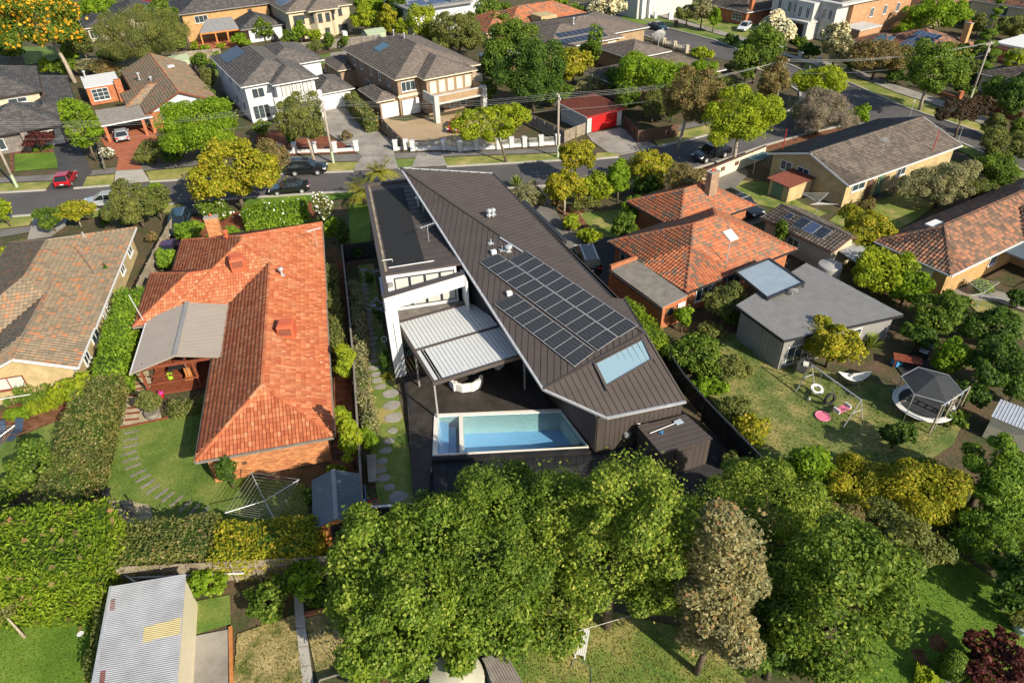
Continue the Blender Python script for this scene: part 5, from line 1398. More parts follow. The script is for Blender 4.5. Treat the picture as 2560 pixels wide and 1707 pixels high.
p = site(1818, 682, 3.0); MB(Matrix.Translation((p.x, p.y, 3.5)) @ Matrix.Rotation(math.radians(-65), 4, 'X') @ Matrix.Rotation(.4, 4, 'Y')).lathe([(.02, -.03), (.3, -.01), (.42, .06), (.3, .01)], seg=16).build('satellite_dish', 'grey_paint', r)
MB().tube([(p.x, p.y, 2.9), (p.x, p.y, 3.5)], .03, 6).build('dish_mast', 'galvanised', r)
sm = [kw(42.4, 34.1, 3.5), kw(41.7, 29.9, 3.35), kw(46.0, 29.9, 3.35), kw(46.45, 34.1, 3.5)]
r2 = thing('patio_roof', 'pale blue corrugated patio roof with dark frame against the orange tiled house', 'patio roof', (sm[0].x, sm[0].y, 0), 17.5)
metal_roof(r2, sm, sm[1] - sm[0], .2, 'metal_blue', (.06, .035), 4, 'roof_sheet')
for a in range(4): MB().bar(sm[a] + Vector((0, 0, .02)), sm[(a + 1) % 4] + Vector((0, 0, .02)), .18, .2).build('fascia', 'metal_dark', r2)
for a in (1, 2): MB().bar((sm[a].x, sm[a].y, 0), (sm[a].x, sm[a].y, 3.25), .1).build('post', 'metal_dark', r2)
# cream gable house at the bend
c = kw(76, 46.5)
r = thing('brick_house', 'low cream brick house with long brown tile gable roof by the street bend', 'house', (c.x, c.y, 0), 17.5)
tiled_roof(r, K, [Blk(66.4, 87, 41, 52.2, 2.8, .33, 'SN')], 'tile_brown', tw=.36, tl=.40, n_parts=60)
walls(r, K, [(66.9, 86.5, 41.5, 51.7)], 2.8, 'brick_cream')
gable(r, K, (66.97, 41.5), (66.97, 51.7), (66.97, 46.6), 2.75, 4.35, 'brick_cream')
for y, w in ((49.6, 1.6), (47.2, 1.6)): window(r, K, 66.87, y, 180, w, 1.1, 1.5, 2)
window(r, K, 69, 41.47, -90, 2.2, 1.1, 1.5, 2); MB(K).box(70.6, 71.5, 41.4, 41.5, .1, 2.3).build('door', 'brown_paint', r); MB(K).box(72.4, 73.3, 41.4, 41.5, .1, 2.3).build('door', 'green_paint', r); window(r, K, 76.5, 41.47, -90, 1.6, 1.1, 1.4, 2)
antenna(r, kw(75, 43.5, 3.6), 1.7, 7, 50)
for x, y in ((68.5, 51.8), (82, 41.6)): MB(K).tube([(x, y, 2.7), (x, y, 5.4)], .05, 6).build('mast', 'red_paint', r)
r = thing('outhouse', 'small brick outhouse with rusty red roof and green door beside the cream house', 'shed', (kw(65, 47).x, kw(65, 47).y, 0), 17.5)
MB(K).box(62.9, 66.6, 45.6, 48.3, 0, 1.9).build('wall', 'brick_cream', r)
metal_roof(r, [kw(62.6, 45.3, 1.95), kw(66.8, 45.3, 2.1), kw(66.8, 48.6, 2.1), kw(62.6, 48.6, 1.95)], kw(1, 0) - kw(0, 0), .2, 'rust_sheet', (.06, .03), 4, 'roof_sheet')
MB(K).box(62.86, 62.92, 46.4, 47.9, .05, 1.8).build('door', 'green_paint', r)
# garage with panels on its tiles
c = kw(56, 37)
r = thing('garage', 'low garage with brown tile gable roof carrying four small solar panels', 'garage', (c.x, c.y, 0), 17.5)
tiled_roof(r, K, [Blk(53.8, 58.6, 33, 41.3, 2.4, .36, 'WE')], 'tile_brown', tw=.36, tl=.38, n_parts=60, gutter='brown_paint')
walls(r, K, [(54.1, 58.3, 33.3, 41)], 2.4, 'render_cream')
gable(r, K, (54.1, 33.35), (58.3, 33.35), (56.2, 33.35), 2.35, 3.05, 'render_cream')
window(r, K, 54.07, 37.4, 180, 1.4, .9, .9, 2)
nW = Vector((-.36, 0, 1)); nW = (K.to_3x3() @ nW)
for y0, y1, x0, x1, mm in ((39.0, 39.7, 54.9, 55.7, 'pv_navy'), (37.2, 38.3, 54.5, 55.9, 'pv_navy'), (36.0, 37.1, 54.5, 55.9, 'pv_blue'), (34.8, 35.9, 54.5, 55.9, 'pv_navy')):
    solar(r, [kw(x0, y0, 2.4 + .36 * (x0 - 53.8)), kw(x0, y1, 2.4 + .36 * (x0 - 53.8)), kw(x1, y1, 2.4 + .36 * (x1 - 53.8)), kw(x1, y0, 2.4 + .36 * (x1 - 53.8))], 1, 1, nW, mm, 'galvanised', .1)
metal_roof(r, [kw(55.2, 33.2, 2.0), kw(58.5, 33.2, 2.0), kw(58.5, 31.2, 1.7), kw(55.2, 31.2, 1.7)], kw(0, 1) - kw(0, 0), .2, 'zinc_sheet', (.06, .03), 4, 'roof_sheet')
q = thing('water_tank', 'round grey water tank between the garage and the grey metal roof', 'water tank', (site(1908, 606, 2).x, site(1908, 606, 2).y, 0))
p = site(1908, 606, 2); MB(frame(p.x, p.y)).lathe([(1.05, 0), (1.05, 1.85), (1.0, 1.95), (.3, 2.1), (0.02, 2.12)], seg=28).build('tank_body', 'tank_grey', q); MB(frame(p.x + .3, p.y - .2)).lathe([(.22, 2.0), (.22, 2.18)], seg=12).build('lid', 'metal_grey', q)
# mixed tile house at the right border
c = kw(70, 26)
r = thing('brick_house', 'ochre brick house with patchy terracotta hip roof and patio at the right border', 'house', (c.x, c.y, 0), 17.5)
tiled_roof(r, K, [Blk(58.3, 90, 24.5, 31.95, 2.7, .56), Blk(69.5, 88, 18, 30, 2.7, .5)], 'tile_mixed', tw=.34, tl=.37, n_parts=120)
walls(r, K, [(58.8, 89.5, 25, 31.4), (70, 87.5, 18.5, 28)], 2.7, 'brick_ochre')
MB(K).box(58.74, 58.8, 26.2, 28.9, .9, 2.2).build('roller_shutter', 'white_paint', r); window(r, K, 66.2, 24.97, -90, 1.2, 1.3, 1.0, 2)
MB(K).box(66.3, 72.5, 20.6, 24.4, 2.45, 2.62).build('patio_roof', 'metal_teal', r)
for x in (66.4, 69, 72.3): MB(K).box(x - .05, x + .05, 20.65, 20.75, 0, 2.45).build('post', 'white_paint', r)
for x0, x1 in ((66.4, 68.4), (69.6, 72.3)):
    mb = MB(K).bar((x0, 20.7, 1.0), (x1, 20.7, 1.0), .05).bar((x0, 20.7, .2), (x1, 20.7, .2), .04)
    for i in range(int((x1 - x0) / .25)): mb.bar((x0 + .25 * i, 20.7, .2), (x0 + .25 * i, 20.7, 1.0), .02)
    mb.build('balustrade', 'white_paint', r)
MB(K).box(68.5, 69.5, 19.6, 20.6, 0, .3).box(68.5, 69.5, 20.0, 20.6, .3, .45).build('steps', 'brick_orange', r)
nE = K.to_3x3() @ Vector((0, -.5, 1))
for i in range(2): solar(r, [kw(73 + i * 2.2, 20.0, 3.7), kw(75 + i * 2.2, 20.0, 3.7), kw(75 + i * 2.2, 22.2, 4.8), kw(73 + i * 2.2, 22.2, 4.8)], 1, 1, nE, 'pv_blue')
cooler(r, kw(76, 28.2, 4.6), 20, 'grey_paint')
MB(K).box(61.6, 63.2, 28.9, 29.7, 4.35, 4.5).build('skylight', 'white_paint', r)

# ------------------------------------------------------------------ across the street
c = kw(26, 114)
r = thing('white_house', 'white rendered two storey house with grey hip roof and double garage', 'house', (c.x, c.y, 0), 17.5)
tiled_roof(r, K, [Blk(19.4, 30, 107, 127, 5.4, .36), Blk(23.4, 30.06, 105.2, 114, 5.4, .40, 'WES'), Blk(25, 34.2, 114.3, 127.5, 5.4, .34), Blk(29.7, 35.7, 106.4, 115, 2.6, .40)], 'tile_slate', tw=.42, tl=.42)
walls(r, K, [(19.9, 29.5, 107.5, 126.5), (23.9, 29.6, 105.7, 112), (27, 33.7, 114.8, 127)], 5.4, 'render_white'); walls(r, K, [(29.4, 35.2, 106.9, 114.6)], 2.6, 'render_white')
garage_door(r, K, 32.5, 106.86, -90, 4.8, 2.2)
for x, w in ((21.6, 1.8),): window(r, K, x, 107.45, -90, w, 1.4, 3.4, 2)
for x in (25.2, 26.8, 28.4): window(r, K, x, 105.66, -90, 1.3, 1.9, 3.1, 2, fr='brown_paint', gl='curtain_pane', sill=False)
window(r, K, 21.5, 107.44, -90, 2.4, 2.0, .4, 3, 1, 'white_paint', 'window_glass', False); window(r, K, 26.5, 105.65, -90, 2.6, 2.1, .3, 2, 1, 'white_paint', 'window_glass', False)
for y in (112, 117, 122): window(r, K, 19.87, y, 180, 1.0, 1.3, 3.4, 1)
for y in (110.5, 115): window(r, K, 19.87, y, 180, 1.2, 1.4, .9, 1)
window(r, K, 33.73, 118.5, 0, 1.4, 1.3, 3.4, 2)
for x in (23.2, 29.5): MB(K).box(x - .35, x + .35, 103.8, 104.5, 0, 3.9).build('pier', 'render_white', r)
MB(K).box(23.2, 29.5, 104.0, 105.7, 2.7, 3.0).build('balcony_floor', 'render_white', r); MB(K).box(23.5, 29.2, 103.95, 104.1, 3.0, 3.9).build('balustrade', 'render_white', r)
nS = K.to_3x3() @ Vector((-.36, 0, 1))
solar(r, [kw(20.4, 119.5, 5.76), kw(20.4, 125, 5.76), kw(23.6, 125, 6.9), kw(23.6, 119.5, 6.9)], 4, 1, nS, 'pv_navy', 'metal_dark')
c = kw(46, 106)
r = thing('brick_house', 'large tan brick two storey house with taupe hip roof and white portico', 'house', (c.x, c.y, 0), 17.5)
tiled_roof(r, K, [Blk(38.9, 53, 97.2, 119, 5.4, .36), Blk(42.4, 51.1, 94.8, 106, 5.4, .37, 'WES'), Blk(35.9, 39.2, 97.6, 105, 2.7, .45), Blk(36.6, 42, 115.5, 124.3, 3.0, .3)], 'tile_taupe', tw=.42, tl=.42, gutter='cream_paint')
walls(r, K, [(39.4, 52.5, 97.7, 118.5), (42.9, 50.6, 95.3, 104)], 5.4, 'brick_brown'); walls(r, K, [(36.4, 39.4, 98.1, 104.5), (37, 41.5, 116, 123.8)], 2.7, 'brick_brown')
MB(K).box(39.2, 42.85, 97.6, 97.69, 2.6, 2.95).build('string_course', 'cream_paint', r)
garage_door(r, K, 37.9, 98.05, -90, 2.6, 2.1, 'white_paint'); garage_door(r, K, 41.1, 97.55, -90, 2.8, 2.2, 'white_paint')
window(r, K, 41, 97.66, -90, 2.2, 1.4, 3.4, 3)
for i in range(5): window(r, K, 43.9 + i * 1.45, 95.26, -90, 1.0, 1.7, 3.1, 1, fr='cream_paint', gl='curtain_pane', sill=False)
for y in (101, 104.5, 108, 112, 115): window(r, K, 39.37, y, 180, .7, 1.2, 3.6, 1)
for y in (106, 110): window(r, K, 39.36, y, 180, 1.6, 2.0, .4, 2)
for y in (117.5, 121): window(r, K, 36.97, y, 180, 1.8, 1.9, .4, 2)
for x in (42.5, 50.4): MB(K).box(x - .35, x + .35, 91.4, 92.2, 0, 3.9).build('pier', 'render_stone', r)
MB(K).box(42.2, 50.7, 91.6, 95.3, 2.55, 2.8).build('balcony_floor', 'render_stone', r); MB(K).box(42.9, 50.0, 91.75, 91.95, 2.8, 3.7).build('parapet', 'brick_tan', r); MB(K).box(42.85, 50.05, 91.7, 92.0, 3.7, 3.82).build('capping', 'render_stone', r)
MB(K).box(42.2, 42.45, 92.2, 95.3, 2.8, 3.8).build('parapet', 'render_stone', r); MB(K).box(50.45, 50.7, 92.2, 95.3, 2.8, 3.8).build('parapet', 'brick_tan', r)
MB(K).box(50.8, 52.9, 96.5, 97.7, 3.0, 4.1).build('side_balcony', 'render_cream', r)
door(r, K, 44.6, 95.24, -90, 1.6, 2.2, 'black_paint'); window(r, K, 46.8, 95.25, -90, .8, 1.6, .5, 1); window(r, K, 48.6, 95.25, -90, 1.2, 1.6, .5, 1)
MB(K @ Matrix.Translation((42.6, 110.5, 5.4 + .36 * 3.7)) @ Matrix.Rotation(-math.atan(.36), 4, 'Y')).box(-1, 1, -1.2, 1.2, .06, .15).build('solar_water_heater', 'blue_glass', r)
for x, y in ((45.5, 112), (45.8, 108.5)): vent(r, kw(x, y, 5.4 + .36 * min(x - 38.9, 53 - x)), .7, .07)
vent(r, kw(44.6, 117.5, 7.0), 1.2, .05, False)
# red door garage
c = kw(60.7, 79)
r = thing('garage', 'pale brick garage with red panel door and rusty red corrugated roof', 'garage', (c.x, c.y, 0), 17.5)
MB(K).box(57.7, 63.7, 75.9, 82.2, 0, 2.35).build('wall', 'render_stone', r)
rp = [kw(57.3, 75.5, 2.4), kw(64.0, 75.4, 2.4), kw(63.9, 82.5, 2.75), kw(57.0, 82.5, 2.75)]
metal_roof(r, rp, kw(.06, 1, .05) - kw(0, 0), .2, 'rust_sheet', (.1, .05), 3, 'roof_sheet')
MB(K).bar((57.3, 75.47, 2.36), (64, 75.37, 2.36), .05, .16).build('fascia', 'red_paint', r); MB(K).bar((57.25, 75.5, 2.36), (56.95, 82.5, 2.7), .05, .16).build('fascia', 'white_paint', r)
MB(K).box(58.4, 62.9, 75.82, 75.9, 2.05, 2.3).build('lintel', 'white_paint', r); garage_door(r, K, 60.65, 75.86, -90, 4.4, 2.05, 'red_paint', 0, 3)
# cottage with carport
c = kw(11, 124)
r = thing('cottage', 'brick cottage with mossy tile gable roof, white gable and chimney', 'house', (c.x, c.y, 0), 17.5)
tiled_roof(r, K, [Blk(6.5, 16.8, 112.2, 138.5, 2.6, .44, 'WE'), Blk(4.7, 12, 117.6, 125.2, 2.6, .40, 'WSN')], 'tile_weathered', tw=.42, tl=.42, gutter='timber_red', cap='tile_orange')
walls(r, K, [(7, 16.3, 112.9, 138), (5.2, 12, 118.1, 124.7)], 2.6, 'brick_orange')
gable(r, K, (7, 112.9), (16.3, 112.9), (11.65, 112.9), 2.55, 4.6, 'render_white')
window(r, K, 9.5, 112.8, -90, 2.2, 1.4, .7, 3, 3); window(r, K, 14, 112.8, -90, 2.2, 1.4, .7, 3, 3)
for x, y in ((8.2, 128), (9.5, 124.5)): vent(r, kw(x, y, 3.5), .8, .12, True)
MB(K).box(12.9, 13.9, 129, 130, 4.3, 4.5).build('skylight', 'white_paint', r)
r = thing('carport', 'grey corrugated carport on brick piers over the brick paved drive', 'carport', (kw(3.8, 114).x, kw(3.8, 114).y, 0), 17.5)
metal_roof(r, [kw(.4, 111, 2.45), kw(7.1, 111.2, 2.45), kw(6.6, 118, 2.6), kw(.5, 118.6, 2.6)], kw(0, 1) - kw(0, 0), .22, 'fibre_cement', (.1, .05), 4, 'roof_sheet')
MB(K).bar((.4, 110.95, 2.4), (7.2, 111.15, 2.4), .06, .16).build('fascia', 'white_paint', r)
for x, y in ((5.8, 111.4), (.9, 111.4), (6.9, 111.6), (.9, 117.5)): MB(K).box(x - .2, x + .2, y - .2, y + .2, 0, 2.35).build('pier', 'brick_orange', r)
r = thing('brick_annex', 'flat white roofed brick annex with tall sash window behind the carport', 'annex', (kw(3, 134).x, kw(3, 134).y, 0), 17.5)
MB(K).box(.4, 5.4, 131.2, 138.4, 0, 2.7).build('wall', 'brick_orange', r); MB(K).box(.3, 5.5, 131.1, 138.5, 2.7, 2.85).build('roof', 'white_paint', r)
window(r, K, 2.2, 131.15, -90, 2.4, 1.8, .6, 3, 3); MB(K).box(4.6, 5.6, 130.4, 131.2, 0, 3.4).build('chimney', 'brick_orange', r); vent(r, kw(1, 137, 2.85), .9, .12)
# charcoal roofed house at the upper left border
c = kw(-8, 122)
r = thing('house', 'charcoal tile roofed house with pale garage door and stone pier', 'house', (c.x, c.y, 0), 17.5)
tiled_roof(r, K, [Blk(-15, -3.4, 114.2, 125.5, 2.7, .42), Blk(-9, -1.6, 117, 141, 2.7, .40), Blk(-18, -5.2, 124.3, 140, 5.0, .40)], 'tile_charcoal', tw=.42, tl=.42, gutter='metal_dark')
walls(r, K, [(-14.5, -4, 114.9, 125), (-8.5, -2.1, 118, 140.5)], 2.7, 'slate_wall'); walls(r, K, [(-17.5, -5.7, 124.8, 139.5)], 5.0, 'render_cream')
garage_door(r, K, -6.3, 114.85, -90, 3.6, 2.1, 'render_stone'); window(r, K, -12.2, 114.85, -90, 1.6, 1.5, .6, 2); MB(K).box(-9.2, -8.4, 114.0, 114.9, 0, 2.6).build('pier', 'slate_wall', r)
window(r, K, -8.6, 124.75, -90, 2.4, .7, 3.8, 2); cooler(r, kw(-12.5, 131, 7.3), 10, 'fibre_cement')
# ------------------------------------------------------------------ second row and beyond
c = kw(30, 168)
r = thing('brick_house', 'ochre brick two storey house with charcoal roof and glazed timber verandah', 'house', (c.x, c.y, 0), 17.5)
tiled_roof(r, K, [Blk(21.4, 40, 165, 180, 5.4, .38)], 'tile_charcoal', tw=.5, tl=.5, gutter='metal_grey', caps=True)
walls(r, K, [(22, 39.5, 165.6, 179.5)], 5.4, 'brick_ochre'); window(r, K, 25.5, 165.55, -90, 2.6, 1.4, 3.3, 3); window(r, K, 35.5, 165.55, -90, 1.0, 1.2, 3.6, 1, fr='timber_orange'); window(r, K, 21.97, 169, 180, 1.4, 1.6, 3.2, 1)
c = kw(28, 159.5)
r = thing('verandah', 'orange timber verandah with grey and glass panel roof on brick house', 'verandah', (c.x, c.y, 0), 17.5)
metal_roof(r, [kw(23.4, 158.8, 2.75), kw(31, 158.0, 2.75), kw(31, 163, 4.2), kw(26, 163.5, 4.2)], kw(0, 1, .3) - kw(0, 0), 1.1, 'metal_grey', (.06, .05), 1, 'roof_panel')
tiled_roof(r, K, [Blk(31, 40, 156.5, 165.2, 2.75, .36, 'WES')], 'tile_charcoal', tw=.5, tl=.5, gutter='metal_grey')
MB(K).bar((23.4, 158.7, 2.6), (31.2, 157.9, 2.6), .14, .26).build('beam', 'timber_orange', r)
for x in (23.5, 26.3, 28.6, 31): MB(K).box(x - .14, x + .14, 158.3, 158.6, 0, 2.5).build('post', 'timber_orange', r)
MB(K).box(22.6, 32, 156.4, 165.5, -.03, .06).build('paving', 'brick_paving', r); MB(K).box(32.5, 39.5, 157, 165, 0, 2.7).build('wall', 'render_white', r)
c = kw(47, 160)
r = thing('rendered_house', 'cream rendered two storey house with octagonal bay and taupe roof', 'house', (c.x, c.y, 0), 17.5)
tiled_roof(r, K, [Blk(39.6, 53.4, 152.4, 170, 5.5, .36), Blk(43.6, 50, 150.6, 158, 5.5, .42, 'WES')], 'tile_taupe', tw=.5, tl=.5, gutter='cream_paint')
walls(r, K, [(40.1, 52.9, 152.9, 169.5)], 5.5, 'render_cream')
MB(K).prism([(44, 153), (45.2, 151.2), (48.2, 151.2), (49.4, 153)], 0, 5.45).build('bay_wall', 'render_cream', r)
for x in (45.9, 47.5): window(r, K, x, 151.15, -90, .9, 1.6, 3.2, 1, fr='brown_paint')
window(r, K, 48.85, 152.0, -55, .8, 1.6, 3.2, 1, fr='brown_paint'); window(r, K, 44.55, 152.0, -125, .8, 1.6, 3.2, 1, fr='brown_paint')
for x, z, w in ((42, 3.1, 2.2), (50.8, 3.6, .8), (51, .3, 2.0), (47, .4, 1.0)): window(r, K, x, 152.85 if x != 47 else 151.14, -90, w, 1.6, z, 1 if w < 2 else 2, fr='brown_paint')
solar(r, [kw(40.3, 158, 5.7), kw(40.3, 163, 5.7), kw(43, 163, 6.7), kw(43, 158, 6.7)], 4, 1, nS, 'pv_blue')
MB(K).box(50.0, 50.9, 150.6, 151.6, 0, .9).build('heat_pump', 'white_paint', r)
c = kw(37, 170); r = thing('house', 'beige two storey house end with stepped roof behind the bay windowed house', 'house', (c.x, c.y, 0), 17.5)
walls(r, K, [(34.5, 39.4, 172, 184)], 5.2, 'render_cream'); tiled_roof(r, K, [Blk(34, 39.6, 171.5, 185, 5.2, .36)], 'tile_taupe', tw=.5, tl=.5); window(r, K, 37, 171.95, -90, 1.2, 1.6, 3, 1)
c = kw(70, 148)
r = thing('modern_house', 'white cubic house with flat grey roof carrying tilted solar panels', 'house', (c.x, c.y, 0), 17.5)
MB(K).box(62, 82, 142, 156, 0, 4.9).build('wall', 'render_white', r); MB(K).box(61.2, 76, 140.8, 157, 4.9, 5.2).build('roof', 'metal_grey', r); MB(K).box(76.5, 92, 143, 158, 4.9, 7.0).build('upper_wall', 'render_white', r)
for i in range(3): solar(r, [kw(62.5 + i * 4.4, 142.2, 5.3), kw(66 + i * 4.4, 142.2, 5.3), kw(66 + i * 4.4, 144.6, 6.0), kw(62.5 + i * 4.4, 144.6, 6.0)], 5, 1, K.to_3x3() @ Vector((0, -.3, 1)), 'pv_blue')
window(r, K, 64, 141.95, -90, 1.2, 1.6, .8, 1); window(r, K, 79, 142.95, -90, 4, 1.2, 5.2, 3, gl='window_glass', fr='black_paint')
c = kw(80, 130)
r = thing('brick_house', 'tan brick house with bright orange tile roof half hidden by tall trees', 'house', (c.x, c.y, 0), 17.5)
tiled_roof(r, K, [Blk(69.3, 80, 124, 136, 2.7, .42), Blk(76, 95, 126.5, 137, 2.7, .42)], 'tile_orange', tw=.5, tl=.5)
walls(r, K, [(69.8, 79.5, 124.5, 135.5), (76.5, 94.5, 127, 136.5)], 2.7, 'brick_tan'); MB(K).box(81.5, 85.2, 123.5, 127.5, 0, 4.2).build('parapet_wall', 'brick_cream', r); window(r, K, 71, 124.45, -90, 1.0, 1.2, 1, 1)
c = kw(82, 112)
r = thing('brick_house', 'long brick house with taupe roof and two rows of black solar panels', 'house', (c.x, c.y, 0), 17.5)
tiled_roof(r, K, [Blk(70.4, 87.2, 104.8, 121, 3.2, .22), Blk(76, 95.2, 107.2, 124, 3.4, .20)], 'tile_taupe', tw=.42, tl=.42)
walls(r, K, [(71, 86.6, 105.4, 120.4), (77, 94.6, 107.8, 123.4)], 3.2, 'brick_tan'); window(r, K, 84.9, 105.35, -90, 2.0, 2.4, .3, 1, 5, 'cream_paint', 'curtain_pane')
nS2 = K.to_3x3() @ Vector((0, -.22, 1))
for j, (y0, n_) in enumerate(((105.7, 9), (108.0, 9))): solar(r, [kw(74.2 + j, y0, 3.2 + .22 * (y0 - 104.8)), kw(84.4 + j, y0, 3.2 + .22 * (y0 - 104.8)), kw(84.4 + j, y0 + 1.9, 3.2 + .22 * (y0 - 102.9)), kw(74.2 + j, y0 + 1.9, 3.2 + .22 * (y0 - 102.9))], n_, 1, nS2, 'pv_navy', 'galvanised')
vent(r, kw(81, 112, 5.0), .8, .12)
c = kw(84, 98)
r = thing('annex', 'low hip roofed annex with large satellite dish by the side street', 'annex', (c.x, c.y, 0), 17.5)
tiled_roof(r, K, [Blk(79.6, 88.5, 93.5, 103.5, 2.8, .28)], 'tile_taupe', tw=.42, tl=.42); walls(r, K, [(80.1, 88, 94, 103)], 2.8, 'brick_tan')
p = kw(87.2, 95.5, 3.5); MB(Matrix.Translation((p.x, p.y, 4.9)) @ Matrix.Rotation(math.radians(-60), 4, 'X')).lathe([(.03, -.05), (.8, .05), (1.25, .28), (.8, .1)], seg=20).build('satellite_dish', 'galvanised', r); MB().tube([(p.x, p.y, 3), (p.x, p.y, 4.9)], .06, 6).build('dish_mast', 'galvanised', r)
c = kw(78, 87)
r = thing('house', 'dark brown tile roofed house largely hidden behind the street trees', 'house', (c.x, c.y, 0), 17.5)
tiled_roof(r, K, [Blk(69.3, 88.5, 80.6, 92.8, 2.6, .34)], 'tile_brown', tw=.42, tl=.42); walls(r, K, [(69.9, 88, 81.2, 92.2)], 2.6, 'brick_brown'); window(r, K, 86.5, 81.15, -90, 1.6, 1.4, .8, 2); window(r, K, 88.03, 83, 0, 1.4, 1.4, .8, 2)
c = kw(132, 94)
r = thing('mansion', 'grey classical stone fronted two storey house with orange brick side', 'house', (c.x, c.y, 0), 17.5)
MB(K).box(124.5, 128.0, 88.9, 104, 0, 6.4).build('wall', 'render_stone', r); MB(K).box(122.6, 124.6, 92.5, 96.5, 0, 6.4).build('bay_wall', 'render_stone', r); MB(K).box(128.0, 146, 88, 103, 0, 6.1).build('wall', 'brick_apricot', r)
MB(K).box(124.2, 146.3, 87.7, 104.3, 6.4, 6.75).build('cornice', 'render_stone', r); tiled_roof(r, K, [Blk(125.5, 145, 89, 103, 6.75, .3)], 'tile_slate', tw=.5, tl=.5)
for y in (90, 91.4, 98, 99.6, 102): window(r, K, 124.47, y, 180, .8, 1.9, 3.6, 2)
for y in (93.6, 95.4): window(r, K, 122.57, y, 180, .8, 1.9, 3.6, 2)
window(r, K, 124.46, 101, 180, .9, 1.8, .6, 2); MB(K).box(121.4, 124.4, 92.2, 93.0, 0, 3.0).box(121.4, 124.4, 96.2, 97.0, 0, 3.0).box(121.2, 124.4, 92.0, 97.2, 3.0, 3.3).build('portico', 'render_stone', r); MB(K).box(122.5, 122.6, 93.6, 95.6, 0, 2.4).build('door', 'black_paint', r)
MB(K).box(125.2, 131.2, 83.6, 87.65, 0, 2.8).build('garage_wall', 'brick_apricot', r); MB(K).box(125, 131.4, 83.4, 87.6, 2.8, 3.0).build('garage_roof', 'render_stone', r)
for x in (134, 138, 142): window(r, K, x, 87.95, -90, 1.0, 1.6, 3.4, 2)
c = kw(127, 72)
r = thing('brick_house', 'ochre brick house with brown tile roof, tall chimney and three solar arrays', 'house', (c.x, c.y, 0), 17.5)
tiled_roof(r, K, [Blk(120.5, 133.5, 66, 79, 2.6, .36), Blk(119, 127, 73, 81, 2.6, .34)], 'tile_mixed', tw=.5, tl=.5); walls(r, K, [(121, 133, 66.6, 78.5), (119.6, 126.5, 73.6, 80.4)], 2.6, 'brick_ochre')
nW2 = K.to_3x3() @ Vector((-.36, 0, 1))
for i in range(3): solar(r, [kw(121.2 + i * 1.7, 68.6, 2.85 + i * .61), kw(121.2 + i * 1.7, 73, 2.85 + i * .61), kw(122.6 + i * 1.7, 73, 3.36 + i * .61), kw(122.6 + i * 1.7, 68.6, 3.36 + i * .61)], 5, 1, nW2, 'pv_blue')
solar(r, [kw(120, 74.6, 2.9), kw(120, 77.4, 2.9), kw(122.4, 77.4, 3.7), kw(122.4, 74.6, 3.7)], 1, 1, nW2, 'blue_glass')
chimney(r, K, 130.5, 67.4, .8, 1.0, 2, 6.2, 'brick_ochre', 2); window(r, K, 121, 70, 180, 2, 1.2, .8, 2)
c = kw(126, 113)
r = thing('brick_house', 'orange brick bungalow with brown tile roof beyond the side street', 'house', (c.x, c.y, 0), 17.5)
tiled_roof(r, K, [Blk(121, 138, 107, 121, 2.7, .4)], 'tile_brown', tw=.5, tl=.5); walls(r, K, [(121.6, 137.5, 107.6, 120.4)], 2.7, 'brick_orange'); window(r, K, 121.57, 110, 180, 2.6, 1.3, .8, 3, 2); window(r, K, 121.57, 116, 180, 2.0, 1.3, .8, 3, 2); chimney(r, K, 123, 107.8, 1, .8, 2, 6, 'brick_orange', 1)
c = kw(110, 128)
r = thing('house', 'pale grey house with white columns and garage at the upper border', 'house', (c.x, c.y, 0), 17.5)
MB(K).box(108, 124, 126, 138, 0, 5.5).build('wall', 'render_stone', r); garage_door(r, K, 115, 125.95, -90, 5, 2.4, 'render_stone')
for x in (109, 111): MB(K).box(x - .3, x + .3, 125.2, 125.9, 0, 5.5).build('column', 'render_white', r)
c = kw(15, 190)
r = thing('house', 'dark slate roofed house with glazed conservatory at the upper left', 'house', (c.x, c.y, 0), 17.5)
tiled_roof(r, K, [Blk(11, 20, 184.5, 200, 2.8, .36), Blk(4.2, 12, 178, 190, 2.8, .3)], 'tile_charcoal', tw=.5, tl=.5); walls(r, K, [(11.5, 19.5, 185, 199), (4.8, 11.5, 178.6, 189)], 2.8, 'render_cream'); window(r, K, 6, 178.55, -90, 2, 1.6, .6, 3)
metal_roof(r, [kw(15, 183, 2.8), kw(20, 182, 2.8), kw(20, 188, 4.2), kw(15.5, 188.5, 4.2)], kw(0, 1, .2) - kw(0, 0), .8, 'blue_glass', (.06, .05), 1, 'glass_panel')
c = kw(119, 54)
r = thing('house', 'low grey tile roofed house behind garden trees at the right border', 'house', (c.x, c.y, 0), 17.5)
tiled_roof(r, K, [Blk(117.5, 132, 46, 57, 2.6, .3)], 'tile_brown', tw=.5, tl=.5); walls(r, K, [(118, 131, 46.5, 56.5)], 2.6, 'render_cream')
c = kw(158, 84)
r = thing('house', 'cream weatherboard house with red tile roof at the upper right corner', 'house', (c.x, c.y, 0), 17.5)
tiled_roof(r, K, [Blk(148, 166, 84, 97, 3.2, .42), Blk(155, 170, 70, 82, 5.0, .36)], 'tile_mixed', tw=.6, tl=.6); walls(r, K, [(148.6, 165.4, 84.6, 96.4)], 3.0, 'render_cream'); walls(r, K, [(155.6, 169.4, 70.6, 81.4)], 5.0, 'render_cream'); window(r, K, 155.55, 75, 180, 2, 1.6, 3.0, 2)
r = thing('flat_roof_garage', 'flat white roofed brick garage behind the tall pencil cypress', 'garage', (kw(141, 62).x, kw(141, 62).y, 0), 17.5)
MB(K).box(136.5, 146, 58, 65, 0, 2.5).build('wall', 'brick_orange', r); MB(K).box(136.3, 146.2, 57.8, 65.2, 2.5, 2.8).build('roof', 'white_paint', r)
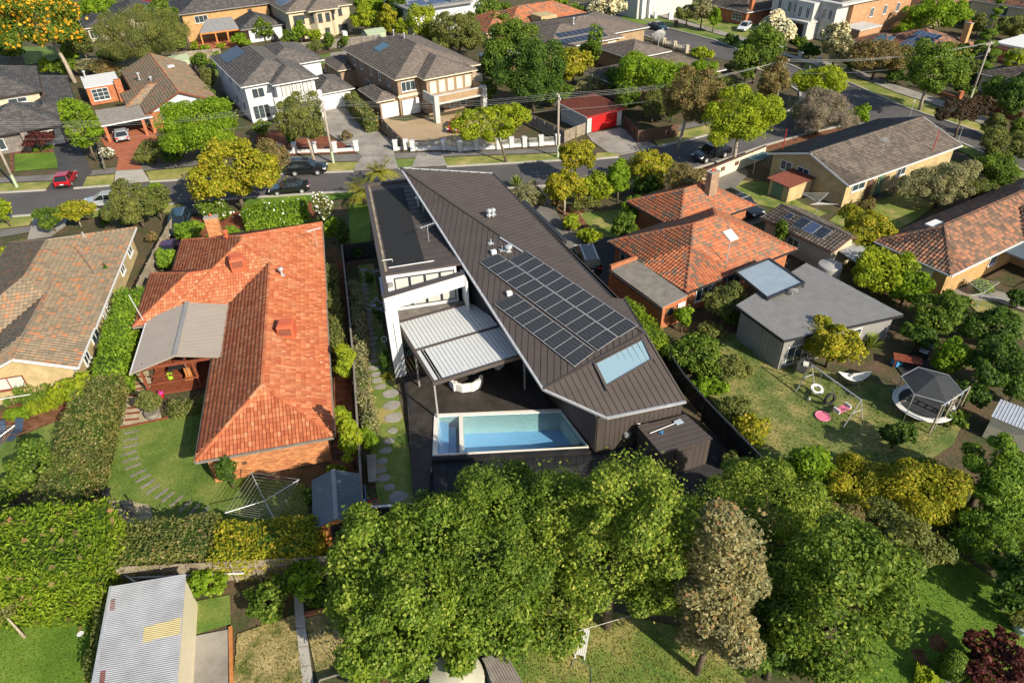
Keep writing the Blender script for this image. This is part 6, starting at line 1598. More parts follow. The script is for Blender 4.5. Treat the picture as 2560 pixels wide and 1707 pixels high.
# ------------------------------------------------------------------ trees, shrubs, hedges
# --- across the street, left to right
plant(92, 48, 90, 62, 'mid', 'big silky oak with orange blossom at the upper left corner', 5, blossom=('petal_orange', .08, .6), bark='bark_pale', lean=(3, -4))
plant(222, 15, 38, 22, 'bright', 'bright green tree beside the orange flowering oak', 1)
plant(310, 90, 90, 64, 'feather', 'drooping olive brown pepper tree behind the mossy cottage', 1.2, dens=1.2)
plant(378, 45, 27, 50, 'mid', 'narrow dark tree beside the ochre brick house', .6)
p = site(437, 117); palm((p.x, p.y), 4.2, 22, 2.0, 'leaf_palm', 'cabbage palm in front of the timber verandah', droop=.5, wid=.35)
plant(149, 85, 25, 40, 'dark', 'dark shrub behind the trunk of the flowering oak', .2, cat='shrub')
plant(188, 105, 28, 32, 'olive', 'dull olive shrub beside the slate roofed house', .2, cat='shrub')
plant(158, 122, 20, 16, 'bright', 'small bright shrub at the foot of the flowering oak', .1, cat='shrub')
plant(106, 152, 15, 17, 'lime', 'small lime shrub behind the charcoal roof', .1, cat='shrub')
plant(146, 155, 28, 20, 'mid', 'spreading green shrub behind the charcoal roof', .1, cat='shrub')
plant(202, 153, 24, 18, 'grey', 'grey green shrub behind the flat roofed annex', .1, cat='shrub')
plant(238, 163, 34, 18, 'brown', 'olive brown domed shrub behind the flat roofed annex', .1, cat='shrub')
plant(288, 172, 16, 18, 'grey', 'silvery shrub between the annex and the cottage roof', .1, cat='shrub')
plant(190, 290, 32, 74, 'bright', 'upright bright green pear tree beside the brick paved drive', .4, fill=.7)
plant(87, 322, 32, 19, 'purple', 'purple leaved maple on the lawn of the charcoal roofed house', .7)
plant(468, 298, 92, 62, 'bright', 'broad bright green tree in front of the mossy cottage', 1.3)
plant(348, 350, 33, 24, 'olive', 'round olive shrub beside the brick paved drive', .1, cat='shrub')
plant(395, 352, 26, 22, 'dark', 'dark shrub under the broad bright tree', .1, cat='shrub')
plant(247, 353, 14, 14, 'grey', 'white flowered shrub on the left of the brick drive', .1, cat='shrub', blossom=('white_petal', .2, .2))
for i in range(6):
    plant(78 + i * 8, 345 - i * 1.6, 4, 4, 'ball', 'tiny clipped ball in the bark bed, %s from the left below the purple maple' % ('first', 'second', 'third', 'fourth', 'fifth', 'sixth')[i], .0, cat='shrub', group='clipped balls beneath the purple maple', limbs=1)
plant(463, 141, 22, 16, 'mid', 'fruit tree in the back garden of the mossy cottage', .8)
plant(476, 186, 20, 28, 'olive', 'olive shrub against the white house side wall', .1, cat='shrub')
plant(448, 107, 10, 8, 'lime', 'small ball shrub below the verandah corner', .1, cat='shrub'); plant(470, 109, 9, 7, 'bright', 'small green ball shrub in front of the verandah steps', .1, cat='shrub'); plant(508, 106, 8, 7, 'lime', 'yellow green ball shrub in front of the verandah', .1, cat='shrub')
plant(552, 93, 20, 14, 'bright', 'rounded green shrub at the right of the verandah', .1, cat='shrub')
plant(667, 86, 22, 14, 'mid', 'low hedge shrub left of the octagonal bay', .1, cat='shrub'); plant(689, 73, 14, 22, 'bright', 'tall light shrub left of the octagonal bay', .1, cat='shrub')
plant(719, 84, 18, 13, 'lime', 'yellow green shrub below the octagonal bay', .1, cat='shrub'); plant(754, 96, 15, 18, 'mid', 'upright shrub right of the octagonal bay', .1, cat='shrub'); plant(724, 105, 16, 16, 'feather', 'weeping light green shrub by the back fence', .4, cat='shrub'); plant(790, 96, 10, 14, 'mid', 'slim shrub at the end of the back fence', .1, cat='shrub')
plant(837, 42, 27, 30, 'lime', 'lime green tree beside the cream bay house', .5); plant(850, 12, 32, 22, 'bright', 'bright tree at the upper border beside the cream house', 1); plant(885, 50, 25, 32, 'gold', 'straw coloured bamboo clump behind the taupe roof', .1); plant(913, 25, 30, 34, 'dark', 'dark tree in front of the white cubic house', .6); plant(923, 66, 16, 18, 'lime', 'small lime shrub behind the taupe roof ridge', .1, cat='shrub')
plant(966, 52, 33, 42, 'lime', 'lime tree with bare forked trunk before the white cubic house', 2.0, bark='bark_pale', fill=.8, dens=.8)
plant(1054, 82, 62, 48, 'olive', 'large olive tree between the taupe roof and the orange roof', .6); plant(1125, 22, 38, 26, 'mid', 'round tree in front of the white cubic house', 1)
hedge([(803, 214), (852, 268)], 1.6, 2.2, 'leaf_hedge_dull', 'clipped green hedge between the concrete drive and the brick garage')
plant(696, 280, 52, 62, 'olive', 'olive street tree in front of the white two storey house', 1.6, bark='bark_pale', lean=(.5, -1))
plant(1135, 290, 92, 40, 'lime', 'lime green street tree in front of the white piered fence', 2.0, lean=(1.2, -1.0))
plant(795, 312, 15, 10, 'brown', 'sparse shrub in the red mulch bed beside the drive', .1, cat='shrub', dens=.6); plant(603, 295, 22, 16, 'mid', 'leafy shrub below the white house windows', .1, cat='shrub'); plant(668, 318, 14, 12, 'mid', 'low shrub in the red mulch bed of the white house', .1, cat='shrub')
plant(535, 398, 88, 72, 'gold', 'large yellow green magnolia on the verge', 1.2, size=.34)
plant(622, 362, 36, 45, 'brown', 'brown olive tree behind the yellow green magnolia', 1.2)
plant(1186, 112, 58, 53, 'mid', 'tall feathery green tree behind the dark spreading tree', 1, clump=1.5); plant(1226, 182, 78, 72, 'dark', 'dark spreading tree left of the red door garage', .4, clump=1.4)
plant(1316, 149, 41, 41, 'gold', 'yellow green round tree below the solar panel roof', .4); plant(1362, 116, 28, 43, 'mid', 'dense upright green tree at the solar roof corner', .3, fill=.75)
plant(1499, 175, 74, 52, 'bright', 'green spreading tree in front of the dark brown roof', 1.2); plant(1588, 225, 58, 66, 'brown', 'olive brown street tree leaning over the footpath', 2.4, lean=(-1.8, -1.5), bark='bark_pale')
plant(1355, 195, 42, 22, 'grey', 'grey green shrub behind the red door garage', .1, cat='shrub'); plant(1500, 243, 36, 30, 'olive', 'olive tree overhanging the dark timber fence', .6)
plant(1700, 275, 78, 62, 'lime', 'multi trunked lime green street tree above the dark pickup', 2.6, bark='bark_pale', fill=.78, lean=(-.6, -1.2))
plant(1393, 20, 48, 24, 'grey', 'cream flowering tree at the upper border beside the side street', .6, blossom=('petal_cream', .6, .5)); plant(1785, 70, 40, 36, 'grey', 'cream flowering tree in front of the grey stone mansion', .6, blossom=('petal_cream', .6, .5))
plant(1613, 123, 24, 14, 'lime', 'clipped lime shrub at the side street corner', .1, cat='shrub'); plant(1680, 151, 18, 12, 'olive', 'olive shrub beside the clipped lime shrub', .1, cat='shrub')
plant(1579, 30, 25, 20, 'olive', 'small olive street tree before the orange bungalow', 1.2); plant(1614, 28, 25, 28, 'grey', 'grey green street tree before the orange bungalow', .9); plant(1641, 43, 14, 20, 'bright', 'small bright street tree before the orange bungalow', .8); plant(1705, 36, 14, 14, 'mid', 'round shrub against the orange bungalow', .1, cat='shrub')
plant(1742, 118, 50, 54, 'mid', 'dark green tree at the street corner behind the wires', 1.2); plant(1680, 92, 16, 12, 'dark', 'dark shrub by the side street verge', .1, cat='shrub')
plant(1778, 188, 32, 50, 'brown', 'olive brown tree at the corner of the two streets', 2.0); plant(1897, 194, 58, 36, 'lime', 'lime green street tree at the road junction', 1.4)
plant(1885, 262, 70, 46, 'bare', 'bare grey twiggy shrub at the bend', .1, dens=1.2, limbs=18); plant(1885, 255, 62, 40, 'grey', 'thin grey green shrub among bare twigs at the bend', .2, dens=.35, cat='shrub'); plant(1970, 265, 26, 24, 'bright', 'bright shrub beside the bare twiggy shrub', .1, cat='shrub')
plant(1925, 105, 38, 45, 'grey', 'grey green shrub with cream flowers before the mansion garage', .1, cat='shrub', blossom=('petal_cream', .12, .4)); plant(2016, 132, 62, 34, 'brown', 'orange tinged tree in front of the solar roofed brick house', 1.4)
plant(2142, 160, 72, 52, 'mid', 'large gum tree with pale trunks across the side street', 2.6, bark='bark_pale', dens=.8); plant(2150, 33, 60, 32, 'bright', 'bright green tree behind the solar roofed brick house', 1)
plant(2282, 66, 38, 98, 'conifer', 'tall dark pencil cypress near the upper right corner', .05, mat='leaf_conifer', dens=1.6, clump=.9); plant(2250, 58, 20, 22, 'olive', 'small olive tree left of the pencil cypress', .3); plant(2328, 62, 30, 28, 'olive', 'olive tree right of the pencil cypress', .3)
plant(2215, 206, 20, 14, 'mid', 'clipped green shrub behind the leaning power pole', .1, cat='shrub'); plant(2215, 256, 70, 32, 'plum', 'dark plum street tree by the side street', 1.4); plant(2322, 215, 55, 45, 'dark', 'dark tree at the right border behind the plum tree', .6); plant(2335, 150, 30, 34, 'lime', 'yellow green tree at the right border above the plum tree', 1)
plant(2288, 292, 25, 26, 'olive', 'strappy olive shrub right of the plum tree', .1, cat='shrub'); plant(2310, 335, 52, 40, 'olive', 'wide olive shrub at the right border', .1, cat='shrub'); plant(2290, 392, 52, 36, 'mid', 'green shrub mass at the right border behind the cream gable house', .1, cat='shrub'); plant(2166, 428, 95, 48, 'grey', 'large grey green shrub behind the cream gable house', .1, cat='shrub', fill=.7)
plant(1990, 107, 12, 8, 'mid', 'low shrub left of the solar roofed brick house', .1, cat='shrub'); plant(1835, 100, 22, 14, 'mid', 'garden shrub before the mansion portico', .1, cat='shrub')
# --- near side of the street, left
plant(8, 488, 18, 32, 'lime', 'lime shrub cut by the left border near the street', .1, cat='shrub'); plant(113, 500, 33, 32, 'mid', 'dark hedge shrub with plum tips by the left drive', .1, cat='shrub'); plant(171, 484, 40, 26, 'gold', 'small yellow green tree before the grey hatchback', .8, bark='bark_pale'); plant(312, 472, 62, 52, 'olive', 'large rounded olive shrub behind the grey hatchback', .2, fill=.75); plant(358, 465, 24, 40, 'bright', 'bright green shrub joined to the large rounded olive shrub', .1, cat='shrub'); plant(244, 502, 15, 20, 'dark', 'dark shrub in front of the grey hatchback', .1, cat='shrub')
hedge([(558, 482), (700, 464)], 2.0, 2.2, 'leaf_hedge', 'camellia hedge with white flowers along the front garden', extra=('white_petal', .012, .22))
plant(748, 492, 26, 42, 'olive', 'tall camellia with pale flowers at the hedge end', .1, cat='shrub', blossom=('white_petal', .05, .25)); plant(490, 486, 38, 26, 'mid', 'camellia shrub with pale flowers at the driveway corner', .1, cat='shrub', blossom=('white_petal', .03, .22)); plant(762, 525, 15, 32, 'bright', 'bright slim shrub beside the long red roof', .1, cat='shrub'); plant(790, 538, 15, 36, 'dark', 'dark shrub beside the front lawn of the pool house', .1, cat='shrub')
plant(436, 538, 34, 30, 'hedgeball', 'glossy green shrub left of the brick chimney', .1, cat='shrub'); plant(530, 537, 20, 17, 'hedgeball', 'glossy green shrub right of the brick chimney', .1, cat='shrub'); plant(385, 598, 23, 28, 'hedgeball', 'glossy green shrub beside the red roof eave', .1, cat='shrub'); plant(478, 560, 22, 16, 'hedgeball', 'glossy green shrub against the front of the red roof', .1, cat='shrub')
hedge([(302, 662), (280, 720), (262, 780), (246, 845)], 2.0, 2.6, 'leaf_hedge', 'tall bright green hedge beside the red tiled house', ls=.24)
hedge([(228, 862), (200, 950), (168, 1050), (128, 1165)], 2.9, 2.0, 'leaf_hedge_dull', 'broad dull olive hedge along the back lawn', ls=.2, extra=('leaf_brown', .05, .2))
plant(169, 898, 42, 42, 'lime', 'lime green shrub at the corner of the cream gable wall', .1, cat='shrub'); plant(70, 900, 46, 28, 'feather', 'arching feathery shrub below the cream gable wall', .1, cat='shrub', mat='leaf_mid'); plant(98, 930, 32, 20, 'feather', 'arching bright fern like plant in the rear bed', .05, cat='shrub', mat='leaf_lime'); plant(40, 948, 20, 18, 'feather', 'small arching plant at the bed edge', .05, cat='shrub', mat='leaf_bright'); plant(15, 862, 40, 30, 'olive', 'small fruit tree before the cream gable wall', 1.0, bark='bark_pale', dens=.6)
plant(83, 1072, 50, 52, 'mid', 'round grey green shrub on the left back lawn', .05, cat='shrub', fill=.8); plant(12, 1124, 42, 40, 'mid', 'leafy shrub cut by the left border', .2, cat='shrub'); plant(150, 1160, 40, 30, 'dark', 'dark shrub at the foot of the olive hedge', .05, cat='shrub'); plant(60, 1185, 60, 26, 'dark', 'dark undergrowth shrub behind the cypress hedge', .05, cat='shrub')
hedge([site(-40, 1262, 4), site(228, 1240, 4)], 4.2, 4.6, 'leaf_cypress', 'huge clipped bright green cypress hedge at the left border', ls=.26, asp=.34, rough=.2, world=True, extra=('leaf_brown', .02, .35))
hedge([(245, 1243), (485, 1222)], 2.6, 2.3, 'leaf_hedge_dull', 'olive clipped hedge behind the grey paling fence', ls=.18, extra=('leaf_brown', .03, .22)); hedge([(492, 1240), (728, 1224)], 2.3, 2.2, 'leaf_gold', 'yellow green clipped hedge behind the grey paling fence', ls=.22)
hedge([(243, 1375), (214, 1550)], .7, 1.6, 'leaf_olive', 'narrow olive hedge along the corrugated shed', ls=.16)
plant(470, 1340, 40, 36, 'bright', 'vine sprawling over the fence beside the corrugated shed', .2, cat='shrub', dens=.7); plant(613, 1372, 52, 46, 'mid', 'leafy fruit bush below the paling fence', .1, cat='shrub'); plant(695, 1328, 52, 42, 'bright', 'young cherry sapling by the paling fence', .5, dens=.55); plant(748, 1368, 30, 26, 'mid', 'low leafy vegetables in the brick edged bed', .02, cat='shrub')
# --- pool house garden
hedge([(757, 608), (765, 700), (774, 790)], .9, 1.6, 'leaf_hedge_dull', 'brownish hedge strip between the red roof and the side fence', ls=.2); hedge([(812, 650), (822, 720), (830, 790)], .8, 1.5, 'leaf_grey', 'grey hedge strip in the shade of the side fence', ls=.2); hedge([(820, 795), (834, 890), (848, 975)], .8, 1.6, 'leaf_grey', 'variegated pale hedge along the stepping stone lawn', ls=.2)
plant(789, 835, 26, 42, 'lime', 'lime green shrub between red roof eave and fence', .2, cat='shrub'); plant(801, 1012, 27, 64, 'lime', 'tall lime green shrub between brick wall and fence', .2, cat='shrub')
plant(847, 1010, 18, 26, 'feather', 'green fern below the pale hedge', .02, cat='shrub', mat='leaf_bright'); plant(868, 715, 14, 28, 'mid', 'blue flowering agapanthus beside the stepping stones', .02, cat='shrub', blossom=('blue_petal', .2, .16)); plant(885, 828, 12, 24, 'dark', 'dark upright shrub against the white blade wall', .05, cat='shrub')
q = site(893, 870); spiky((q.x, q.y), .6, .6, 60, 'leaf_gold', 'small tuft of yellow grass beside the white pier', cat='grass tuft', name='grass_tuft', w=.03)
q = site(878, 437); palm((q.x, q.y), 2.2, 26, 2.3, 'leaf_palm', 'spreading palm at the street end of the flat roof'); q = site(838, 470); palm((q.x, q.y), 1.4, 26, 2.6, 'leaf_palm', 'drooping palm beside the flat roof parapet', droop=.9)
plant(1209, 452, 36, 34, 'grey', 'olive grey shrub at the street end of the dark roof', .1, cat='shrub'); q = site(1240, 470); spiky((q.x, q.y), 1.2, 1.5, 70, 'leaf_yucca', 'spiky yucca at the driveway beside the dark roof'); q = site(1188, 430); spiky((q.x, q.y), 1.2, 1.6, 70, 'leaf_yucca', 'spiky yucca near the kerb beyond the dark roof')
plant(820, 580, 14, 16, 'dark', 'dark shrub inside the black gate', .05, cat='shrub'); plant(846, 640, 10, 14, 'mid', 'low groundcover shrub by the first stepping stones', .02, cat='shrub')
# --- orange house garden
plant(1323, 361, 40, 38, 'gold', 'round golden street tree nearest the power pole', 1.2); plant(1297, 430, 42, 42, 'gold', 'round golden tree with pinkish trunk in the front garden', 1.2, bark='bark_pale'); plant(1370, 428, 38, 34, 'lime', 'lime tree behind the round golden tree', .6); plant(1422, 415, 30, 42, 'bright', 'bright upright tree in the front garden', .4); plant(1500, 385, 66, 38, 'gold', 'broad golden green tree by the bend', 1.0); plant(1570, 428, 46, 46, 'brown', 'loose reddish brown tree by the cream boundary wall', .8, dens=.55, limbs=14); plant(1490, 425, 34, 30, 'dark', 'dark tree between golden and bright garden trees', .3)
plant(1310, 512, 22, 18, 'lime', 'low lime shrub along the garden path', .05, cat='shrub'); plant(1352, 545, 26, 20, 'lime', 'low yellow green shrub beside the black van', .05, cat='shrub'); plant(1438, 530, 32, 34, 'mid', 'green shrub at the corner of the orange roof', .1, cat='shrub'); plant(1455, 545, 18, 24, 'gold', 'yellow green shrub touching the orange roof', .05, cat='shrub'); plant(1468, 485, 36, 30, 'bright', 'glossy bright shrub behind the orange roof', .1, cat='shrub'); plant(1520, 462, 42, 28, 'bright', 'glossy bright shrub mass behind the small orange wing', .1, cat='shrub'); plant(1345, 470, 40, 14, 'olive', 'low scrubby planting under the golden tree', .02, cat='shrub', dens=.6); plant(1280, 465, 14, 16, 'brown', 'dry shrub at the garden path', .02, cat='shrub')
hedge([(1428, 692), (1470, 735), (1512, 782)], 1.7, 2.3, 'leaf_cypress', 'bright green hedge between the dark roof and brick lean-to', ls=.24, asp=.4)
plant(1569, 730, 18, 32, 'bright', 'creeper on the white lattice wall', .05, cat='shrub'); plant(1668, 690, 46, 36, 'olive', 'loose small tree in the courtyard of the orange house', 1.0, dens=.6, bark='bark_pale', limbs=12)
# --- right hand yards
plant(1588, 815, 66, 46, 'mid', 'sprawling weedy shrub beside the dark roof', .02, cat='shrub', fill=.7); plant(1675, 850, 42, 34, 'olive', 'scrubby weeds behind the sprawling shrub', .02, cat='shrub'); plant(1625, 890, 40, 30, 'bright', 'rank green weeds along the black fence', .02, cat='shrub', dens=.7); plant(1690, 935, 40, 34, 'olive', 'dry weed clump beside the black fence', .02, cat='shrub', dens=.6); plant(1730, 990, 40, 36, 'gold', 'yellowing weed clump at the fence end', .02, cat='shrub', dens=.6)
plant(1986, 528, 66, 46, 'gold', 'yellow green round tree behind the solar garage', .6); plant(2018, 622, 74, 52, 'lime', 'lime green hedge tree before the ochre brick wall', .2); plant(2082, 665, 48, 40, 'bright', 'bright hedge tree below the roller shutter', .1); plant(2162, 718, 62, 50, 'mid', 'dark green hedge tree beside the right hand patio', .1); plant(2285, 750, 60, 46, 'dark', 'dark shrub mass below the dry right hand lawn', .1); plant(1915, 788, 62, 60, 'gold', 'round yellow green tree against the grey metal roof extension', .3)
q = site(1998, 800); spiky((q.x, q.y), 1.1, 1.6, 80, 'leaf_yucca', 'spiky yucca beside the round yellow green tree'); plant(2192, 822, 42, 42, 'bright', 'bright shrub behind the trampoline', .1, cat='shrub'); plant(2285, 845, 72, 60, 'dark', 'large dark shrub mass right of the trampoline', .1); plant(2215, 690, 14, 12, 'mid', 'rose bush beside the patio steps', .05, cat='shrub', blossom=('magenta_petal', .03, .15)); plant(2255, 660, 22, 18, 'bright', 'rose bush under the patio railing', .05, cat='shrub'); plant(2335, 690, 24, 20, 'dark', 'clipped shrub below the patio railing', .05, cat='shrub')
plant(1857, 1078, 50, 46, 'bright', 'light green sapling behind the golden shrubs', .3, dens=.8, clump=.9)
plant(1968, 1112, 80, 62, 'gold', 'golden photinia shrub left half of the pair', .2, clump=.8, fill=.75, size=.17, cap=60000); plant(2122, 1138, 86, 76, 'gold', 'golden photinia shrub right half of the pair', .2, clump=.8, fill=.75, size=.17, cap=60000)
plant(2275, 1080, 150, 128, 'conifer', 'broad layered dark green conifer at the right border', .2, clump=1.5, size=.34); plant(2300, 1258, 95, 75, 'olive', 'feathery grey green conifer at the right border', .1, mat='leaf_conifer'); plant(2330, 1350, 60, 70, 'dark', 'dark green shrub beside the lush right lawn', .1, cat='shrub')
plant(2062, 1240, 92, 80, 'grey', 'fine leaved grey green tree above the lush lawn', .6, mat='leaf_olive')
plant(2297, 1520, 72, 58, 'purple', 'purple maple at the lower right corner', .6); plant(2190, 1528, 30, 36, 'ball', 'clipped dark green ball left of the purple maple', .0, cat='shrub'); plant(2254, 1545, 48, 42, 'ball', 'larger clipped ball below the purple maple', .0, cat='shrub'); plant(2125, 1556, 28, 20, 'lime', 'lime shrub at the lower border', .02, cat='shrub')
plant(2175, 1275, 20, 14, 'mid', 'white rose bush below the golden shrubs', .1, cat='shrub', blossom=('white_petal', .06, .16))
# --- garden fillers behind the houses and along the fences
FILL = [(60, 8, 40, 18, 'dark', 'dark tree at the upper border left of the orange oak'), (20, 118, 26, 20, 'mid', 'green shrub left of the oak trunk'), (255, 130, 26, 18, 'dark', 'dark shrub under the pepper tree'), (405, 95, 22, 20, 'mid', 'shrub between pepper tree and cabbage palm'), (420, 40, 16, 26, 'dark', 'slim dark tree against the ochre brick wall'), (500, 140, 14, 18, 'bright', 'slim shrub at the cottage fence'), (480, 225, 16, 22, 'mid', 'shrub in the passage beside the white house'),
 (605, 70, 20, 22, 'mid', 'green shrub between ochre and cream houses'), (640, 40, 14, 16, 'olive', 'olive shrub left of the cream bay house'), (880, 15, 22, 18, 'gold', 'yellow green tree at the upper border behind bamboo'), (985, 85, 24, 22, 'mid', 'green shrub at the taupe roof corner'), (1020, 30, 26, 20, 'bright', 'bright tree before the white cubic wall'), (1150, 60, 28, 26, 'mid', 'tree between olive tree and orange roof'), (1130, 150, 30, 32, 'dark', 'dark tree beside the portico house'), (1118, 215, 20, 26, 'mid', 'shrub behind the portico side balcony'), (1280, 215, 34, 26, 'mid', 'tree directly behind the red door garage'), (1250, 70, 24, 20, 'bright', 'bright tree below the orange roof'),
 (1325, 30, 26, 18, 'mid', 'green tree left of the cream flowering tree'), (1275, 8, 28, 14, 'bright', 'bright tree at the upper border before the street'), (1425, 185, 36, 34, 'dark', 'dark tree left of the spreading green tree'), (1440, 230, 30, 28, 'mid', 'green tree behind the dark timber fence'), (1405, 270, 16, 14, 'bright', 'clipped shrub beside the red door'), (1620, 180, 34, 36, 'bright', 'bright tree behind the olive brown street tree'), (1660, 205, 26, 30, 'olive', 'olive tree behind the lime street tree'), (1545, 245, 30, 28, 'dark', 'dark shrub at the fence under the street tree'),
 (1715, 160, 22, 24, 'mid', 'green tree behind the corner tree'), (1860, 118, 24, 16, 'dark', 'dark hedge before the mansion steps'), (1960, 145, 26, 18, 'mid', 'green hedge left of the orange tinged tree'), (2080, 135, 34, 28, 'mid', 'green tree right of the orange tinged tree'), (2060, 175, 26, 16, 'dark', 'dark shrub behind the footpath'), (2200, 130, 36, 30, 'mid', 'green tree below the tall chimney'), (2085, 60, 28, 18, 'bright', 'bright shrub beside the mansion garage'), (2235, 165, 24, 22, 'olive', 'olive shrub at the cypress foot'), (2300, 185, 24, 18, 'dark', 'dark shrub before the low grey roof'),
 (2345, 300, 26, 26, 'mid', 'green shrub at the right border above the olive shrub'), (2250, 440, 40, 30, 'olive', 'olive shrub right of the large grey green shrub'), (2320, 440, 40, 28, 'mid', 'green shrub behind the terracotta hip roof'), (1850, 400, 14, 22, 'bright', 'creeper beside the small rusty roof'), (1795, 540, 18, 30, 'mid', 'ivy clad shrub against the garage wall'), (1700, 560, 20, 14, 'dark', 'dark shrub between orange roof and garage'), (1995, 470, 18, 14, 'brown', 'reddish shrub at the cream house corner'), (1690, 730, 30, 22, 'mid', 'low shrub in the courtyard shade'), (1630, 760, 30, 20, 'olive', 'low weeds behind the brick lean-to'),
 (2110, 770, 36, 30, 'dark', 'dark shrub behind the barbecue'), (2230, 900, 36, 30, 'dark', 'dark shrub behind the climbing frame'), (2190, 960, 30, 22, 'mid', 'low shrub at the climbing frame foot'), (2330, 900, 30, 24, 'mid', 'shrub above the cream metal shed'), (2060, 1000, 46, 26, 'dark', 'dark undergrowth at the lawn end'), (150, 560, 16, 12, 'bright', 'low shrub at the concrete drive'), (30, 580, 30, 26, 'lime', 'yellow green shrub row at the left border'), (10, 640, 22, 20, 'lime', 'lime shrub at the left border beside the weathered roof'), (345, 545, 14, 12, 'brown', 'dry shrub inside the tan fence'), (290, 505, 16, 14, 'mid', 'low shrub under the large rounded shrub'), (250, 640, 12, 30, 'dark', 'ivy strip along the cream house wall'), (520, 1080, 22, 34, 'dark', 'dark shrub beside the brick rear wall'), (720, 1140, 22, 26, 'mid', 'shrub between brick wall and metal shed'), (775, 1085, 20, 18, 'bright', 'bright shrub above the metal shed')]
for f in FILL: plant(*f[:5], f[5], .1 if f[3] < 24 else .5, cat='tree' if 'tree' in f[5] and 'under the' not in f[5] else 'shrub')
# --- the big row along the rear boundary
plant(945, 1350, 168, 176, 'cherry', 'large glossy green cherry tree, leftmost of the rear row', 1.2, clump=.9, size=.2, cap=110000)
plant(1125, 1245, 150, 170, 'olive', 'dense olive green tree behind the pool, second of the rear row', 1.2, clump=.95, size=.2, mat='leaf_mid', cap=90000)
plant(1110, 1430, 120, 110, 'cherry', 'lower cherry tree above the round cream tank', 1.0, clump=1.0, size=.25, cap=60000)
plant(1410, 1260, 175, 205, 'pear', 'tall pale green pear tree in the middle of the rear row', 1.4, clump=.8, size=.18, cap=110000)
plant(1640, 1390, 105, 165, 'brown', 'grey brown bottlebrush between pear and dark trees', 1.0, clump=.8, size=.19, mat='leaf_grey', cap=70000, blossom=('leaf_brown', .18, .2))
plant(1770, 1215, 160, 140, 'olive', 'light olive green tree beside the black fence end', 1.0, clump=.85, size=.18, mat='leaf_pear', cap=80000)
plant(1905, 1400, 150, 165, 'dark', 'dark glossy tree at the right of the rear row', 1.0, clump=.95, size=.22, mat='leaf_mid', cap=80000)
plant(1790, 1480, 90, 100, 'dark', 'low dark tree at the lower border of the rear row', .6, clump=.9, size=.26)
plant(1905, 1190, 50, 60, 'brown', 'pinkish flowering shrub above the olive green tree', .4, clump=.8)
plant(1290, 1420, 90, 80, 'pear', 'low pale green tree below the middle pear tree', .8, clump=.9, size=.22, cap=40000)
plant(1560, 1180, 80, 70, 'olive', 'small olive tree in front of the pool shed', .4, clump=.85, size=.2, mat='leaf_pear')
plant(2010, 1330, 70, 75, 'dark', 'dark green shrub mass above the lush lawn edge', .3, clump=.9, size=.24, mat='leaf_mid')
plant(1000, 1180, 50, 44, 'mid', 'small tree beside the black rear fence', .4, clump=.8, size=.22)
plant(2195, 1190, 50, 40, 'dark', 'dark shrub between golden photinia and grey conifer', .2, cat='shrub')
plant(1680, 1060, 30, 26, 'olive', 'scrubby plant at the end of the black fence', .05, cat='shrub', dens=.7)
# loose growth
blades('grass', [[(1560, 800), (1690, 765), (1850, 840), (2050, 890), (2220, 950), (2100, 1080), (1900, 1110), (1800, 1110), (1620, 900)]], 40, .09, 'grass_blade', label='dry and green grass of the right hand yard')
blades('grass', [[(1150, 1430), (1350, 1390), (1560, 1440), (1680, 1500), (1720, 1580), (1100, 1580)], [(545, 1455), (676, 1410), (715, 1580), (535, 1580)], [(705, 1420), (800, 1390), (900, 1500), (890, 1545), (735, 1565)]], 90, .07, 'blade_dry', label='straw coloured grass of the lower yards')
blades('grass', [[(2020, 1290), (2180, 1260), (2300, 1340), (2400, 1400), (2400, 1580), (1950, 1580)], [(262, 985), (480, 935), (520, 1090), (700, 1110), (720, 1250), (360, 1250), (215, 1140)], [(0, 1432), (222, 1405), (195, 1580), (-40, 1580)]], 80, .05, 'grass_blade', label='green lawn grass of the near gardens')
# ------------------------------------------------------------------ fences
def fence(pts, h, mat, label, name='fence', cap=None, face=1, pal=.11, group=None, world=False, gapless=False):
    """paling fence along surveyed points of its top edge"""
    W = [Vector(p) if world else site(*p, h) for p in pts]
    root = thing(name, label, 'fence', (W[0].x, W[0].y, 0), 0, group)
    pb = MB(); rb = MB()
    for a, b in zip(W, W[1:]):
        a = Vector((a.x, a.y, 0)); b = Vector((b.x, b.y, 0)); L = (b - a).length; d = (b - a) / L; s = Vector((-d.y, d.x, 0)); ang = math.degrees(math.atan2(d.y, d.x))
        k = max(1, int(L / pal))
        for i in range(k):
            c = a + d * ((i + .5) * L / k); hh = h * (1 + rng.uniform(-.015, .015))
            pb.obox((c.x + s.x * .02 * (i % 2), c.y + s.y * .02 * (i % 2), hh / 2), (L / k - (0 if gapless else .012), .02, hh), ang)
        for z in (.3, h * .75): rb.bar((a.x - s.x * .05, a.y - s.y * .05, z), (b.x - s.x * .05, b.y - s.y * .05, z), .05, .08)
        for i in range(int(L / 2.4) + 1):
            c = a + d * min(L, i * 2.4); MB().box(c.x - .05 - s.x * .1, c.x + .05 - s.x * .1, c.y - .05 - s.y * .1, c.y + .05 - s.y * .1, 0, h - .05).build('post', mat, root)
        if cap: MB().bar((a.x, a.y, h + .04), (b.x, b.y, h + .04), .14, .06).build('capping', cap, root)
    tag(pb.build('palings', mat, root), kind='stuff'); rb.build('rail', mat, root)
    return root
fence([(270, 1302), (430, 1294), (584, 1286), (790, 1274)], 1.75, 'paling', 'grey paling fence below the clipped hedges')
fence([(785, 563), (800, 700), (812, 827), (835, 1200)], 1.85, 'black_timber', 'dark side fence with pale capping between brick house and pool house', cap='timber_grey')
fence([(395, 497), (352, 575), (312, 655)], 1.8, 'paling', 'tan paling fence beside the red house driveway')
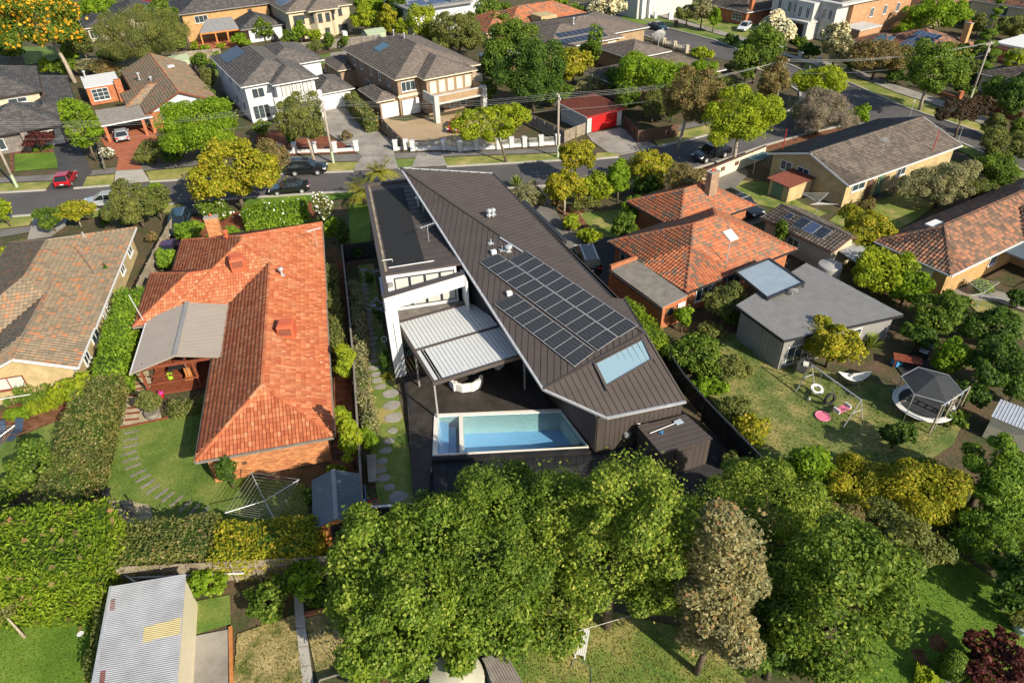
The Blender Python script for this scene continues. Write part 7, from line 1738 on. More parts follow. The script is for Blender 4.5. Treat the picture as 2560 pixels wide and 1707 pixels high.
fence([(1622, 920), (1720, 1020), (1806, 1108)], 1.95, 'black_timber', 'black fence at the right of the pool shed', cap='metal_dark')
fence([(1525, 790), (1570, 860), (1622, 920)], 1.6, 'black_timber', 'black fence behind the sprawling weeds', cap='metal_dark')
fence([(787, 563), (858, 553)], 1.9, 'black_timber', 'black screen gate across the side passage', name='screen_fence')
fence([(868, 264), (925, 322)], 1.6, 'timber_grey', 'weathered paling fence beside the tan forecourt')
fence([(1160, 236), (1230, 268), (1296, 301)], 1.6, 'timber_grey', 'grey paling fence left of the red door garage'); fence([(1296, 301), (1345, 282)], 1.6, 'paling', 'short paling fence joining the red door garage')
fence([(689, 99), (873, 79)], 1.7, 'timber_grey', 'paling fence behind the cream bay house shrubs'); fence([(393, 122), (505, 111)], 1.8, 'paling', 'paling fence behind the timber verandah garden'); fence([(168, 137), (245, 132)], 1.7, 'paling', 'paling fence below the silky oak')
fence([(440, 140), (492, 215)], 1.7, 'timber_grey', 'paling fence between cottage and white house'); fence([(616, 55), (650, 100)], 1.7, 'timber_grey', 'paling fence left of the cream bay house')
fence([(1436, 265), (1466, 300), (1560, 285)], 1.7, 'brown_paint', 'dark timber fence right of the red door garage', gapless=True)
fence([(845, 1165), (960, 1158)], 1.4, 'black_timber', 'black rear fence below the stepping stone lawn', cap='galvanised')
fence([(225, 330), (236, 372)], 1.2, 'timber_grey', 'low grey fence beside the upright pear tree')
fence([(2240, 215), (2350, 260)], 1.5, 'timber_red', 'reddish timber fence at the right border')
def pier_fence(us, mat, label, rail='white_paint', gaps=()):
    W = [site(u, v, .6) for u, v in us]
    root = thing('pier_fence', label, 'fence', (W[0].x, W[0].y, 0))
    for p in W:
        o = MB(frame(p.x, p.y, -8)).box(-.28, .28, -.28, .28, 0, 1.25).build('pier', mat, root)
        MB(frame(p.x, p.y, -8)).box(-.34, .34, -.34, .34, 1.25, 1.36).build('pier_cap', mat, o, root=root)
    for i, (a, b) in enumerate(zip(W, W[1:])):
        if i in gaps: continue
        d = (b - a).normalized(); a2, b2 = a + d * .3, b - d * .3
        MB().bar((a2.x, a2.y, .2), (b2.x, b2.y, .2), .2, .42).build('low_wall', mat, root)
        rl = MB().bar((a2.x, a2.y, 1.05), (b2.x, b2.y, 1.05), .03).bar((a2.x, a2.y, .5), (b2.x, b2.y, .5), .03); L = (b2 - a2).length
        for k in range(int(L / .16)): q = a2 + d * (k + .5) * .16; rl.bar((q.x, q.y, .45), (q.x, q.y, 1.1), .025)
        rl.build('railing', rail, root)
pier_fence([(642, 345), (676, 341), (722, 340), (769, 339), (818, 336)], 'render_white', 'white pier fence with iron railing before the white house', 'black_paint')
pier_fence([(908, 335), (932, 333)], 'render_white', 'pair of white piers between the two driveways', 'black_paint')
pier_fence([(947, 336), (1019, 334), (1056, 337), (1094, 334), (1145, 332), (1175, 328), (1205, 327), (1243, 324), (1281, 322)], 'render_white', 'long white pier fence with railings before the tan brick house', 'white_paint')
pier_fence([(1432, 14), (1447, 18), (1462, 23), (1474, 27), (1488, 31), (1506, 36)], 'render_white', 'white pier fence beyond the side street', 'white_paint')
pier_fence([(1500, 88), (1525, 97), (1550, 105), (1578, 114)], 'render_cream', 'cream pier fence along the side street', 'cream_paint')
pier_fence([(1792, 116), (1838, 130), (1882, 143)], 'render_stone', 'stone pier fence and gate before the grey mansion', 'black_paint')
pier_fence([(2205, 222), (2128, 195)], 'brick_orange', 'orange brick gate piers under the gum tree', 'black_paint')
r = thing('boundary_wall', 'cream rendered boundary wall by the street bend', 'wall', (kw(60, 54.5).x, kw(60, 54.5).y, 0), 17.5)
MB(K).prism([(57, 54.2), (70.5, 55.75), (70.5, 55.95), (57, 54.4)], 0, 1.6).build('wall_panel', 'cream_paint', r); MB(K).prism([(56.9, 54.15), (70.6, 55.7), (70.6, 56.0), (56.9, 54.45)], 1.603, 1.7).build('coping', 'brown_paint', r)
for i, x in enumerate((59.5, 62.2, 64.8)): MB(K).obox((x, 54.45 + i * .3, 1.0), (.7, .06, .5), 6.5).build('wall_vent', 'brown_paint', r)
r = thing('shade_sail', 'grey canvas awning behind the cream boundary wall', 'awning', (kw(67.5, 54).x, kw(67.5, 54).y, 0), 17.5)
MB(K).obox((67.3, 53.8, 1.75), (3.2, 1.6, .05), 6.5, ('X', -8)).build('canvas', 'fabric_teal', r)
for x, y in ((65.8, 53.2), (68.7, 53.5)): MB(K).tube([(x, y, 0), (x, y, 1.7)], .03, 6).build('post', 'galvanised', r)
tag(strip('brick_edging', [site(300, 862), site(262, 985), site(207, 1150)], .22, 'brick_orange', -.05, .10), 'red brick edging along the broad olive hedge', 'edging', kind='thing')
tag(strip('brick_edging', [site(262, 986), site(372, 963), site(385, 958)], .14, 'timber_red', -.05, .08), 'timber edging at the end of the gravel path', 'edging', kind='thing')
tag(strip('brick_edging', [site(702, 1412), site(785, 1394)], .22, 'brick_orange', -.05, .15), 'red brick edging of the vegetable bed', 'edging', kind='thing')
tag(strip('brick_edging', [site(530, 1440), site(533, 1590)], .18, 'timber_orange', -.05, .12), 'orange timber edging beside the concrete slab', 'edging', kind='thing')
# ------------------------------------------------------------------ power poles, wires, signs
tops = {}
def pole(key, p, h, label, arm_ang):
    r = thing('power_pole', label, 'power pole', (p.x, p.y, 0), 0, 'street power poles')
    MB(frame(p.x, p.y)).tube([(0, 0, -.1), (0, 0, h)], [.17, .11], 10).build('pole', 'pole_timber', r, smooth=True)
    MB(frame(p.x, p.y)).tube([(0, 0, .02), (0, 0, 1.6)], [.18, .175], 10).build('green_base', 'pale_green', r)
    M = frame(p.x, p.y, arm_ang)
    MB(M).box(-1.1, 1.1, -.05, .05, h - .45, h - .32).build('crossarm', 'pole_timber', r)
    T = []
    for x in (-1.0, -.4, .4, 1.0):
        MB(M).lathe([(.05, h - .32), (.07, h - .25), (.03, h - .16)], (x, 0, 0), 8).build('insulator', 'white_paint', r); T.append(M @ Vector((x, 0, h - .16)))
    MB(M).obox((.3, 0, h - 1.3), (.3, .25, .5)).build('junction_box', 'galvanised', r)
    T.append(M @ Vector((0, .12, h - 1.9))); tops[key] = T
pole(0, site(39, 430), 8.0, 'leftmost power pole with green painted foot at the left border', 85)
pole(1, site(766, 375), 8.0, 'power pole before the white house, beside the black four wheel drive', 82)
pole(2, site(1281, 361), 8.0, 'power pole at the end of the white pier fence', 85)
q = site(1802, 136, 7.8); pole(3, q, 7.8, 'power pole half hidden by the corner tree', 20)
pole(4, site(2228, 228), 8.2, 'leaning looking power pole at the upper right under the cypress', 20)
p0 = site(-250, 452); tops[-1] = [Vector((p0.x, p0.y, 7.6)) + Vector((0, y, 0)) for y in (-1, -.4, .4, 1, 0)]
p0 = site(2700, 330); tops[5] = [Vector((p0.x, p0.y, 7.6)) + Vector((x, 0, 0)) for x in (-1, -.4, .4, 1, 0)]
def wire(a, b, sag, label):
    pts = [a.lerp(b, t) + Vector((0, 0, -4 * sag * t * (1 - t))) for t in [i / 14 for i in range(15)]]
    o = MB(); o.tube(pts, .011, 4, False)
    tag(o.build('power_line', 'wire'), label, 'power line', 'overhead power lines')
for a, b, s, nm in ((-1, 0, .5, 'overhead wire running left out of the picture'), (0, 1, .9, 'overhead wire before the cottage and white house'), (1, 2, .7, 'overhead wire before the tan brick house'), (2, 3, .9, 'overhead wire above the red door garage'), (3, 4, .9, 'overhead wire across the road junction'), (4, 5, .9, 'overhead wire running right out of the picture')):
    for i in range(5):
        wire(tops[a][i], tops[b][i], s, nm + (', lowest strand' if i == 4 else ', %s of four upper strands' % ('nearest', 'second nearest', 'third nearest', 'farthest')[i]))
wire(tops[2][4], kw(50.5, 46.3, 4.8), .6, 'service wire from pole to the orange house')
def sign(p, h, label, plate=None, ang=0, mat='galvanised'):
    r = thing('street_sign', label, 'sign', (p.x, p.y, 0)); MB(frame(p.x, p.y)).tube([(0, 0, 0), (0, 0, h)], .035, 6).build('post', mat, r)
    if plate: MB(frame(p.x, p.y, ang)).box(-plate / 2, plate / 2, -.02, .02, h - .2, h).build('sign_plate', 'white_paint', r)
sign(site(2088, 273), 2.6, 'small street name sign at the road junction', .9, 40); sign(site(1810, 242), 2.5, 'thin sign post on the corner verge'); sign(site(1853, 188), 2.4, 'white street name blade beside the lime junction tree', .9, 70); sign(site(2200, 325), 2.3, 'thin sign post beyond the cream gable house')
r = thing('letterbox', 'dark letterbox standing on the near kerb of the side street', 'letterbox', (site(1552, 60).x, site(1552, 60).y, 0)); MB(frame(site(1552, 60).x, site(1552, 60).y)).box(-.3, .3, -.3, .3, 0, 1.0).box(-.34, .34, -.34, .34, 1.0, 1.08).build('bin_body', 'brown_paint', r)
r = thing('letterbox', 'white letterbox pillar at the path beyond the side street', 'letterbox', (site(1540, 45).x, site(1540, 45).y, 0)); MB(frame(site(1540, 45).x, site(1540, 45).y)).box(-.5, .5, -.3, .3, 0, 1.3).box(-.55, .55, -.35, .35, 1.3, 1.4).build('pillar', 'render_white', r)
# ------------------------------------------------------------------ vehicles
def carat(kind, paint, label, rear, front, **k):
    a, b = site(*rear, .7), site(*front, .7); c = (a + b) / 2
    return car(kind, paint, label, (c.x, c.y, 0.0), math.degrees(math.atan2(b.y - a.y, b.x - a.x)), **k)
carat('hatch', 'car_silver', 'silver hatchback parked under the grey carport', (281, 318), (277, 298)); carat('hatch', 'car_red', 'red hatchback parked on the verge crossing at the left', (144, 418), (157, 398))
carat('hatch', 'car_silver', 'silver blue hatchback on the road behind the olive shrub', (262, 456), (204, 461)); carat('suv', 'car_black', 'black four wheel drive parked on the far kerb', (662, 388), (750, 384), name='suv'); carat('sedan', 'car_black', 'black sedan parked behind the camellia hedge', (700, 425), (628, 432))
carat('suv', 'car_teal', 'dark teal wagon in the red house driveway', (420, 492), (402, 545)); carat('sedan', 'car_purple', 'purple car behind the teal wagon in the driveway', (395, 555), (372, 600)); carat('hatch', 'car_red', 'red car on the tan forecourt behind the lime tree', (1062, 276), (1038, 296))
carat('pickup', 'car_black', 'black pickup under the multi trunked lime tree', (1668, 342), (1600, 362), name='pickup'); carat('van', 'car_black', 'black people mover between the dark roof and orange house', (1358, 620), (1338, 570), name='van'); carat('pickup', 'car_black', 'black pickup with tray canopy and roof solar panel', (1662, 454), (1742, 494), name='pickup', canopy=True, rack=True)
carat('sedan', 'car_teal', 'dark green sedan on the side street', (1493, 54), (1532, 66)); carat('hatch', 'car_white', 'white hatchback behind a hedge beyond the side street', (1722, 55), (1698, 68)); carat('hatch', 'car_maroon', 'maroon car at the upper border behind the slate roof', (330, 2), (358, -2))
# ------------------------------------------------------------------ sheds and tanks
r = thing('corrugated_shed', 'long shed with silver corrugated iron roof at the lower left', 'shed', (site(320, 1450).x, site(320, 1450).y, 0))
S4 = [site(255, 1346, 2.45), site(427, 1317, 2.6), site(405, 1600, 2.6), site(208, 1600, 2.45)]
metal_roof(r, S4, S4[1] - S4[0], .11, 'zinc_sheet', (.075, .035), 7, 'roof_sheet')
sc4 = [Vector((p.x, p.y, 0)) for p in S4]; ce = sum(sc4, Vector()) / 4
MB().prism([(p + (ce - p) * .05)[:2] for p in sc4], 0, 2.35).build('wall', 'cream_paint', r)
def patch(a, b, c, d, mat, nm='roof_patch'):
    P = [site(*q, 2.55) for q in (a, b, c, d)]; n0 = (S4[1] - S4[0]).cross(S4[3] - S4[0]).normalized(); n0 = n0 if n0.z > 0 else -n0
    metal_roof(r, [p - n0 * ((p - S4[0]).dot(n0)) + n0 * .012 for p in P], S4[1] - S4[0], .11, mat, (.075, .035), 20, nm, off=.004, thick=.01)
patch((331, 1440), (418, 1418), (414, 1456), (328, 1475), 'zinc_yellow'); patch((254, 1375), (264, 1373), (262, 1398), (251, 1400), 'rust_sheet'); patch((230, 1540), (242, 1537), (238, 1572), (226, 1574), 'rust_sheet')
MB().bar(S4[0], S4[3], .14, .1).build('flashing', 'galvanised', r)
tag(MB().tube([site(268, 1308, 1.0), site(310, 1335, 1.0)], .05, 6).build('pvc_pipe', 'white_paint'), 'white plastic pipe leaning behind the corrugated shed', 'pipe'); tag(MB().bar(site(300, 1326, .9), site(560, 1316, .9), .07, .07).build('pvc_pipe', 'white_paint'), 'long white rail along the paling fence', 'pipe')
r = thing('garden_shed', 'small grey metal shed with timber gable beside the side fence', 'shed', (site(770, 1150).x, site(770, 1150).y, 0))
a0, a1, a2 = site(716, 1103, 2.0), site(765, 1078, 2.75), site(826, 1086, 2.0); b0, b1, b2 = site(719, 1217, 2.0), site(772, 1191, 2.75), site(831, 1195, 2.0)
metal_roof(r, [a0, a1, b1, b0], a1 - a0, .2, 'metal_teal', (.05, .03), 4, 'roof_sheet'); metal_roof(r, [a1, a2, b2, b1], a2 - a1, .2, 'metal_teal', (.05, .03), 4, 'roof_sheet'); MB().bar(a1, b1, .25, .05).build('ridge_flashing', 'metal_grey', r)
q4 = [Vector((p.x, p.y, 0)) for p in (a0, a2, b2, b0)]; ce = sum(q4, Vector()) / 4; MB().prism([(p + (ce - p) * .12)[:2] for p in q4], 0, 1.95).build('wall', 'timber_orange', r)
m0, m1 = Vector((b0.x, b0.y, 0)).lerp(ce, .115), Vector((b2.x, b2.y, 0)).lerp(ce, .115); mk = m0.lerp(m1, .48); gable(r, I4, m0[:2], m1[:2], mk[:2], 1.93, 2.6, 'timber_orange', t=.06); p = m0.lerp(m1, .5); MB(frame(p.x, p.y, 8)).box(-.45, .45, -.12, -.03, .05, 1.9).build('door', 'black_timber', r)
r = thing('water_tank', 'round cream water tank at the lower border', 'water tank', (site(1051, 1541, 2).x, site(1051, 1541, 2).y, 0)); p = site(1048, 1548, 2.0); MB(frame(p.x, p.y)).lathe([(1.35, 0), (1.35, 1.75), (1.28, 1.9), (.5, 2.15), (.02, 2.2)], seg=32).build('tank_body', 'tank_cream', r, smooth=False); MB(frame(p.x - .1, p.y + .75)).lathe([(.16, 1.95), (.16, 2.1)], seg=12).build('inlet', 'white_paint', r)
r = thing('lean_to_shed', 'small grey corrugated lean-to beside the cream tank', 'shed', (site(1155, 1540, 2).x, site(1155, 1540, 2).y, 0)); P = [site(1108, 1511, 2.1), site(1158, 1494, 2.1), site(1215, 1590, 1.9), site(1145, 1605, 1.9)]; metal_roof(r, P, P[2] - P[1], .13, 'timber_grey', (.08, .04), 4, 'roof_sheet'); q4 = [Vector((p.x, p.y, 0)) for p in P]; ce = sum(q4, Vector()) / 4; MB().prism([(p + (ce - p) * .1)[:2] for p in q4], 0, 1.8).build('wall', 'galvanised', r)
r = thing('garden_shed', 'cream sheet metal shed at the right border', 'shed', (site(2330, 960).x, site(2330, 960).y, 0)); P = [site(2276, 956, 1.9), site(2298, 916, 1.95), site(2400, 955, 1.95), site(2385, 1000, 1.9)]; metal_roof(r, P, P[1] - P[0], .2, 'galvanised', (.05, .03), 4, 'roof_sheet'); q4 = [Vector((p.x, p.y, 0)) for p in P]; ce = sum(q4, Vector()) / 4; MB().prism([(p + (ce - p) * .06)[:2] for p in q4], 0, 1.85).build('wall', 'cream_paint', r)
for (u, v, lb) in ((858, 72, 'pale green garden shed behind the taupe roof'), (404, 134, 'pale green garden shed behind the mossy roof')):
    p = site(u, v, 1.8); r = thing('garden_shed', lb, 'shed', (p.x, p.y, 0), 17.5); M = ROOTM[r]; MB(M).box(-2, 2, -1.5, 1.5, 0, 1.8).build('wall', 'pale_green', r); metal_roof(r, [M @ Vector(q) for q in ((-2.1, -1.6, 1.8), (2.1, -1.6, 1.8), (2.1, 0, 2.3), (-2.1, 0, 2.3))], M.to_3x3() @ Vector((0, 1, .3)), .25, 'pale_green', (.05, .03), 4, 'roof_sheet'); metal_roof(r, [M @ Vector(q) for q in ((-2.1, 1.6, 1.8), (2.1, 1.6, 1.8), (2.1, 0, 2.3), (-2.1, 0, 2.3))], M.to_3x3() @ Vector((0, 1, -.3)), .25, 'pale_green', (.05, .03), 4, 'roof_sheet')
r = thing('flat_shed', 'low flat white roofed shed beside the taupe roof', 'shed', (site(1148, 125, 2.4).x, site(1148, 125, 2.4).y, 0), 17.5); MB(ROOTM[r]).box(-3, 3, -2.2, 2.2, 0, 2.3).build('wall', 'brick_tan', r); MB(ROOTM[r]).box(-3.2, 3.2, -2.4, 2.4, 2.3, 2.5).build('roof', 'white_paint', r)
# ------------------------------------------------------------------ pool house furniture and garden
r = thing('sofa', 'curved white outdoor sofa under the louvred roof', 'sofa', (5.7, 40.6, .3), -8); M = ROOTM[r]
for i in range(5):
    a = math.radians(205 + i * 34); MB(M @ frame(math.cos(a) * .75, math.sin(a) * .55, math.degrees(a))).box(-.12, .38, -.36, .36, .08, .42).build('seat_cushion', 'fabric_white', r, bevel=.06); MB(M @ frame(math.cos(a) * 1.12, math.sin(a) * .85, math.degrees(a))).box(-.14, .14, -.42, .42, .05, .78).build('backrest', 'fabric_white', r, bevel=.07)
for i, (x, y, rr, lb) in enumerate(((6.5, 42.0, .7, 'round white coffee table with books beside the curved sofa'), (8.0, 42.4, .55, 'round white dining table under the louvred roof edge'), (8.5, 41.9, .5, 'small round white side table beneath the roof edge'))):
    r = thing('round_table', lb, 'table', (x, y, .3)); M = ROOTM[r]; MB(M).lathe([(rr, .36), (rr + .02, .4), (rr, .43)], seg=24).build('table_top', 'white_paint', r); MB(M).lathe([(rr * .5, 0), (.1, .1), (.1, .36)], seg=14).build('pedestal', 'white_paint', r)
    if i == 0: MB(M).obox((.1, 0, .45), (.3, .22, .04), 20).build('book', 'black_paint', r)
r = thing('ring_light', 'white ring lamp on a stake beside the agapanthus', 'lamp', (site(882, 779).x, site(882, 779).y, 0)); p = site(882, 779, .8)
mb = MB(Matrix.Translation((p.x, p.y, .8)) @ Matrix.Rotation(1.2, 4, 'X')); mb.tube([(math.cos(a) * .22, math.sin(a) * .22, 0) for a in [i * 2 * math.pi / 16 for i in range(17)]], .035, 6); mb.build('ring', 'white_paint', r); MB().tube([(p.x, p.y, 0), (p.x, p.y, .65)], .025, 6).build('stake', 'galvanised', r)
r = thing('stone_bench', 'long flat grey stone bench beside the dark side fence', 'bench', (site(854, 1072).x, site(854, 1072).y, 0)); P = [site(842, 1044, .42), site(864, 1042, .42), site(864, 1104, .42), site(846, 1106, .42)]; MB().prism([p[:2] for p in P], .3, .42).build('seat', 'concrete', r)
for t in (.2, .8): p = P[0].lerp(P[3], t).lerp(P[1].lerp(P[2], t), .5); MB(frame(p.x, p.y)).box(-.25, .25, -.2, .2, 0, .298).build('leg', 'stone_grey', r)
r = thing('basketball_hoop', 'basketball hoop with red ring on the side fence', 'basketball hoop', (site(850, 1190).x, site(850, 1190).y, 0)); c = site(866, 1150, 2.7); b = Vector((c.x - .55, c.y, 2.7))
MB().tube([(b.x - .15, b.y, 0), (b.x - .15, b.y, 3.0)], .06, 8).build('post', 'metal_blue', r); MB().box(b.x - .05, b.x, b.y - .75, b.y + .75, 2.55, 3.5).build('backboard', 'blue_glass', r); MB().box(b.x, b.x + .2, b.y - .1, b.y + .1, 2.62, 2.75).build('bracket', 'red_paint', r)
MB(Matrix.Translation((b.x + .45, b.y, 2.7))).tube([(math.cos(a) * .23, math.sin(a) * .23, 0) for a in [i * 2 * math.pi / 16 for i in range(17)]], .025, 6).build('ring', 'red_paint', r)
nt_ = MB(Matrix.Translation((b.x + .45, b.y, 2.7)))
for i in range(10): a = i * .628; nt_.tube([(math.cos(a) * .23, math.sin(a) * .23, 0), (math.cos(a + .3) * .13, math.sin(a + .3) * .13, -.42)], .008, 4)
nt_.build('net', 'fabric_white', r)
def tl(c, r_, x, y): return (c * 588 + x * .2519, r_ * 395 + y * .2519)
ST = [tl(1, 1, *q) for q in ((980, 893), (1020, 932), (1090, 905), (1015, 985), (1000, 1027), (985, 1070), (985, 1110), (990, 1155), (1000, 1210), (1005, 1260), (1010, 1305), (1020, 1350), (1025, 1390), (1035, 1430), (1045, 1475), (1065, 1520))] + [tl(1, 2, *q) for q in ((1060, 5), (1060, 55), (1060, 105), (1065, 160), (1070, 220), (1090, 280), (1105, 335), (1135, 390), (1225, 455), (1240, 560), (1255, 670), (1250, 790), (1215, 885), (1185, 970), (1150, 1070), (1140, 1150), (1165, 1225), (1215, 1305), (1300, 1395))]
ORD = 'first second third fourth fifth sixth seventh eighth ninth tenth eleventh twelfth thirteenth fourteenth fifteenth sixteenth seventeenth eighteenth nineteenth twentieth'.split()
def nth(i): return ORD[i] if i < 20 else ('twenty ' + ORD[i - 20] if i < 29 else ('thirtieth' if i == 29 else 'thirty ' + ORD[i - 30]))
for i, (u, v) in enumerate(ST):
    p = site(u, v); big = i in (1, 24, 25, 26, 34); rr = .62 if big else .38; sx = rng.uniform(1.0, 1.3)
    pts = [(p.x + rr * sx * math.cos(a) * rng.uniform(.85, 1.1), p.y + rr * .85 * math.sin(a) * rng.uniform(.85, 1.1)) for a in [k * math.pi / 5 for k in range(10)]]
    tag(MB().prism(pts, -.03, .035).build('stepping_stone', 'stone_grey'), ('large ' if big else '') + 'grey stepping stone, ' + nth(i) + ' from the street end of the side lawn', 'stepping stone', 'stepping stones in the side lawn')
SL = [(1270, 300, 5), (1255, 365, 5), (1245, 410, 5), (1235, 470, 6), (1225, 580, 6), (1215, 630, 8), (1205, 688, 8), (1200, 805, 14), (1190, 870, 14), (1190, 930, 14), (1180, 995, 22), (1195, 1055, 24), (1215, 1115, 28), (1260, 1175, 34), (1305, 1225, 38), (1350, 1275, 42), (1395, 1325, 46), (1470, 1365, 50), (1530, 1395, 52), (1610, 1430, 54), (1690, 1480, 58), (1770, 1510, 60), (1860, 1535, 66)]
for i, (x, y, a) in enumerate(SL):
    u, v = tl(0, 2, x, y); p = site(u, v); q = site(u + 20, v - 20 * math.tan(math.radians(a * .75))); an = math.degrees(math.atan2(q.y - p.y, q.x - p.x))
    tag(MB(frame(p.x, p.y, an)).box(-.5, .5, -.1, .1, -.04, .03).build('timber_sleeper', 'timber_grey' if i > 6 else 'timber_red'), 'timber sleeper step, ' + nth(i) + ' from the pergola', 'sleeper', 'timber sleeper path over gravel and lawn')
# ------------------------------------------------------------------ red house back garden
def hoist(p, R_, h, label, ang, mat='teal_plastic'):
    r = thing('clothes_hoist', label, 'clothes hoist', (p.x, p.y, 0), ang); M = ROOTM[r]
    MB(M).tube([(0, 0, 0), (0, 0, h)], .035, 8).build('post', 'galvanised', r)
    for k in range(4): a = k * math.pi / 2; MB(M).tube([(0, 0, h - .35), (math.cos(a) * R_, math.sin(a) * R_, h + .1)], .025, 6).build('arm', mat, r)
    w = MB(M)
    for j in range(2, 9):
        t = j / 8
        pts = [(math.cos(a) * R_ * t, math.sin(a) * R_ * t, h - .35 + .45 * t) for a in [k * math.pi / 2 for k in range(5)]]; w.tube(pts, .012, 4, False)
    w.build('line_wires', 'wire', r)
hoist(site(622, 1190), 2.3, 2.0, 'rotary clothes hoist behind the brick rear wall', 20, 'galvanised'); hoist(site(1871, 500), 2.0, 2.1, 'rotary clothes hoist beside the solar garage', 30, 'galvanised'); hoist(site(2240, 715), 2.0, 2.2, 'green rotary clothes hoist on the dry right hand lawn', 15, 'pale_green'); hoist(site(-12, 1070), 2.2, 2.0, 'clothes hoist cut by the left border near the deck chairs', 40, 'galvanised')
for i, (u, v, a) in enumerate(((8, 1003, 8), (46, 998, -8))):
    p = site(u, v); r = thing('deck_chair', ('navy reclining deck chair at the left border' if i == 0 else 'navy reclining deck chair beside its twin on the left lawn'), 'chair', (p.x, p.y, 0), a + 170); M = ROOTM[r]
    MB(M).obox((0, .15, .42), (.6, .6, .05), 0, ('X', 8)).build('seat', 'fabric_navy', r); MB(M).obox((0, -.4, .72), (.6, .8, .05), 0, ('X', -50)).build('backrest', 'fabric_navy', r); MB(M).obox((0, .75, .35), (.55, .5, .04)).build('leg_rest', 'fabric_navy', r)
    for x in (-.33, .33): MB(M).tube([(x, -.6, 0), (x, .4, .5)], .018, 5).build('leg', 'black_paint', r); MB(M).tube([(x, .5, 0), (x, -.3, .6)], .018, 5).build('leg', 'black_paint', r)
for i, (u, v, lb) in enumerate(((216, 1162, 'dark bird sculpture at the gravel bed corner'), (256, 1158, 'dark grey bird sculpture with tail, middle of the gravel bed'), (302, 1182, 'blue black bird sculpture at the right of the gravel bed'))):
    p = site(u, v); r = thing('bird_sculpture', lb, 'sculpture', (p.x, p.y, 0), 40 + i * 60, 'bird sculptures on the gravel bed'); M = ROOTM[r]
    MB(M @ Matrix.Translation((0, 0, .75)) @ Matrix.Rotation(math.pi / 2, 4, 'Y')).lathe([(.03, -.5), (.16, -.3), (.22, 0), (.15, .3), (.04, .45)], seg=12).build('body', 'cast_iron', r, smooth=True); MB(M).tube([(-.35, 0, .85), (-.5, 0, 1.15), (-.45, 0, 1.4)], [.08, .05, .06], 8).build('neck', 'cast_iron', r); MB(M).tube([(-.42, 0, 1.42), (-.6, 0, 1.38)], [.07, .01], 8).build('head', 'cast_iron', r)
    for y in (-.09, .09): MB(M).tube([(0, y, .6), (.03, y, .3), (0, y, 0)], .02, 6).build('leg', 'cast_iron', r); MB(M).box(-.12, .04, y - .03, y + .03, 0, .02).build('foot', 'cast_iron', r)
    MB(M).obox((.6, 0, .72), (.5, .3, .03), 0, ('Y', 12)).build('tail', 'cast_iron', r)
p = site(352, 957); r = thing('planter', 'half barrel planter with leafy shrub at the gravel path end', 'planter', (p.x, p.y, 0)); MB(ROOTM[r]).lathe([(.42, 0), (.52, .25), (.5, .5), (.42, .5), (.4, .45)], seg=16).build('barrel', 'timber_grey', r)
plant(342, 925, 24, 28, 'olive', 'leafy shrub growing in the half barrel planter', .5, cat='shrub')
hedge([(392, 935), (480, 912)], 1.0, .8, 'leaf_hedge_dull', 'low clipped hedge below the pergola deck', ls=.16)
p = site(392, 868, .2); r = thing('bucket', 'lime green bucket on the pergola deck', 'bucket', (p.x, p.y, .17)); MB(ROOTM[r]).lathe([(.18, 0), (.24, .42), (.21, .42), (.17, .05)], seg=16).build('bucket_body', 'lime_plastic', r)
p = site(373, 912, .2); r = thing('flower_pot', 'magenta flowers in a red pot at the deck corner', 'flower pot', (p.x, p.y, .17)); MB(ROOTM[r]).lathe([(.12, 0), (.17, .3), (.14, .3)], seg=12).build('pot', 'red_paint', r); d_ = rdir(60); V, Q = leaf_arrays(np.array([p.x, p.y, .62]) + d_ * .2, d_, .14, .8); np_mesh('blossom', V, Q, 'magenta_petal', r)
p = site(430, 852, 1.3); r = thing('hanging_chair', 'tan leather hanging chair in the pergola', 'chair', (p.x, p.y, .6)); MB(ROOTM[r]).obox((0, 0, .1), (.6, .6, .1)).obox((0, .3, .45), (.6, .1, .7)).build('seat', 'timber_orange', r); MB(ROOTM[r]).tube([(0, 0, .2), (0, .1, 2.1)], .02, 5).build('rope', 'wire', r)
p = site(408, 858, .2); r = thing('side_table', 'dark steel table on the pergola deck', 'table', (p.x, p.y, .17)); MB(ROOTM[r]).box(-.5, .5, -.35, .35, .68, .72).build('table_top', 'metal_dark', r)
for x, y in ((-.45, -.3), (.45, -.3), (.45, .3), (-.45, .3)): MB(ROOTM[r]).box(x - .025, x + .025, y - .025, y + .025, 0, .68).build('leg', 'metal_dark', r)
# ------------------------------------------------------------------ right hand yard
r = thing('trampoline', 'round trampoline with white rim and black shade canopy', 'trampoline', (site(2122, 925, .8).x, site(2122, 925, .8).y, 0)); M = ROOTM[r]; T_R = 2.05
MB(M).lathe([(1.65, .82), (2.05, .80), (2.05, .76), (1.65, .78)], seg=32, cap=False).build('rim_pad', 'fabric_white', r); MB(M).lathe([(.02, .79), (1.65, .79), (1.65, .77), (.02, .77)], seg=32).build('jumping_mat', 'fabric_black', r)
HX = [(math.cos(a) * 1.95, math.sin(a) * 1.95) for a in [k * math.pi / 3 + .3 for k in range(6)]]
for x, y in HX: MB(M).tube([(x, y, 0), (x, y, 2.5)], .03, 6).build('post', 'galvanised', r)
MB(M).add([(x, y, 2.5) for x, y in HX] + [(0, 0, 3.25)], [(i, (i + 1) % 6, 6) for i in range(6)]).build('shade_canopy', 'fabric_black', r)
MB(M).tube([(x, y, 2.5) for x, y in HX + HX[:1]], .025, 5).build('canopy_frame', 'galvanised', r)
mb = MB(M)
for i in range(0, 360, 6): a = math.radians(i); mb.tube([(math.cos(a) * 1.9, math.sin(a) * 1.9, .8), (math.cos(a) * 1.9, math.sin(a) * 1.9, 2.45)], .004, 3, False)
mb.build('net', 'fabric_black', r)
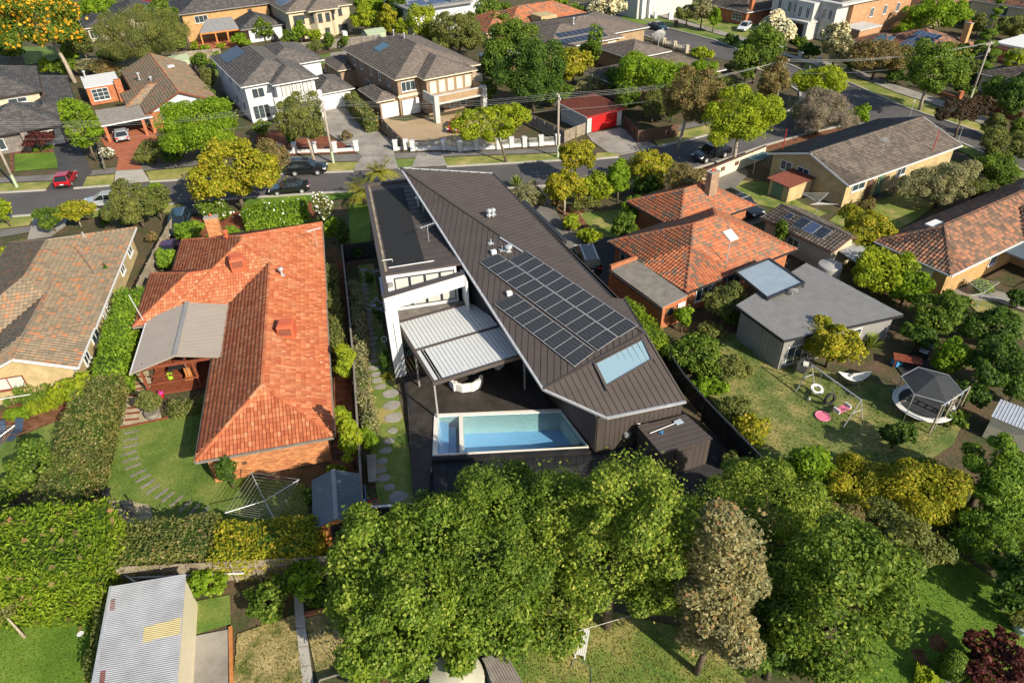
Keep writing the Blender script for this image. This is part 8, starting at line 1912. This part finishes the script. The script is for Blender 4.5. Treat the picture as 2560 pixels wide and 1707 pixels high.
r = thing('climbing_frame', 'timber post climbing frame with ladder behind the trampoline', 'climbing frame', (site(2195, 965).x, site(2195, 965).y, 0)); pb = [tl(3, 2, 1470, 815), tl(3, 2, 1575, 740), tl(3, 2, 1610, 715), tl(3, 2, 1720, 640)]; pw = [site(*q) for q in pb]
for p in pw: MB().tube([(p.x, p.y, 0), (p.x, p.y, 2.6)], .07, 8).build('post', 'paling', r)
MB().bar((pw[0].x, pw[0].y, 2.5), (pw[3].x, pw[3].y, 2.5), .06).build('beam', 'galvanised', r)
for i in range(7): MB().bar((pw[1].x, pw[1].y, .35 + .32 * i), (pw[2].x, pw[2].y, .35 + .32 * i), .05).build('rung', 'galvanised', r)
sa, sb = site(*tl(3, 2, 400, 190), 2.2), site(*tl(3, 2, 850, 510), 2.2); d = (sb - sa).normalized(); s = Vector((-d.y, d.x, 0))
r = thing('swing_set', 'long grey steel swing set frame on the dry lawn', 'swing set', (sa.x, sa.y, 0)); MB().tube([sa, sb], .05, 8).build('top_bar', 'galvanised', r)
for e in (sa, sb):
    for sg in (-1, 1): MB().tube([e, e + s * sg * .95 - Vector((0, 0, 2.2))], .035, 6).build('leg', 'galvanised', r)
    MB().tube([e + s * .45 - Vector((0, 0, 1.05)), e - s * .45 - Vector((0, 0, 1.05))], .025, 6).build('brace', 'galvanised', r)
def hung(t, label, kind):
    p = sa.lerp(sb, t); r = thing('swing', label, 'swing', (p.x, p.y, 0))
    if kind == 'bench':
        for x in (-.35, .35): MB().tube([p + d * x * .6, p + d * x - Vector((0, 0, 1.7))], .02, 5).build('chain', 'wire', r)
        MB(frame(p.x, p.y, math.degrees(math.atan2(d.y, d.x)))).box(-.25, .25, -.5, .5, .45, .53).build('seat', 'pink_plastic', r); MB(frame(p.x, p.y, math.degrees(math.atan2(d.y, d.x)))).box(-.27, .27, -.6, -.5, .45, .75).box(-.27, .27, .5, .6, .45, .75).build('backrest', 'white_paint', r)
    else:
        MB().tube([p, p - Vector((0, 0, 1.45))], .015, 5).build('chain', 'wire', r); mt_ = 'fabric_white' if kind == 'disc' else 'rubber'; tilt = 0.25 if kind == 'disc' else 1.35
        MB(Matrix.Translation(p - Vector((0, 0, 1.6))) @ Matrix.Rotation(tilt, 4, 'X')).lathe([(.28, -.08), (.45, -.08), (.48, 0), (.45, .08), (.28, .08)], seg=20, cap=False).build('tyre', mt_, r)
hung(.22, 'white round nest swing hanging from the steel frame', 'disc'); hung(.5, 'black tyre swing hanging from the steel frame', 'tyre'); hung(.75, 'pink and white bench glider on the steel swing frame', 'bench')
r = thing('hammock', 'striped hammock on a dark stand behind the swings', 'hammock', (site(1962, 870).x, site(1962, 870).y, 0)); ha, hb = site(*tl(3, 2, 645, 265), 1.2), site(*tl(3, 2, 945, 262), 1.2); sl = (hb - ha).normalized(); ss = Vector((-sl.y, sl.x, 0)); vs = []; fs = []
for i in range(11):
    t = i / 10; c = ha.lerp(hb, t) - Vector((0, 0, .55 * 4 * t * (1 - t))); w = .05 + .42 * math.sin(math.pi * t) ** .6
    vs += [c + ss * w + Vector((0, 0, .12)), c, c - ss * w + Vector((0, 0, .12))]
    if i: o = 3 * (i - 1); fs += [(o, o + 1, o + 4, o + 3), (o + 1, o + 2, o + 5, o + 4)]
MB().add(vs, fs).build('hammock_bed', 'fabric_white', r)
for e in (ha, hb): m_ = ha.lerp(hb, .5); MB().tube([e, Vector((e.x, e.y, 0)).lerp(Vector((m_.x, m_.y, 0)), .35)], .03, 6).build('stand_leg', 'black_paint', r)
MB().bar(Vector((ha.x, ha.y, .04)).lerp(Vector((hb.x, hb.y, .04)), .3), Vector((ha.x, ha.y, .04)).lerp(Vector((hb.x, hb.y, .04)), .7), .06).build('stand_base', 'black_paint', r)
p = site(*tl(3, 2, 1440, 90)); r = thing('barbecue', 'blue grey covered barbecue with side shelf', 'barbecue', (p.x, p.y, 0), 30); M = ROOTM[r]; MB(M).box(-.75, .75, -.35, .35, .05, .85).build('cabinet', 'metal_dark', r); MB(M).prism([(-.7, -.35), (.7, -.35), (.7, .35), (-.7, .35)], .85, 1.25).build('hood', 'metal_teal', r, bevel=.12); MB(M).box(-1.3, -.75, -.3, .3, .82, .87).build('side_shelf', 'galvanised', r); MB(M).tube([(-.6, -.42, 1.05), (.6, -.42, 1.05)], .025, 6).build('handle', 'chrome', r)
p = site(*tl(3, 2, 1250, 200)); r = thing('timber_table', 'weathered red brown timber table beside the barbecue', 'table', (p.x, p.y, 0), -35); M = ROOTM[r]
for i in range(5): MB(M).box(-1.0, 1.0, -.5 + i * .2, -.32 + i * .2, .7, .74).build('board', 'timber_red', r)
for x, y in ((-.85, -.4), (.85, -.4), (.85, .4), (-.85, .4)): MB(M).box(x - .04, x + .04, y - .04, y + .04, 0, .7).build('leg', 'timber_red', r)
tag(MB(frame(*site(*tl(3, 2, 1170, 185))[:2], 10)).box(-.35, .35, -.25, .25, 0, .45).box(-.37, .37, -.27, .27, .45, .5).build('storage_tub', 'blue_plastic'), 'blue plastic tub under the timber table', 'tub')
for (x, y, a, lb) in ((770, 375, 20, 'grey slatted chair in front of the hammock'), (1210, 625, -10, 'grey slatted chair in front of the trampoline')):
    p = site(*tl(3, 2, x, y)); r = thing('garden_chair', lb, 'chair', (p.x, p.y, 0), a); M = ROOTM[r]
    for i in range(4): MB(M).box(-.28, .28, -.25 + i * .13, -.15 + i * .13, .42, .45).build('slat', 'timber_grey', r)
    for i in range(4): MB(M).box(-.28, .28, .27, .3, .5 + i * .11, .58 + i * .11).build('slat', 'timber_grey', r)
    for x_, y_ in ((-.26, -.22), (.26, -.22), (.26, .25), (-.26, .25)): MB(M).box(x_ - .02, x_ + .02, y_ - .02, y_ + .02, 0, .42).build('leg', 'timber_grey', r)
p = site(*tl(3, 2, 320, 250)); r = thing('garden_swing', 'black canopy swing seat with cushions at the extension corner', 'swing seat', (p.x, p.y, 0), 35); M = ROOTM[r]; MB(M).box(-.9, .9, -.3, .3, .45, .55).build('seat', 'fabric_black', r); MB(M).box(-.9, .9, .3, .4, .55, 1.05).build('backrest', 'fabric_black', r); MB(M).obox((.2, 0, .62), (.5, .4, .12), 15).build('cushion', 'fabric_white', r)
for x in (-1, 1): MB(M).tube([(x, -.5, 0), (x, 0, 1.7), (x, .6, 0)], .03, 6).build('frame', 'black_paint', r)
MB(M).tube([(-1, 0, 1.7), (1, 0, 1.7)], .03, 6).build('frame', 'black_paint', r)
p = site(*tl(3, 2, 495, 662)); tag(MB(frame(p.x, p.y)).lathe([(.5, .02), (.55, .08), (.5, .12), (.45, .08)], seg=20).build('wading_dish', 'pink_plastic'), 'round pink plastic disc on the dry lawn', 'disc')
for (x, y, c_, lb) in ((368, 515, 'fabric_white', 'small white ball with red mark on the lawn'), (1375, 682, 'metal_blue', 'pale ball left of the pair under the trampoline'), (1408, 680, 'fabric_white', 'pale ball right of the pair under the trampoline'), (1140, 440, 'blue_plastic', 'small blue ball near the trampoline')):
    p = site(*tl(3, 2, x, y)); tag(MB(Matrix.Translation((p.x, p.y, .13))).lathe([(.01, -.13), (.09, -.095), (.13, 0), (.09, .095), (.01, .13)], seg=12).build('ball', c_, smooth=True), lb, 'ball', 'balls on the lawn')
# ------------------------------------------------------------------ lower yards
p = site(1336, 1483); r = thing('garden_bench', 'white slatted garden bench on the lower lawn', 'bench', (p.x, p.y, 0), 62); M = ROOTM[r]
for i in range(6): MB(M).box(-.75, .75, -.3 + i * .1, -.22 + i * .1, .42, .45).build('slat', 'white_paint', r)
for x in (-.7, .7):
    for y in (-.26, .22): MB(M).box(x - .03, x + .03, y - .03, y + .03, 0, .42).build('leg', 'white_paint', r)
for i in range(3): MB(M).box(-.75, .75, .28, .31, .5 + i * .13, .58 + i * .13).build('slat', 'white_paint', r)
r = thing('clothes_line', 'rusty clothes line post with wire on the lower lawn', 'clothes line', (site(1322, 1500).x, site(1322, 1500).y, 0)); p = site(1322, 1500); MB(ROOTM[r]).tube([(0, 0, 0), (0, 0, 2.1)], .04, 8).build('post', 'rust_sheet', r); MB(ROOTM[r]).tube([(-3.2, 1.4, 2.0), (0, 0, 2.05), (4, .2, 2.0)], .012, 4).build('line_wires', 'wire', r); MB(ROOTM[r]).lathe([(.14, 1.2), (.17, 1.5), (.14, 1.5)], (.2, 0, 0), 12).build('peg_bucket', 'white_paint', r)
pts = [site(*q, .03) for q in ((1312, 1530), (1316, 1516), (1330, 1514), (1345, 1524), (1356, 1532), (1358, 1560), (1355, 1600))]; tag(MB().tube(pts, .02, 6).build('garden_hose', 'green_paint'), 'green garden hose lying on the lower lawn', 'hose')
r = thing('raised_bed', 'raised vegetable bed with climbing stakes at the lower border', 'garden bed', (site(820, 1550).x, site(820, 1550).y, 0)); P = [site(728, 1580, .5), site(735, 1560, .5), site(895, 1512, .5), site(900, 1580, .5)]
for a in range(3): MB().bar(P[a] - Vector((0, 0, .25)), P[a + 1] - Vector((0, 0, .25)), .05, .5).build('board', 'timber_grey', r)
MB().prism([p[:2] for p in P], .02, .42).build('soil', 'garden_soil', r)
for i, (x, y) in enumerate(((848, 1432), (965, 1385), (1070, 1370), (1160, 1330), (930, 1450), (1040, 1440), (1130, 1420))): p = site(588 + x * .2502, 1176 + y * .2502, 1.9); MB().tube([(p.x, p.y, 0), (p.x, p.y, 1.9)], .02, 6).build('stake', 'timber_red', r)
plant(850, 1560, 45, 24, 'mid', 'tomato plants between stakes in the raised bed', .4, cat='shrub', dens=.6); plant(890, 1535, 18, 22, 'bright', 'tall leafy plant at the raised bed corner', .4, cat='shrub', dens=.6)
r = thing('cat_bowl', 'white scrap beside the trunk on the lower left lawn', 'scrap', (site(186, 1457).x, site(186, 1457).y, 0)); MB(ROOTM[r]).lathe([(.12, 0), (.18, .1), (.14, .1)], seg=12).build('bowl_body', 'white_paint', r)
plant(-2, 1400, 40, 30, 'olive', 'small pale trunked tree at the lower left border', 1.2, bark='bark_pale', dens=.5, lean=(.8, -.8))
r = thing('patio_planter', 'grey tub with flowering plant at the right border', 'planter', (site(2345, 1445).x, site(2345, 1445).y, 0)); MB(ROOTM[r]).lathe([(.4, 0), (.5, .45), (.44, .45)], seg=16).build('tub', 'metal_blue', r); plant(2345, 1425, 22, 20, 'olive', 'plant in the grey tub at the right border', .4, cat='shrub')
